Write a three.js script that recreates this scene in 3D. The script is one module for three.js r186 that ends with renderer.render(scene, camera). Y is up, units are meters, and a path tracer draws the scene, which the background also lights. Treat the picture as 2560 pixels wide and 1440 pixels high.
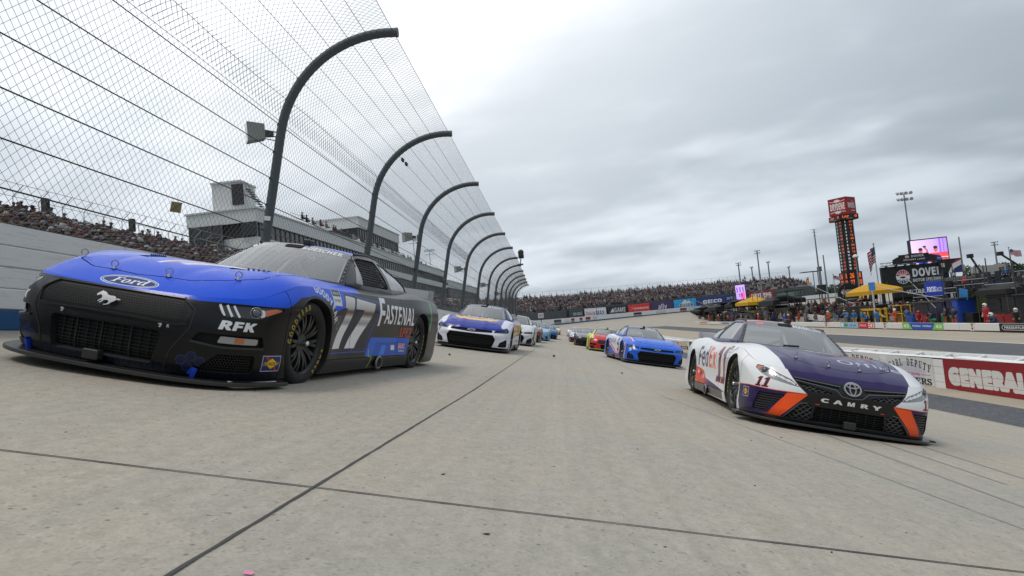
import * as THREE from 'three';
import { mergeGeometries, mergeVertices } from 'three/addons/utils/BufferGeometryUtils.js';
import { RoundedBoxGeometry } from 'three/addons/geometries/RoundedBoxGeometry.js';
import { MarchingCubes } from 'three/addons/objects/MarchingCubes.js';

// ---------------------------------------------------------------- camera, sky, sun, exposure
const V = (x, y, z) => new THREE.Vector3(x, y, z), DEG = Math.PI / 180, { clamp, lerp, smoothstep } = THREE.MathUtils;
const scene = new THREE.Scene();
const FOCAL = 1600;                                                   // in pixels of a picture 2560 wide
const camera = new THREE.PerspectiveCamera(2 * Math.atan(720 / FOCAL) / DEG, 16 / 9, 0.1, 3000);
const EYE = V(0, 2.7, 0), camAxes = (() => {
  const yaw = 3.93 * DEG, pitch = 3.31 * DEG, roll = 5.4 * DEG;
  const f = V(-Math.sin(yaw) * Math.cos(pitch), Math.sin(pitch), -Math.cos(yaw) * Math.cos(pitch)), r0 = V(Math.cos(yaw), 0, -Math.sin(yaw)), u0 = r0.clone().cross(f);
  const r = r0.clone().multiplyScalar(Math.cos(roll)).addScaledVector(u0, -Math.sin(roll)), u = u0.multiplyScalar(Math.cos(roll)).addScaledVector(r0, Math.sin(roll));
  return { r, u, f };
})();
camera.position.copy(EYE);
camera.quaternion.setFromRotationMatrix(new THREE.Matrix4().makeBasis(camAxes.r, camAxes.u, camAxes.f.clone().negate()));
const renderer = new THREE.WebGLRenderer({ antialias: true });
renderer.setSize(1024, 576);
renderer.toneMapping = THREE.LinearToneMapping;
renderer.toneMappingExposure = 1.28;
renderer.shadowMap.enabled = true;

// seeded noise
const hash = (x, y, s = 0) => { let h = (x * 374761393 + y * 668265263 + s * 974634777) | 0; h = Math.imul(h ^ (h >>> 13), 1274126177); h = Math.imul(h ^ (h >>> 15), 2246822519); return ((h ^ (h >>> 16)) >>> 0) / 4294967296; };
function vnoise(x, y, s = 0, px = 0, py = 0) {                         // value noise, optionally periodic
  let ix = Math.floor(x), iy = Math.floor(y); const fx = x - ix, fy = y - iy, u = fx * fx * (3 - 2 * fx), v = fy * fy * (3 - 2 * fy);
  let jx = ix + 1, jy = iy + 1;
  if (px) { ix = ((ix % px) + px) % px; jx = ((jx % px) + px) % px; }
  if (py) { iy = ((iy % py) + py) % py; jy = ((jy % py) + py) % py; }
  const a = hash(ix, iy, s), b = hash(jx, iy, s), c = hash(ix, jy, s), d = hash(jx, jy, s);
  return a + (b - a) * u + (c - a) * v + (a - b - c + d) * u * v;
}
const fbm = (x, y, s = 0, o = 5) => { let a = 0, k = 0.5, t = 0; for (let i = 0; i < o; i++) { a += k * vnoise(x, y, s + i * 17); t += k; x = x * 2.03 + 7.1; y = y * 2.03 + 3.7; k *= 0.5; } return a / t; };
let seed = 12345;
const rnd = (a = 1, b) => { seed = (seed + 0x6d2b79f5) | 0; let t = Math.imul(seed ^ (seed >>> 15), 1 | seed); t = (t + Math.imul(t ^ (t >>> 7), 61 | t)) ^ t; const r = ((t ^ (t >>> 14)) >>> 0) / 4294967296; return b === undefined ? r * a : a + r * (b - a); };
const pick = (a) => a[Math.floor(rnd() * a.length)];

// an overcast sky: two decks of cloud in flat streets, the sun hidden high above them
const SUN = V(-0.30, 0.88, 0.22).normalize();
const VEIL = V(-0.16, 0.58, -0.80).normalize();
(function sky() {
  const W = 2048, H = 1024, data = new Float32Array(W * H * 4);
  for (let j = 0; j < H; j++) {
    const el = ((j + 0.5) / H - 0.5) * Math.PI, y = Math.sin(el), c = Math.cos(el);
    for (let i = 0; i < W; i++) {
      const az = ((i + 0.5) / W - 0.5) * 2 * Math.PI, x = Math.cos(az) * c, z = Math.sin(az) * c, o = (j * W + i) * 4;
      let r, g, b;
      if (y <= 0) { r = g = b = 0.42; }
      else {
        const k = 1 / (y + 0.14), px = x * k, pz = z * k;
        const w = fbm(px * 0.7 + 3, pz * 0.7, 5, 3) * 1.4;                       // warp
        const big = fbm(px * 0.42 + pz * 0.15 + w + 4.3, pz * 0.80 - px * 0.36 + w * 0.7 - 1.2, 11, 4);    // broad decks
        const mid = fbm(px * 1.5 + w * 1.5, pz * 2.1 - px * 0.8, 23, 5), fine = fbm(px * 4.2 + w, pz * 6.5 - px, 37, 5);
        const toVeil = clamp(x * VEIL.x + y * VEIL.y + z * VEIL.z, -1, 1), glow = Math.exp(-((Math.acos(toVeil) / 0.66) ** 2));      // where the deck is thinnest
        const low = Math.exp(-y / 0.22), tone = big * 0.60 + mid * 0.25 + fine * 0.15, c = smoothstep(tone, 0.34, 0.64);
        const l = 0.40 + 0.14 * smoothstep(y, 0.1, 0.9) + 0.50 * glow - 0.06 * low + (0.5 - c) * (0.21 + 0.14 * glow);
        const blue = clamp(0.14 - 0.115 * glow + (c - 0.5) * 0.05 + 0.04 * low, 0.01, 0.2);
        r = l * (1 - 1.05 * blue); g = l * (1 - 0.22 * blue); b = l * (1 + 0.62 * blue);
        const haze = Math.exp(-y / 0.06) * 0.5; r = lerp(r, 0.43, haze); g = lerp(g, 0.46, haze); b = lerp(b, 0.495, haze);
      }
      data[o] = r; data[o + 1] = g; data[o + 2] = b; data[o + 3] = 1;
    }
  }
  const t = new THREE.DataTexture(data, W, H, THREE.RGBAFormat, THREE.FloatType);
  t.mapping = THREE.EquirectangularReflectionMapping; t.magFilter = t.minFilter = THREE.LinearFilter; t.needsUpdate = true;
  scene.background = t; scene.environment = t;
})();
const sun = new THREE.DirectionalLight(0xfff4e6, 1.05);
sun.position.copy(SUN).multiplyScalar(120); sun.castShadow = true; sun.shadow.radius = 28;
Object.assign(sun.shadow.camera, { left: -90, right: 90, top: 90, bottom: -90, near: 1, far: 400 }); sun.shadow.mapSize.set(2048, 2048);
scene.add(sun, sun.target);

// ---------------------------------------------------------------- helpers
const used = new Map();
function numbered(name) { const n = used.get(name) ?? 0; used.set(name, n + 1); return n ? name + '_' + String(n).padStart(3, '0') : name; }
function tag(o, label, category, group, kind) { if (label) o.userData.label = label; if (category) o.userData.category = category; if (group) o.userData.group = group; if (kind) o.userData.kind = kind; return o; }
function mesh(name, geo, mat, parent, label) {
  const g = Array.isArray(geo) ? merge(geo) : geo, m = new THREE.Mesh(g, mat);
  m.name = parent ? name : numbered(name); m.castShadow = m.receiveShadow = true; (parent ?? scene).add(m); if (label) m.userData.label = label; return m;
}
function thing(name, label, category, group, pos) { const o = new THREE.Group(); o.name = numbered(name); scene.add(o); if (pos) o.position.copy(pos); return tag(o, label, category, group); }
function struct(name, geo, mat) { const m = mesh(name, geo, mat); m.userData.kind = 'structure'; return m; }
function copy(src, label, pos, quat) { const c = src.clone(); c.name = numbered(src.name.replace(/_\d{3}$/, '')); c.userData = { ...src.userData }; if (label) c.userData.label = label; if (pos) c.position.copy(pos); if (quat) c.quaternion.copy(quat); scene.add(c); return c; }
function merge(list) {
  const keep = list.filter((g) => g && g.attributes.position.count).map((g) => { const n = g.index ? g.toNonIndexed() : g.clone(); for (const k of Object.keys(n.attributes)) if (!['position', 'normal', 'uv'].includes(k)) n.deleteAttribute(k); if (!n.attributes.uv) n.setAttribute('uv', new THREE.BufferAttribute(new Float32Array(n.attributes.position.count * 2), 2)); return n; });
  return mergeGeometries(keep);
}
const X = (g, ...ops) => { for (const [k, ...a] of ops) g[k](...a); return g; };
const box = (w, h, d, x = 0, y = 0, z = 0, r = 0) => (r ? new RoundedBoxGeometry(w, h, d, 2, r) : new THREE.BoxGeometry(w, h, d)).translate(x, y, z);
const cyl = (r0, r1, h, x = 0, y = 0, z = 0, n = 14) => new THREE.CylinderGeometry(r1, r0, h, n).translate(x, y + h / 2, z);
const UPY = V(0, 1, 0);
function bar(a, b, r, n = 6, r2 = r) { const d = b.clone().sub(a), g = new THREE.CylinderGeometry(r2, r, d.length(), n); return g.applyQuaternion(new THREE.Quaternion().setFromUnitVectors(UPY, d.clone().normalize())).translate((a.x + b.x) / 2, (a.y + b.y) / 2, (a.z + b.z) / 2); }
function tube(pts, r, n = 8, seg) { return new THREE.TubeGeometry(new THREE.CatmullRomCurve3(pts), seg ?? pts.length * 4, r, n, false); }
function rawGeo(pos, uv, idx) { const g = new THREE.BufferGeometry(); g.setAttribute('position', new THREE.Float32BufferAttribute(pos, 3)); if (uv) g.setAttribute('uv', new THREE.Float32BufferAttribute(uv, 2)); if (idx) g.setIndex(idx); g.computeVertexNormals(); return g; }
function sheet(nu, nv, f) {                                            // a surface f(u, v) -> [Vector3, uvx, uvy]
  const pos = [], uv = [], idx = [];
  for (let j = 0; j <= nv; j++) for (let i = 0; i <= nu; i++) { const [p, a, b] = f(i / nu, j / nv); pos.push(p.x, p.y, p.z); uv.push(a, b); }
  for (let j = 0; j < nv; j++) for (let i = 0; i < nu; i++) { const k = j * (nu + 1) + i; idx.push(k, k + 1, k + nu + 2, k, k + nu + 2, k + nu + 1); }
  return rawGeo(pos, uv, idx);
}
const lin = (c) => (Array.isArray(c) ? new THREE.Color().setRGB(...c) : new THREE.Color(c));
const mats = new Map();
function M(c, rough = 0.6, metal = 0, extra) { const k = JSON.stringify([c, rough, metal, extra]); if (!mats.has(k)) mats.set(k, new THREE.MeshPhysicalMaterial({ color: lin(c), roughness: rough, metalness: metal, ...extra })); return mats.get(k); }
function canvas(w, h, draw, opt = {}) { const c = document.createElement('canvas'); c.width = w; c.height = h; const x = c.getContext('2d'); draw(x, w, h); const t = new THREE.CanvasTexture(c); t.colorSpace = THREE.SRGBColorSpace; t.anisotropy = 8; if (opt.repeat) t.wrapS = t.wrapT = THREE.RepeatWrapping; return t; }
function fit(x, str, cx, cy, w, h, color, o = {}) {                    // text fitted to a width and a cap height
  x.save(); x.translate(cx, cy); if (o.rot) x.rotate(o.rot); if (o.flipY) x.scale(1, -1); if (o.skew) x.transform(1, 0, o.skew, 1, 0, 0);
  x.font = (o.style ?? 'bold') + ' 100px ' + (o.font ?? 'sans-serif'); x.textAlign = 'center'; x.textBaseline = 'alphabetic';
  const m = x.measureText(str).width || 1; x.scale(w / m, h / (o.lower ? 74 : 72)); x.lineJoin = 'round';
  if (o.stroke) { x.strokeStyle = o.stroke; x.lineWidth = (o.lw ?? 10); x.strokeText(str, 0, 36); }
  x.fillStyle = color; x.fillText(str, 0, 36); if (o.fat) { x.strokeStyle = color; x.lineWidth = o.fat; x.strokeText(str, 0, 36); }
  x.restore();
}
function poly(x, pts, color) { x.beginPath(); pts.forEach(([a, b], i) => (i ? x.lineTo(a, b) : x.moveTo(a, b))); x.closePath(); x.fillStyle = color; x.fill(); }
// picture geometry: the ray through a pixel of the 2560-wide photograph, and where it meets planes of the place
const ray = (px, py) => camAxes.f.clone().multiplyScalar(FOCAL).addScaledVector(camAxes.r, px - 1280).addScaledVector(camAxes.u, 720 - py).divideScalar(FOCAL);
const at = (px, py, dist) => { const d = ray(px, py); return EYE.clone().addScaledVector(d, dist / -d.z); };   // dist: metres down the straight
const atX = (px, py, x) => { const d = ray(px, py); return EYE.clone().addScaledVector(d, x / d.x); };
const horizon = (px) => { const a = camAxes; return 720 + FOCAL * ((a.f.y + a.r.y * (px - 1280) / FOCAL) / a.u.y); };
// ---------------------------------------------------------------- the banked straight and the turn
const BANK = 12.2 * DEG, GRADE = 1.1 * DEG;
const T = V(Math.cos(BANK), -Math.sin(BANK), 0), N = (() => { const L = V(0, -Math.sin(GRADE), -Math.cos(GRADE)); return T.clone().cross(L).normalize().multiplyScalar(1); })();
if (N.y < 0) N.negate();
const L = N.clone().cross(T).normalize(); if (L.z > 0) L.negate();       // down the straight, away from the camera
const O = EYE.clone().addScaledVector(N, -0.70);
const tp = (lat, up, d) => O.clone().addScaledVector(T, lat).addScaledVector(N, up).addScaledVector(L, d);
const trackQuat = new THREE.Quaternion().setFromRotationMatrix(new THREE.Matrix4().makeBasis(T, N, L.clone().negate()));
const LO = -6.0, LI = 8.5, STR = 92, RAD = 80;
// the edge lines of the track by length s along the outer wall: straight plane, levelling out, then the turn to the right
function edge(s, lat) {                                               // lat from LO to LI (and beyond)
  const k = (lat - LO) / (LI - LO);
  if (s <= 42) return tp(lat, 0, s);
  const a = tp(LO, 0, 42), b = tp(LI, 0, 42), e = Math.min(s - 42, 60), drop = e < 50 ? -Math.tan(GRADE) * (e - e * e / 100) : -Math.tan(GRADE) * 25;
  const yo = a.y + drop, yi = b.y + drop * 0.6 - 0.4 * smoothstep(s, 60, 130), y = lerp(yo, yi, k) - 0.10 * smoothstep(s, 80, 130) * (1 - k);
  const w = (b.x - a.x) * k;
  if (s <= STR) return V(a.x + w, y, a.z - (s - 42) * Math.cos(GRADE));
  const th = (s - STR) / RAD, z0 = a.z - (STR - 42) * Math.cos(GRADE), r = RAD - w;
  return V(a.x + RAD - r * Math.cos(th), y, z0 - r * Math.sin(th));
}
const frame = (s) => { const p = edge(s, LO), q = edge(s + 0.2, LO), f = q.clone().sub(p).setY(0).normalize(), n = s <= 42 ? N.clone() : N.clone().lerp(UPY, smoothstep(s, 42, 110)).normalize(), side = f.clone().cross(n).normalize(); return { p, f, n, side }; };
const fq = (s, lat, up) => { const f = frame(s); return f.p.clone().addScaledVector(f.side, lat).addScaledVector(f.n, up); };   // lat from the outer wall towards the infield
const END = STR + RAD * 1.74;

// concrete: brushed along the driving direction, aggregate, stains and rubber
function concreteMap(n, base, opt) {
  const data = new Uint8Array(n * n * 4), bump = new Uint8Array(n * n * 4);
  for (let j = 0; j < n; j++) for (let i = 0; i < n; i++) {
    const u = i / n, v = j / n, big = vnoise(u * 5, v * 4, 1, 5, 4) * 0.5 + vnoise(u * 13, v * 9, 2, 13, 9) * 0.3 + vnoise(u * 40, v * 31, 3, 40, 31) * 0.2;
    const streak = vnoise(u * 150, v * 3, 4, 150, 3) * 0.6 + vnoise(u * 420, v * 7, 5, 420, 7) * 0.4, grain = hash(i, j, 6), g2 = vnoise(i / 2.6, j / 2.6, 7), g3 = vnoise(i / 7, j / 9, 9);
    let k = 1 + (big - 0.5) * opt.big + (streak - 0.5) * opt.streak + (grain - 0.5) * opt.grain + (g2 - 0.5) * opt.grain + (g3 - 0.5) * opt.grain * 0.8;
    if (g2 > 0.86) k *= 0.86; if (hash(i >> 1, j >> 1, 8) > 0.9975) k *= 0.72;
    const warm = (big - 0.5) * 0.05, o = (j * n + i) * 4;
    data[o] = clamp(base[0] * k * (1 + warm), 0, 1) * 255; data[o + 1] = clamp(base[1] * k, 0, 1) * 255; data[o + 2] = clamp(base[2] * k * (1 - warm), 0, 1) * 255; data[o + 3] = 255;
    bump[o] = bump[o + 1] = bump[o + 2] = clamp(128 + (g2 - 0.5) * 120 + (grain - 0.5) * 60 + (streak - 0.5) * 60, 0, 255); bump[o + 3] = 255;
  }
  const mk = (d, s) => { const t = new THREE.DataTexture(d, n, n, THREE.RGBAFormat); t.wrapS = t.wrapT = THREE.RepeatWrapping; t.magFilter = THREE.LinearFilter; if (s) t.colorSpace = THREE.SRGBColorSpace; t.needsUpdate = true; return t; };
  return [mk(data, true), mk(bump, false)];
}
const [trackMap, trackBump] = concreteMap(1400, [0.648, 0.621, 0.574], { big: 0.06, streak: 0.06, grain: 0.085 });
const [tarMap, tarBump] = concreteMap(512, [0.325, 0.335, 0.35], { big: 0.14, streak: 0.05, grain: 0.30 });
const trackMat = new THREE.MeshStandardMaterial({ map: trackMap, bumpMap: trackBump, bumpScale: 0.004, roughness: 0.82 });
const tarMat = new THREE.MeshStandardMaterial({ map: tarMap, bumpMap: tarBump, bumpScale: 0.008, roughness: 0.9 });
const pitMat = new THREE.MeshStandardMaterial({ map: trackMap.clone(), color: lin([0.98, 0.93, 0.86]), roughness: 0.9 });
const sAt = (v) => (v < 0.5 ? lerp(-14, 42, v * 2) : lerp(42, END, v * 2 - 1));
const TRACK = struct('track', sheet(10, 160, (u, v) => { const s = sAt(v), lat = lerp(LO - 0.25, LI, u); return [edge(s, lat), lat / 8, s / 8]; }), trackMat);
struct('apron', sheet(4, 120, (u, v) => { const s = sAt(v), p = edge(s, LI + u * 2.4); const q = edge(s, LI); p.y = q.y + 0.002 - u * 0.03; return [p, u * 2.2 / 3, s / 3]; }), pitMat);
// pit road and infield as one sheet that dips to meet the apron, out past the horizon
const PITY = -0.98, PITK = 1.36;
const groundY = (x, z) => { const d = -z, e = tp(LI, 0, clamp(d, -14, 60)).y - 0.035; return x < 12.5 ? lerp(e, -0.02, smoothstep(x, 11, 12.5)) : lerp(-0.02, PITY, clamp((x - 12.5) / 17.7, 0, 1)); };
struct('pit_road', sheet(24, 60, (u, v) => { const z = lerp(14, -280, v), x0 = 10.3, x = x0 + u * 26; return [V(x, groundY(x, z), z), x / 11, -z / 11]; }), pitMat);
struct('infield', sheet(2, 2, (u, v) => [V(lerp(-700, 900, u), -2.6, lerp(60, -1600, v)), u * 200, v * 200]), M([0.10, 0.13, 0.06], 0.95));
struct('infield_pavement', sheet(24, 2, (u, v) => { const x = lerp(36.2, 160, u); return [V(x, lerp(PITY - 0.01, -0.02, smoothstep(x, 36.5, 43)), lerp(20, -280, v)), u * 20, v * 20]; }), M([0.16, 0.155, 0.15], 0.95));
// asphalt strip at the foot of the banking, and the one behind the inner wall
const ribbon = (s0, s1, n, l0, l1, up, mat, name, parent) => { const g = sheet(1, n, (u, v) => { const s = lerp(s0, s1, v), p = edge(s, lerp(l0, l1, u)); p.y = (lerp(l0, l1, u) > LI ? edge(s, LI).y - 0.004 : p.y) + up; return [p, u * (l1 - l0) / 3, s / 3]; }); return parent ? mesh(name, g, mat, parent) : struct(name, g, mat); };
ribbon(-14, 100, 60, LI + 0.02, LI + 1.38, 0.006, tarMat, 'asphalt_strip');
struct('asphalt_strip', sheet(2, 60, (u, v) => { const z = lerp(14, -270, v), x = lerp(11.55, 22.3, u); return [V(x, groundY(x, z) + 0.005, z), x / 3, -z / 3]; }), tarMat);
const white = M([0.74, 0.74, 0.72], 0.6);
const linePaint = (name, x0, x1, z0, z1, mat, y = 0.006, skew = 0) => struct(name, sheet(1, 20, (u, v) => { const z = lerp(z0, z1, v), x = lerp(x0, x1, u) + skew * (v); return [V(x, groundY(x, z) + y, z), u, v]; }), mat);
linePaint('pit_lane_line', 22.5, 22.68, 10, -270, white);
linePaint('pit_lane_line', 22.8, 22.95, -42, -44.5, white, 0.006, 4.5);
for (const [z, w] of [[-24, 1.9], [-38, 3.4], [-52, 3.0]]) linePaint('pit_box_mark', 26, 26.2, z, z - w, M([0.75, 0.22, 0.10], 0.7));
// seams of the concrete: bitumen filled joints, wandering a little, children of the track
const seamMat = M([0.045, 0.043, 0.04], 0.7);
function seam(a, b, w, n = 60, sd = 1) {
  const g = sheet(1, n, (u, v) => { const lat = lerp(a[0], b[0], v) + (vnoise(v * n * 0.6, 1, sd) - 0.5) * 0.003, s = lerp(a[1], b[1], v) + (vnoise(v * n * 0.5, 9, sd) - 0.5) * 0.004, along = Math.abs(b[1] - a[1]) > Math.abs(b[0] - a[0]); const ww = w * (0.7 + 0.6 * vnoise(v * n * 1.7, 4, sd)) * (u - 0.5);
    const p = edge(s + (along ? 0 : ww), lat + (along ? ww : 0)); return [p.addScaledVector(N, 0.004), u, v]; });
  return mesh('joint', g, seamMat, TRACK);
}
function toTrack(px, py) { const d = ray(px, py), t = O.clone().sub(EYE).dot(N) / d.dot(N), p = EYE.clone().addScaledVector(d, t).sub(O); return [p.dot(T), p.dot(L)]; }
{
  const a = toTrack(405, 1440), b = toTrack(1180, 978), l = (a[0] + b[0]) / 2; seam([a[0] , a[1] - 1], [b[0], b[1]], 0.012, 90, 2); seam(b, [b[0] + 0.1, 60], 0.012, 90, 3);
  const c = toTrack(0, 1126), e = toTrack(2560, 1432), k = (e[1] - c[1]) / (e[0] - c[0]); seam([LO, c[1] + k * (LO - c[0])], [LI, c[1] + k * (LI - c[0])], 0.011, 90, 4);
  for (const d of [6.1, 12.2, 18.3, 24.4]) seam([LO, c[1] + k * (LO - c[0]) + d], [LI, c[1] + k * (LI - c[0]) + d], 0.005, 60, 5 + d);
  const r0 = toTrack(1640, 985), r1 = toTrack(2560, 1325); seam(r0, r1, 0.006, 60, 31);
}
// tyre marks along the groove
{
  const marks = []; for (let i = 0; i < 11; i++) { const lat = rnd(1.6, 7.8), s = rnd(2.5, 40), len = rnd(3, 14), w = rnd(0.02, 0.07), sl = rnd(-0.3, 0.3); marks.push(sheet(1, 12, (u, v) => [edge(s + len * v, lat + sl * v + w * (u - 0.5) * (1 - Math.abs(v - 0.5))).addScaledVector(N, 0.0025), u, v])); }
  const m = mesh('tyre_mark', merge(marks), M([0.29, 0.272, 0.245], 0.75), TRACK); m.userData.kind = 'stuff';
}
// crumbs of rubber and a scrap of pink paper
{
  const g = []; for (let i = 0; i < 260; i++) { const d = Math.pow(rnd(), 1.5) * 26 + 1.6, lat = rnd(LO + 0.3, LI + 1); const p = edge(d, lat), r = rnd(0.002, 0.006); g.push(new THREE.IcosahedronGeometry(r, 0).scale(1, 0.6, rnd(1, 2.6)).rotateY(rnd(6)).translate(p.x, p.y + r * 0.4, p.z)); }
  for (const [px, py, r] of [[1124, 888, 0.03], [1385, 892, 0.05], [1555, 934, 0.025]]) { const [a, b] = toTrack(px, py), p = edge(b, a); g.push(new THREE.IcosahedronGeometry(r, 1).scale(0.8, 0.7, 1.1).translate(p.x, p.y + r * 0.5, p.z)); }
  tag(mesh('rubber_crumbs', merge(g), M([0.05, 0.05, 0.05], 0.9)), 'small black crumbs of tyre rubber scattered over the concrete track', 'debris', null, 'stuff');
  const [a, b] = toTrack(622, 1437); const p = edge(b, a); tag(mesh('paper_scrap', X(new THREE.PlaneGeometry(0.024, 0.016, 4, 2), ['rotateX', -1.4]).applyQuaternion(trackQuat).translate(p.x, p.y + 0.006, p.z), M([0.75, 0.25, 0.42], 0.8, 0, { side: THREE.DoubleSide })), 'small pink paper scrap on the concrete in front of the camera', 'paper');
}

// ---------------------------------------------------------------- outer wall: five steel tubes, foam behind, blue foot
{
  const wall = thing('outer_wall', 'grey white outer barrier of stacked steel tubes with a blue bottom tube beside the track', 'wall');
  const grey = new THREE.MeshStandardMaterial({ color: lin([0.80, 0.80, 0.79]), roughness: 0.7, map: canvas(512, 128, (x, w, h) => { x.fillStyle = '#fff'; x.fillRect(0, 0, w, h); for (let i = 0; i < 260; i++) { x.fillStyle = `rgba(${60 + rnd(60)},${58 + rnd(50)},${55 + rnd(50)},${rnd(0.01, 0.09)})`; x.fillRect(rnd(w), rnd(h), rnd(3, 60), rnd(0.6, 2.4)); } for (let i = 0; i < 14; i++) { x.fillStyle = `rgba(70,65,60,${rnd(0.01, 0.04)})`; x.beginPath(); x.ellipse(rnd(w), rnd(h), rnd(4, 40), rnd(2, 14), 0, 0, 7); x.fill(); } }, { repeat: true }) });
  const blue = M([0.012, 0.085, 0.23], 0.6);
  for (let k = 0; k < 5; k++) {
    const y0 = k * 0.232, y1 = y0 + 0.228, mat = k === 0 ? blue : grey;
    for (const [s0, s1, n] of [[-14, 8.3, 8], [8.31, 26, 8], [26.02, 46, 8], [46.02, STR, 10], [STR, END, 60]]) {
      const prof = [[0, y0 + 0.012], [0.014, y0], [0.2, y0], [0.2, y1], [0.014, y1], [0, y1 - 0.012], [0, y0 + 0.012]];
      mesh('barrier_tube', sheet(prof.length - 1, n, (u, v) => { const [a, y] = prof[Math.round(u * (prof.length - 1))], s = lerp(s0, s1, v); return [fq(s, -a - 0.002 * ((k * 7) % 3), y), s / 3, y]; }).toNonIndexed(), mat, wall);
    }
  }
  for (const m of wall.children) m.geometry.computeVertexNormals();
  mesh('wall_core', sheet(3, 110, (u, v) => { const s = lerp(-14, END, v), q = [[-0.21, 0], [-0.21, 1.165], [-0.62, 1.165], [-0.62, -0.5]][Math.round(u * 3)]; return [fq(s, q[0], q[1]), s / 3, u]; }), M([0.6, 0.6, 0.6], 0.85), wall);
  mesh('wall_rail', sheet(1, 110, (u, v) => { const s = lerp(-14, END, v); return [fq(s, -0.001 - u * 0.2, 1.165), s, u]; }), M([0.8, 0.8, 0.8], 0.6), wall);
}
// ---------------------------------------------------------------- catch fence
const FENCE_BASE = -0.26, POST0 = 12.6, POSTD = 6.75;
const fenceProfile = (() => { const pts = []; for (const y of [1.16, 1.9, 2.7, 3.4, 4.15]) pts.push([FENCE_BASE + 0.12, y]); for (let k = 1; k <= 12; k++) { const a = k / 12 * 86 * DEG; pts.push([FENCE_BASE + 0.12 + 2.30 * (1 - Math.cos(a)), 4.15 + 2.30 * Math.sin(a)]); } return pts; })();
const profLen = [0]; for (let i = 1; i < fenceProfile.length; i++) profLen.push(profLen[i - 1] + Math.hypot(fenceProfile[i][0] - fenceProfile[i - 1][0], fenceProfile[i][1] - fenceProfile[i - 1][1]));
const FL = profLen[profLen.length - 1];
const prof = (t) => { let i = 1; while (i < profLen.length - 1 && profLen[i] < t) i++; const k = (t - profLen[i - 1]) / (profLen[i] - profLen[i - 1]); return [lerp(fenceProfile[i - 1][0], fenceProfile[i][0], k), lerp(fenceProfile[i - 1][1], fenceProfile[i][1], k)]; };
const fp = (s, t, off = 0) => { const [a, b] = prof(clamp(t, 0, FL)); return fq(s, a - 0.08 - off, b); };
const FENCE = thing('catch_fence', 'tall wire mesh catch fence with curved grey posts on top of the outer wall', 'fence');
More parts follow.
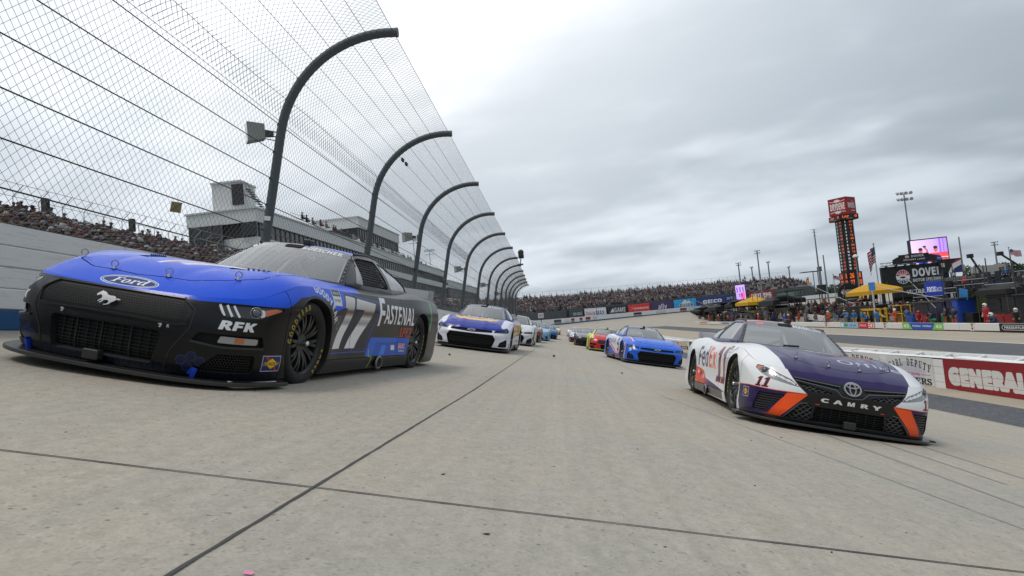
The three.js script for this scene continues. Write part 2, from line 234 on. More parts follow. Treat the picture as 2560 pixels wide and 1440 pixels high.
{
  const steel = new THREE.MeshStandardMaterial({ color: lin([0.085, 0.10, 0.112]), roughness: 0.62, metalness: 0.2, bumpMap: trackBump, bumpScale: 0.002 });
  const postS = []; for (let k = 0; k < 15; k++) postS.push(POST0 + k * POSTD);
  for (let s = POST0 + 15 * POSTD; s < END - 8; s += POSTD) postS.push(s);
  const cs = [0.38, 0.9, 1.42, 1.97, 2.52, 3.1, 3.65, 4.15, 4.62, 5.06, 5.48, 5.86, FL - 0.02];
  for (const s of postS) {
    if (s < -6) continue;
    const n = s < 40 ? 14 : 8; const pts = (s > STR + 6 ? fenceProfile.slice(0, 4) : fenceProfile).map(([a, b]) => fq(s, a, b)); 
    const g = [new THREE.TubeGeometry(new THREE.CatmullRomCurve3(pts), s < 40 ? 48 : 20, s > STR + 6 ? 0.05 : 0.094, n, false)];
    const e = pts[pts.length - 1], d = e.clone().sub(pts[pts.length - 2]).normalize(); g.push(bar(e.clone().addScaledVector(d, -0.02), e.clone().addScaledVector(d, 0.02), s > STR + 6 ? 0.052 : 0.098, 12));
    const post = mesh('post', merge(g), steel, FENCE);
    if (s < 60) { for (const t of cs) { const q = fp(s, Math.min(t, FL - 0.1), -0.02); mesh('clamp', box(0.07, 0.035, 0.12).applyQuaternion(trackQuat).translate(q.x, q.y, q.z), steel, post); } }
    if (s < 20 && s > 10) mesh('tag', X(box(0.13, 0.09, 0.01), ['applyQuaternion', trackQuat]).translate(...fq(s + 0.0, FENCE_BASE + 0.14, 2.3).addScaledVector(L, -0.10).toArray()), M([0.7, 0.7, 0.7], 0.6), post);
  }
  // horizontal cables, each a part
  const cable = M([0.035, 0.037, 0.042], 0.55, 0.3);
  const S = []; for (let s = -8; s < 40; s += 1.2) S.push(s); for (let s = 40; s < STR; s += 4) S.push(s); for (let s = STR; s < END - 4; s += 2.5) S.push(s);
  const wire = (r, path) => { const pos = [], idx = [], m = 4; path.forEach((p, i) => { const d = path[Math.min(i + 1, path.length - 1)].clone().sub(path[Math.max(i - 1, 0)]).normalize(), a = Math.abs(d.y) > 0.9 ? V(1, 0, 0) : V(0, 1, 0), x = d.clone().cross(a).normalize(), y = d.clone().cross(x); for (let k = 0; k < m; k++) { const c = Math.cos(k / m * 2 * Math.PI) * r, q = Math.sin(k / m * 2 * Math.PI) * r; pos.push(p.x + x.x * c + y.x * q, p.y + x.y * c + y.y * q, p.z + x.z * c + y.z * q); } if (i) for (let k = 0; k < m; k++) { const b = (i - 1) * m, n = (k + 1) % m; idx.push(b + k, b + n, b + m + n, b + k, b + m + n, b + m + k); } }); return rawGeo(pos, null, idx); };
  cs.forEach((t, i) => mesh('cable', wire(t < 3.3 ? 0.0105 : 0.006, S.filter((s) => t < 2.2 || s < STR + 20).map((s) => fp(s, t + (i === 6 ? 0.03 * Math.sin(s) : 0), t < 3.3 ? -0.05 : -0.03))), cable, FENCE));
  mesh('cable', wire(0.006, S.filter((s) => s < STR + 20).map((s) => fp(s, 3.17 + 0.05 * Math.sin(s * 0.25), -0.05))), cable, FENCE);
  // chain link: two families of wires at 45 degrees
  const step = 0.100, fam = [], link = M([0.13, 0.135, 0.145], 0.5, 0.3);
  const addWires = (s0, s1, t0, t1, off, st) => { for (const sg of [1, -1]) for (let a = s0 - (t1 - t0); a < s1; a += st) { const path = []; const n = Math.ceil((t1 - t0) / 0.36); for (let i = 0; i <= n; i++) { const t = lerp(t0, t1, i / n), s = a + (sg > 0 ? t - t0 : t1 - t) ; if (s >= s0 && s <= s1) path.push(fp(s, t, off + 0.004 * sg)); } if (path.length > 1) fam.push(wire3(path)); } };
  const wire3 = (path) => { const pos = [], idx = [], r = path[0].distanceTo(EYE) < 16 ? 0.0026 : 0.0029; path.forEach((p, i) => { const d = path[Math.min(i + 1, path.length - 1)].clone().sub(path[Math.max(i - 1, 0)]).normalize(), x = d.clone().cross(T).normalize(), y = d.clone().cross(x); for (let k = 0; k < 3; k++) { const c = Math.cos(k * 2.0944) * r, q = Math.sin(k * 2.0944) * r; pos.push(p.x + x.x * c + y.x * q, p.y + x.y * c + y.y * q, p.z + x.z * c + y.z * q); } if (i) for (let k = 0; k < 3; k++) { const b = (i - 1) * 3, n = (k + 1) % 3; idx.push(b + k, b + n, b + 3 + n, b + k, b + 3 + n, b + 3 + k); } }); const g = rawGeo(pos, null, idx); return g; };
  addWires(1.2, STR, 0.02, FL, 0, step * 1.414);
  addWires(1.2, 40, 3.3, 3.75, 0.012, step * 1.414);
  const idx = [], pos = []; for (const g of fam) { const b = pos.length / 3; for (const v of g.attributes.position.array) pos.push(v); for (const v of g.index.array) idx.push(v + b); }
  const m = mesh('wire_mesh', rawGeo(pos, null, idx), link, FENCE); m.userData.kind = 'stuff';
  fam.length = 0; addWires(STR, STR + 6, 0.02, FL, 0, 0.3); addWires(STR + 6, END - 6, 0.02, 2.5, 0, 0.42); pos.length = idx.length = 0;
  for (const g of fam) { const b = pos.length / 3; for (const v of g.attributes.position.array) pos.push(v); for (const v of g.index.array) idx.push(v + b); }
  mesh('wire_mesh', rawGeo(pos, null, idx), link, FENCE).userData.kind = 'stuff';
  // splices where lengths of cable meet, and the rows of clips near the ninth post
  const splice = []; for (const [s, t] of [[20.1, 4.62], [20.6, 4.62]]) { const p = fp(s, t, -0.04); splice.push(box(0.05, 0.10, 0.22).applyQuaternion(trackQuat).translate(p.x, p.y, p.z)); }
  for (let k = 0; k < 12; k++) { for (const [s, t] of [[26 + k * 0.17, 1.42], [32 + k * 0.17, 1.42]]) { const p = fp(s, t, -0.05); splice.push(box(0.05, 0.09, 0.08).applyQuaternion(trackQuat).translate(p.x, p.y, p.z)); } }
  for (const t of cs.slice(2)) { const p = fp(60, t, -0.02); splice.push(box(0.05, 0.07, 0.6).applyQuaternion(trackQuat).translate(p.x, p.y, p.z)); }
  for (const g of splice) mesh('cable_splice', g, cable, FENCE);
}
// floodlights hung on the outside of the posts
{
  const fl = thing('floodlight', '', 'floodlight', 'floodlights on the fence posts');
  const body = mesh('housing', (() => { const g = new THREE.BufferGeometry(), a = [[-0.30, -0.30], [0.30, -0.30], [0.30, 0.30], [-0.30, 0.30]], b = [[-0.20, -0.2], [0.26, -0.2], [0.26, 0.2], [-0.20, 0.2]]; const P = [...a.map(([y, x]) => [-0.40, y, x]), ...b.map(([y, x]) => [0.12, y, x])]; const q = [[0, 1, 5, 4], [1, 2, 6, 5], [2, 3, 7, 6], [3, 0, 4, 7], [4, 5, 6, 7]], pos = []; for (const [a0, b0, c0, d0] of q) for (const k of [a0, b0, c0, a0, c0, d0]) pos.push(...P[k]); g.setAttribute('position', new THREE.Float32BufferAttribute(pos, 3)); g.computeVertexNormals(); return g; })(), M([0.33, 0.35, 0.33], 0.55, 0.1), fl);
  mesh('glass', box(0.012, 0.57, 0.57, -0.40, 0, 0), M([0.52, 0.56, 0.56], 0.15), fl);
  mesh('ballast', box(0.26, 0.15, 0.2, 0.26, -0.02, 0, 0.02), M([0.09, 0.09, 0.09], 0.6), fl);
  mesh('bracket', [bar(V(0.1, 0.08, 0.1), V(0.55, 0.02, 0.05), 0.02), bar(V(0.1, -0.1, -0.1), V(0.55, -0.08, -0.05), 0.02), bar(V(0.1, -0.16, 0), V(0.55, -0.25, 0), 0.015), box(0.05, 0.42, 0.22, 0.56, -0.08, 0)], M([0.05, 0.055, 0.06], 0.6), fl);
  fl.quaternion.copy(trackQuat); fl.rotateY(0.55); fl.rotateZ(0.22); fl.scale.setScalar(0.66);
  const put = (o, s, t) => o.position.copy(fp(s, t, 0.36));
  const lab = ['pale square floodlight on the nearest fence post, seen largest', 'pale floodlight on the third fence post, above the rear of the blue and black car', 'small floodlight on the fifth fence post from the camera', 'small floodlight on the seventh fence post, farther down the straight', 'tiny floodlight on the ninth fence post'];
  put(fl, POST0, 2.9); fl.userData.label = lab[0];
  [2, 4, 6, 8].forEach((k, i) => put(copy(fl, lab[i + 1]), POST0 + k * POSTD, 2.75));
}
// a brown board caught in the mesh and the trackside camera on a post
{
  const q = at(440, 518, 22); const b = thing('tan_board', 'small square tan board hanging behind the fence mesh above the crowd', 'board', null, q);
  mesh('panel', box(0.36, 0.38, 0.03), M([0.24, 0.18, 0.09], 0.8), b); mesh('frame', [bar(V(-0.18, -0.19, 0.02), V(0.18, 0.19, 0.02), 0.008), bar(V(0.18, -0.19, 0.02), V(-0.18, 0.19, 0.02), 0.008)], M([0.12, 0.1, 0.06], 0.8), b); b.rotation.set(0, 0.25, -0.22);
  mesh('mount', [bar(V(0, 0.16, -0.02), V(0, 0.5, -0.05), 0.006)], M([0.1, 0.1, 0.1], 0.6), b);
  const p = fp(POST0 + 7 * POSTD, FL, -0.02); const c = thing('trackside_camera', 'black remote television camera standing on the tip of a far fence post', 'camera', null, p);
  mesh('base', [cyl(0.3, 0.3, 0.12, 0, 0, 0), bar(V(0, 0.1, 0), V(0.12, 0.6, 0), 0.05)], M([0.08, 0.085, 0.09], 0.6), c); mesh('housing', [box(0.5, 0.42, 0.6, 0.16, 0.85, 0, 0.05), X(new THREE.SphereGeometry(0.28, 12, 8), ['translate', 0.16, 1.2, 0])], M([0.03, 0.03, 0.025], 0.5), c); mesh('lens', cyl(0.12, 0.12, 0.2).rotateX(Math.PI / 2).translate(0.16, 0.85, 0.3), M([0.02, 0.02, 0.03], 0.1), c);
}
// ---------------------------------------------------------------- a spectator for the crowds, and the crowds
const CROWD = [[0.03, 0.03, 0.035], [0.05, 0.035, 0.03], [0.10, 0.05, 0.04], [0.02, 0.025, 0.04], [0.16, 0.02, 0.02], [0.05, 0.05, 0.055], [0.11, 0.09, 0.075], [0.03, 0.04, 0.10], [0.42, 0.41, 0.39], [0.07, 0.07, 0.065], [0.09, 0.03, 0.03], [0.18, 0.16, 0.15], [0.05, 0.03, 0.025], [0.14, 0.10, 0.09], [0.16, 0.15, 0.17], [0.24, 0.23, 0.24], [0.34, 0.33, 0.34], [0.06, 0.04, 0.05]];
const spectator = [
  merge([X(new THREE.CapsuleGeometry(0.19, 0.34, 2, 7), ['scale', 1.12, 1, 0.72], ['translate', 0, 0.72, 0]), X(new THREE.BoxGeometry(0.42, 0.18, 0.5), ['translate', 0, 0.42, 0.2]), X(new THREE.CapsuleGeometry(0.055, 0.4, 1, 5), ['rotateX', 0.5], ['rotateZ', 0.25], ['translate', 0.27, 0.66, 0.1]), X(new THREE.CapsuleGeometry(0.055, 0.4, 1, 5), ['rotateX', 0.9], ['rotateZ', -0.2], ['translate', -0.26, 0.68, 0.12])]),
  merge([X(new THREE.SphereGeometry(0.115, 8, 6), ['scale', 0.9, 1.12, 1], ['translate', 0, 1.16, 0.03])]),
  merge([X(new THREE.SphereGeometry(0.125, 8, 4, 0, 6.3, 0, 1.5), ['translate', 0, 1.19, 0.02]), X(new THREE.BoxGeometry(0.16, 0.015, 0.13), ['translate', 0, 1.21, 0.17])]),
];
const skinTones = [[0.42, 0.25, 0.18], [0.36, 0.20, 0.14], [0.30, 0.17, 0.11], [0.45, 0.29, 0.22], [0.12, 0.065, 0.04]];
const clothMat = new THREE.MeshStandardMaterial({ color: 0xffffff, roughness: 0.9 });
const PALE = [[0.05, 0.045, 0.05], [0.10, 0.09, 0.095], [0.18, 0.15, 0.15], [0.26, 0.24, 0.25], [0.36, 0.34, 0.35], [0.05, 0.05, 0.06], [0.30, 0.24, 0.22], [0.48, 0.46, 0.46], [0.16, 0.06, 0.06], [0.08, 0.09, 0.16], [0.22, 0.17, 0.15]];
function crowd(spots, parent, cl = CROWD) {                                 // spots: [position, turn, scale]
  const root = parent;
  spectator.forEach((g, k) => {
    const m = new THREE.InstancedMesh(g, clothMat, spots.length), q = new THREE.Quaternion(), mm = new THREE.Matrix4();
    seed = 777 + k;
    spots.forEach(([p, turn, sc], i) => { q.setFromAxisAngle(UPY, turn); mm.compose(p, q, V(sc, sc, sc)); m.setMatrixAt(i, mm); const c = k === 1 ? pick(skinTones) : k === 2 ? pick([...cl, [0.02, 0.02, 0.02], [0.03, 0.02, 0.015]]) : pick(cl); const v = rnd(0.5, 1.05); m.setColorAt(i, new THREE.Color().setRGB(c[0] * v, c[1] * v, c[2] * v)); });
    m.name = ['crowd', 'crowd_heads', 'crowd_hats'][k]; m.castShadow = m.receiveShadow = true; m.userData.kind = 'stuff'; root.add(m);
  });
}
const alu = M([0.36, 0.37, 0.38], 0.55, 0.3), darkSteel = M([0.06, 0.065, 0.07], 0.6, 0.2);
// ---------------------------------------------------------------- the grandstand beside the straight
{
  const st = thing('grandstand', 'stepped grandstand full of spectators beside the straight, left behind the outer wall', 'grandstand');
  const prof2 = (k) => [-12 - k * 0.86, 4.5 + k * 0.285 + Math.max(0, k - 8) * 0.010]; const ROWS = 30, z0 = -6, z1 = -80;
  const pos = [];
  for (let k = 0; k < ROWS; k++) { const [x0, y0] = prof2(k), [x1] = prof2(k + 1); pos.push(box(x0 - x1 + 0.03, 0.12, z0 - z1, (x0 + x1) / 2, y0 - 0.06, (z0 + z1) / 2), box(0.28, 0.05, z0 - z1, x1 + 0.28, y0 + 0.42, (z0 + z1) / 2)); }
  mesh('seat_row', merge(pos), alu, st).userData.kind = 'stuff';
  const [xb, yb] = prof2(ROWS); mesh('stand_base', box(1, 14, z0 - z1, xb - 0.5, yb - 7.2, (z0 + z1) / 2), M([0.25, 0.25, 0.25], 0.9), st); mesh('stand_front', box(0.3, 5, z0 - z1, -11.8, 2.3, (z0 + z1) / 2), M([0.4, 0.4, 0.4], 0.9), st);
  mesh('end_wall', sheet(1, 1, (u, v) => { const [x, y] = prof2(v * ROWS); return [V(x, lerp(0, y, u), z1), u, v]; }), M([0.35, 0.35, 0.35], 0.9), st);
  const spots = []; seed = 99; for (let k = 3; k < ROWS; k++) for (let z = z0 - 0.4; z > z1; z -= 0.56) if (rnd() < 0.93) { const [x, y] = prof2(k); spots.push([V(x - 0.55 + rnd(-0.1, 0.1), y + 0.02 + (k === ROWS - 1 && rnd() < 0.16 ? 0.5 : 0) + (rnd() < 0.05 ? 0.35 : 0), z + rnd(-0.1, 0.1)), Math.PI / 2 + rnd(-0.5, 0.5), rnd(0.92, 1.1)]); }
  crowd(spots, st);
  // back fence: bent posts, rails
  const yt = yb + 0.1, g = []; for (let z = z0; z > z1; z -= 2.3) { const p = [V(xb - 0.3, yt - 0.3, z), V(xb - 0.3, yt + 1.9, z), V(xb + 0.55, yt + 2.6, z)]; mesh('fence_post', [bar(p[0], p[1], 0.03), bar(p[1], p[2], 0.03)], alu, st); }
  for (const [dx, dy, r] of [[-0.3, 1.9, 0.02], [-0.3, 1.0, 0.06], [0.55, 2.6, 0.02]]) mesh('fence_rail', bar(V(xb + dx, yt + dy, z0), V(xb + dx, yt + dy, z1), r, 6), dy === 1.0 ? darkSteel : alu, st);
  // loudspeakers on the back fence
  const lab = ['dark upright loudspeaker box above the crowd, nearest the left edge', 'dark loudspeaker box on the stand rail, farther along toward the building'];
  [[115, 540], [331, 575]].forEach(([px, py], i) => { const q = atX(px, py, xb + 0.4); const s = thing('loudspeaker', lab[i], 'loudspeaker', 'loudspeakers along the back of the stand', V(xb + 0.4, yb, q.z)); mesh('cabinet', box(0.42, 1.15, 0.42, 0, 1.6, 0, 0.03), M([0.05, 0.045, 0.04], 0.7), s); mesh('grille', box(0.02, 1.0, 0.34, 0.215, 1.6, 0), M([0.02, 0.02, 0.02], 0.9), s); mesh('pole', bar(V(0, -0.6, 0), V(0, 1, 0), 0.06), darkSteel, s); });
}
// ---------------------------------------------------------------- press buildings above the stands
const panelMat = new THREE.MeshStandardMaterial({ color: lin([0.70, 0.71, 0.71]), roughness: 0.6, map: canvas(256, 256, (x, w, h) => { x.fillStyle = '#fff'; x.fillRect(0, 0, w, h); for (let i = 0; i < 16; i++) { x.fillStyle = `rgba(90,95,95,${0.10 + 0.05 * (i % 3)})`; x.fillRect(i * 16, 0, 1.5, h); } for (let i = 0; i < 120; i++) { x.fillStyle = `rgba(80,80,75,${rnd(0.01, 0.07)})`; x.fillRect(rnd(w), rnd(h), rnd(1, 4), rnd(10, 90)); } }, { repeat: true }) });
const darkGlass = M([0.025, 0.028, 0.032], 0.12, 0, { ior: 1.5 }), mull = M([0.16, 0.165, 0.17], 0.5, 0.3);
function longBlock(t, p0, p1, y0, y1, depth, bands) {                  // a building whose long face runs p0 -> p1 (x, z); bands: dark window strips [ya, yb, pane width]
  const a = V(p0[0], 0, p0[1]), b = V(p1[0], 0, p1[1]), d = b.clone().sub(a), len = d.length(); d.normalize(); const n = V(-d.z, 0, d.x); if (n.x < 0) n.negate();
  const q = new THREE.Quaternion().setFromRotationMatrix(new THREE.Matrix4().makeBasis(d, UPY, d.clone().cross(UPY).normalize())), mid = a.clone().add(b).multiplyScalar(0.5), flip = d.clone().cross(UPY).dot(n) > 0 ? 1 : -1;
  const put = (g) => g.applyQuaternion(q).translate(mid.x, 0, mid.z), uvw = (g, w, h) => { const u = g.attributes.uv; for (let i = 0; i < u.count; i++) u.setXY(i, u.getX(i) * w / 4, u.getY(i) * h / 4); return g; };
  const cuts = [y0, ...bands.flatMap(([c, e]) => [c, e]), y1];
  for (let k = 0; k < cuts.length; k += 2) if (cuts[k + 1] > cuts[k]) mesh('wall', put(uvw(box(len, cuts[k + 1] - cuts[k], depth, 0, (cuts[k] + cuts[k + 1]) / 2, -flip * depth / 2), len, cuts[k + 1] - cuts[k])), panelMat, t);
  for (const [ya, yb, pw] of bands) {
    mesh('window_core', put(box(len - 0.6, yb - ya, depth - 0.9, 0, (ya + yb) / 2, -flip * depth / 2)), M([0.02, 0.02, 0.022], 0.8), t);
    const k = Math.round(len / pw), w = len / k; for (let i = 0; i < k; i++) { const xx = -len / 2 + (i + 0.5) * w; mesh('window', put(box(w - 0.2, yb - ya - 0.03, 0.08, xx, (ya + yb) / 2, -flip * 0.42)), darkGlass, t); }
    const ms = []; for (let i = 0; i <= k; i++) ms.push(put(box(0.16, yb - ya - 0.02, 0.3, -len / 2 + i * w + (i === 0 ? 0.3 : i === k ? -0.3 : 0), (ya + yb) / 2, -flip * 0.38))); mesh('mullion', merge(ms), mull, t).userData.kind = 'stuff';
  }
  mesh('roof', put(box(len + 0.3, 0.22, depth + 0.3, 0, y1 + 0.112, -flip * depth / 2)), M([0.58, 0.59, 0.59], 0.7), t);
  return { d, put };
}
{
  const b1 = thing('press_building', 'long pale press building with dark window bands, a square tower at its near end', 'building');
  const H = 21.0; longBlock(b1, [-37.9, -80], [-33.6, -196], 6, H, 9.6, [[12.7, 15.9, 1.5], [17.3, 19.3, 1.5]]);
  const zE = -80 + 0.02; // end wall: black loading opening with frames, dark ribbon at the corner
  mesh('door', box(4.4, 3.5, 0.3, -44.6, H - 3.5, zE + 0.1), M([0.035, 0.037, 0.04], 0.5), b1); for (const dx of [-2.2, -0.72, 0.75, 2.2]) mesh('door_post', box(0.14, 3.5, 0.1, -44.6 + dx, H - 3.5, zE + 0.31), M([0.09, 0.09, 0.09], 0.5), b1); mesh('door_beam', box(4.4, 0.16, 0.1, -44.6, H - 3.4, zE + 0.37), M([0.09, 0.09, 0.09], 0.5), b1);
  mesh('door_lamp', box(0.9, 0.12, 0.05, -43.6, H - 4.3, zE + 0.42), M([0.5, 0.35, 0.08], 0.5), b1);
  mesh('end_window', box(2.1, 1.7, 0.2, -38.8, H - 2.7, zE + 0.08), darkGlass, b1);
  mesh('end_panel', box(9.4, 0.06, 0.1, -42.4, H - 7.2, zE + 0.05), M([0.3, 0.3, 0.3], 0.7), b1);
  const tw = mesh('tower', box(4.0, 4.0, 4.2, -42.6, H + 2.2, -84), panelMat, b1); mesh('tower_opening', box(1.5, 2.8, 0.3, -41.0, H + 2.5, -81.8), M([0.03, 0.03, 0.032], 0.8), tw); mesh('tower_cap', box(4.3, 0.25, 4.5, -42.6, H + 4.32, -84), M([0.6, 0.6, 0.6], 0.7), tw);
  const st = []; for (let i = 0; i < 9; i++) st.push(box(0.5, 0.05, 1.0, -40.1 + i * 0.24, H + 3.3 - i * 0.36, -83)); mesh('stair', merge(st), darkSteel, b1); mesh('stair_rail', [bar(V(-40.2, H + 4.3, -82.4), V(-38, H + 1.1, -82.4), 0.04), bar(V(-40.2, H + 3.7, -82.4), V(-38, H + 0.5, -82.4), 0.04)], darkSteel, b1);
  longBlock(b1, [-37.2, -122], [-36.2, -150], H + 0.3, H + 5.6, 9, [[H + 1.3, H + 3.6, 1.4]]);
  mesh('roof_cabin', box(5, 1.5, 8, -42, H + 6.5, -134), panelMat, b1);
  mesh('roof_rail', [0.5, 1.1].map((h) => bar(V(-37.4, H + h, -90), V(-36.6, H + h, -120), 0.03)), alu, b1);
  mesh('dish', [bar(V(-43.2, H, -83), V(-43.2, H + 1.6, -83), 0.04), X(new THREE.SphereGeometry(0.5, 10, 5, 0, 6.3, 0, 1.2), ['scale', 1, 0.5, 1], ['rotateX', 1.0], ['translate', -43.2, H + 1.7, -83])], M([0.6, 0.6, 0.6], 0.5), b1);
  const b2 = thing('press_building', 'far pale building with two dark window bands beyond the long press building', 'building');
  longBlock(b2, [-33.9, -202], [-31.5, -262], 6, 18.8, 9, [[7.6, 11.4, 2], [13.2, 16.6, 2]]);
  // lamps and aerials on the roof between them
  for (const [x, z, h, lb] of [[-35, -160, 6, 'thin roof mast with a row of lamps on the long building'], [-34.6, -178, 5, 'second thin roof mast with lamps, farther along the long building']]) { const m = thing('roof_mast', lb, 'mast', null, V(x, H, z)); mesh('pole', bar(V(0, 0, 0), V(0, h, 0), 0.09), alu, m); mesh('crossbar', [bar(V(-1.6, h - 0.3, 0), V(1.6, h - 0.3, 0), 0.07), bar(V(-1.3, h - 1.2, 0), V(1.3, h - 1.2, 0), 0.07)], alu, m); for (let i = -2; i <= 2; i++) mesh('lamp', box(0.35, 0.35, 0.3, i * 0.6, h, 0), M([0.5, 0.5, 0.5], 0.4), m); }
  // people on the roof
  seed = 5; const pp = []; for (let i = 0; i < 34; i++) pp.push([V(-37.2 + i * 0.03 + rnd(-0.3, 0.3), H + 0.2, -92 - i * 2.6 - rnd(2)), 1.57, 1.15]); crowd(pp, b1);
}
// ---------------------------------------------------------------- the turn: wall signs, banners, grandstand
const TURN = { x: edge(STR, LO).x + RAD, z: edge(STR, LO).z };
const arc = (th, out, y) => V(TURN.x - (RAD + out) * Math.cos(th), y, TURN.z - (RAD + out) * Math.sin(th));
function arcAt(px, out) { const d = ray(px, horizon(px)), dx = d.x / -d.z; let lo = -0.9, hi = 1.66; for (let i = 0; i < 40; i++) { const m = (lo + hi) / 2, p = m < 0 ? V(TURN.x - RAD - out, 0, TURN.z - m * RAD) : arc(m, out, 0); if (p.x / -p.z < dx) lo = m; else hi = m; } return lo; }
const turnP = (th, out, y) => (th < 0 ? V(TURN.x - RAD - out, y, TURN.z - th * RAD) : arc(th, out, y));
const yAt = (px, py, p) => EYE.y + (horizon(px) - py) * -p.z / FOCAL * 1.0;
{
  const st = thing('grandstand', 'curved grandstand packed with spectators around the far turn', 'grandstand');
  const TH0 = -0.55, TH1 = arcAt(2002, 12), R = 15, rise = 0.165, y0 = (th) => 4.3 + 1.0 * smoothstep(th, 0.3, 1.2);
  const row = (k) => [3.2 + k * 0.95, k * rise + (k > 7 ? 0.35 : 0)];
  const NS = 80, rows = [], R2 = 17;
  for (let k = 0; k < R2; k++) { const [o, h] = row(k), [o1] = row(k + 1); rows.push(sheet(NS, 4, (u, v) => { const th = lerp(TH0, TH1, u), q = [[o, h - 0.6], [o, h], [o1, h], [o1, h - 0.2], [o1, h - 0.6]][Math.round(v * 4)]; return [turnP(th, q[0], y0(th) + q[1]), u, v]; }), sheet(NS, 2, (u, v) => { const th = lerp(TH0, TH1, u), q = [[o + 0.5, h + 0.42], [o + 0.78, h + 0.42], [o + 0.78, h + 0.38]][Math.round(v * 2)]; return [turnP(th, q[0], y0(th) + q[1]), u, v]; })); }
  mesh('seat_row', merge(rows), alu, st).userData.kind = 'stuff';
  mesh('stand_front', sheet(NS, 1, (u, v) => { const th = lerp(TH0, TH1, u); return [turnP(th, 3.1, lerp(-1, y0(th) + 0.35, v)), u, v]; }), M([0.09, 0.10, 0.105], 0.8), st);
  mesh('stand_back', sheet(NS, 1, (u, v) => { const th = lerp(TH0, TH1, u), o = row(R2); return [turnP(th, o[0], lerp(-1, y0(th) + o[1] + 0.5, v)), u, v]; }), M([0.2, 0.2, 0.21], 0.8), st);
  mesh('end_wall', sheet(1, R2, (u, v) => { const o = row(v * R2); return [turnP(TH1 + 0.002, o[0], lerp(0, y0(TH1) + o[1], u)), u, v]; }), M([0.2, 0.21, 0.2], 0.8), st);
  const wk = mesh('walkway', sheet(NS, 1, (u, v) => { const th = lerp(TH0, TH1, u), o = row(7.5); return [turnP(th, o[0] - 0.4, y0(th) + o[1] + lerp(-0.3, 0.55, v)), u, v]; }), M([0.06, 0.05, 0.05], 0.9), st);
  const spots = []; seed = 4242; for (let k = 0; k < R2; k++) { const [o, h] = row(k); for (let th = TH0; th < TH1; th += 0.56 / (RAD + o)) { const full = th > 1.32 ? 0.35 : k < 3 && th > 1.1 ? 0.5 : 0.90; if (rnd() < full) { const p = turnP(th, o + 0.62 + rnd(-0.1, 0.1), y0(th) + h + (k === R2 - 1 && rnd() < 0.3 ? 0.55 : 0) + (rnd() < 0.04 ? 0.4 : 0)); spots.push([p, (th < 0 ? Math.PI / 2 : Math.PI / 2 - th) + rnd(-0.5, 0.5), rnd(0.9, 1.08)]); } } }
  crowd(spots, st, PALE);
  const rl = []; for (let i = 0; i <= NS; i++) { const th = lerp(TH0, TH1, i / NS), o = row(R2), p = turnP(th, o[0], y0(th) + o[1]); rl.push(bar(p, p.clone().add(V(0, 2.2, 0)), 0.03, 4)); if (i) { const q = lerp(TH0, TH1, (i - 1) / NS), p2 = turnP(q, o[0], y0(q) + o[1]); for (const h of [1.2, 2.2]) rl.push(bar(p.clone().add(V(0, h, 0)), p2.clone().add(V(0, h, 0)), 0.02, 4)); } } mesh('back_rail', merge(rl), alu, st).userData.kind = 'stuff';
  const e0 = turnP(TH1, 10, 0); mesh('stair_tower', [box(5, 0.2, 3, e0.x + 2.6, 9.6, e0.z), box(0.15, 9, 0.15, e0.x + 4.8, 5, e0.z + 1), box(0.15, 9, 0.15, e0.x + 4.8, 5, e0.z - 1), box(0.15, 9, 0.15, e0.x + 2.8, 5, e0.z + 1), box(0.1, 1.2, 3, e0.x + 5, 10.2, e0.z)], darkSteel, st);
  for (const px of [1530, 1690, 1800, 1880]) { const th = arcAt(px, 8), g = []; for (let k = 0; k < R2; k++) { const [o, h] = row(k); g.push(bar(turnP(th, o, y0(th) + h + 0.9), turnP(th, o + 0.95, y0(th) + h + 0.9 + rise), 0.03, 4)); } mesh('aisle_rail', merge(g), alu, st); }
  // banners below the seats
  const ban = (px0, px1, t0, b0, t1, b1, label, draw, tw = 512, th = 256) => {
    const A = turnP(arcAt(px0, 2.6), 2.6, 0), B = turnP(arcAt(px1, 2.6), 2.6, 0), q = [V(A.x, yAt(px0, b0, A), A.z), V(B.x, yAt(px1, b1, B), B.z), V(A.x, yAt(px0, t0, A), A.z), V(B.x, yAt(px1, t1, B), B.z)];
    const t = thing('banner', label, 'banner', null, A); const f = (u, v, o) => { const p = q[0].clone().lerp(q[1], u).lerp(q[2].clone().lerp(q[3], u), v).sub(A); const out = V(A.x - TURN.x, 0, A.z - TURN.z).normalize(); return p.addScaledVector(out, o); };
    mesh('sheet', sheet(8, 3, (u, v) => [f(u, v, 0.02 * Math.sin(u * 20)), u, v]), new THREE.MeshStandardMaterial({ map: canvas(tw, th, (x, w, h) => { draw(x, w, h); x.globalCompositeOperation = 'lighter'; x.globalAlpha = 0.45; x.drawImage(x.canvas, 0, 0); x.globalAlpha = 1; x.globalCompositeOperation = 'source-over'; }), roughness: 0.7 }), t);
    mesh('backing', sheet(1, 1, (u, v) => [f(u, v, 0.12), u, v]), M([0.1, 0.1, 0.1], 0.8), t);
    mesh('frame_rail', [bar(f(0, 1, 0.06), f(1, 1, 0.06), 0.05), bar(f(0, 0, 0.06), f(1, 0, 0.06), 0.05)], darkSteel, t);
  };
  const bg = (c) => (x, w, h) => { x.fillStyle = c; x.fillRect(0, 0, w, h); };
  ban(1424, 1459, 773, 797, 769, 792, 'dark grey banner ending in MILE, leftmost below the far crowd', (x, w, h) => { bg('#32383b')(x, w, h); fit(x, 'TER MILE', w * 0.6, h * 0.6, w * 0.7, h * 0.3, '#d5d8da', { style: '' }); }, 256, 128);
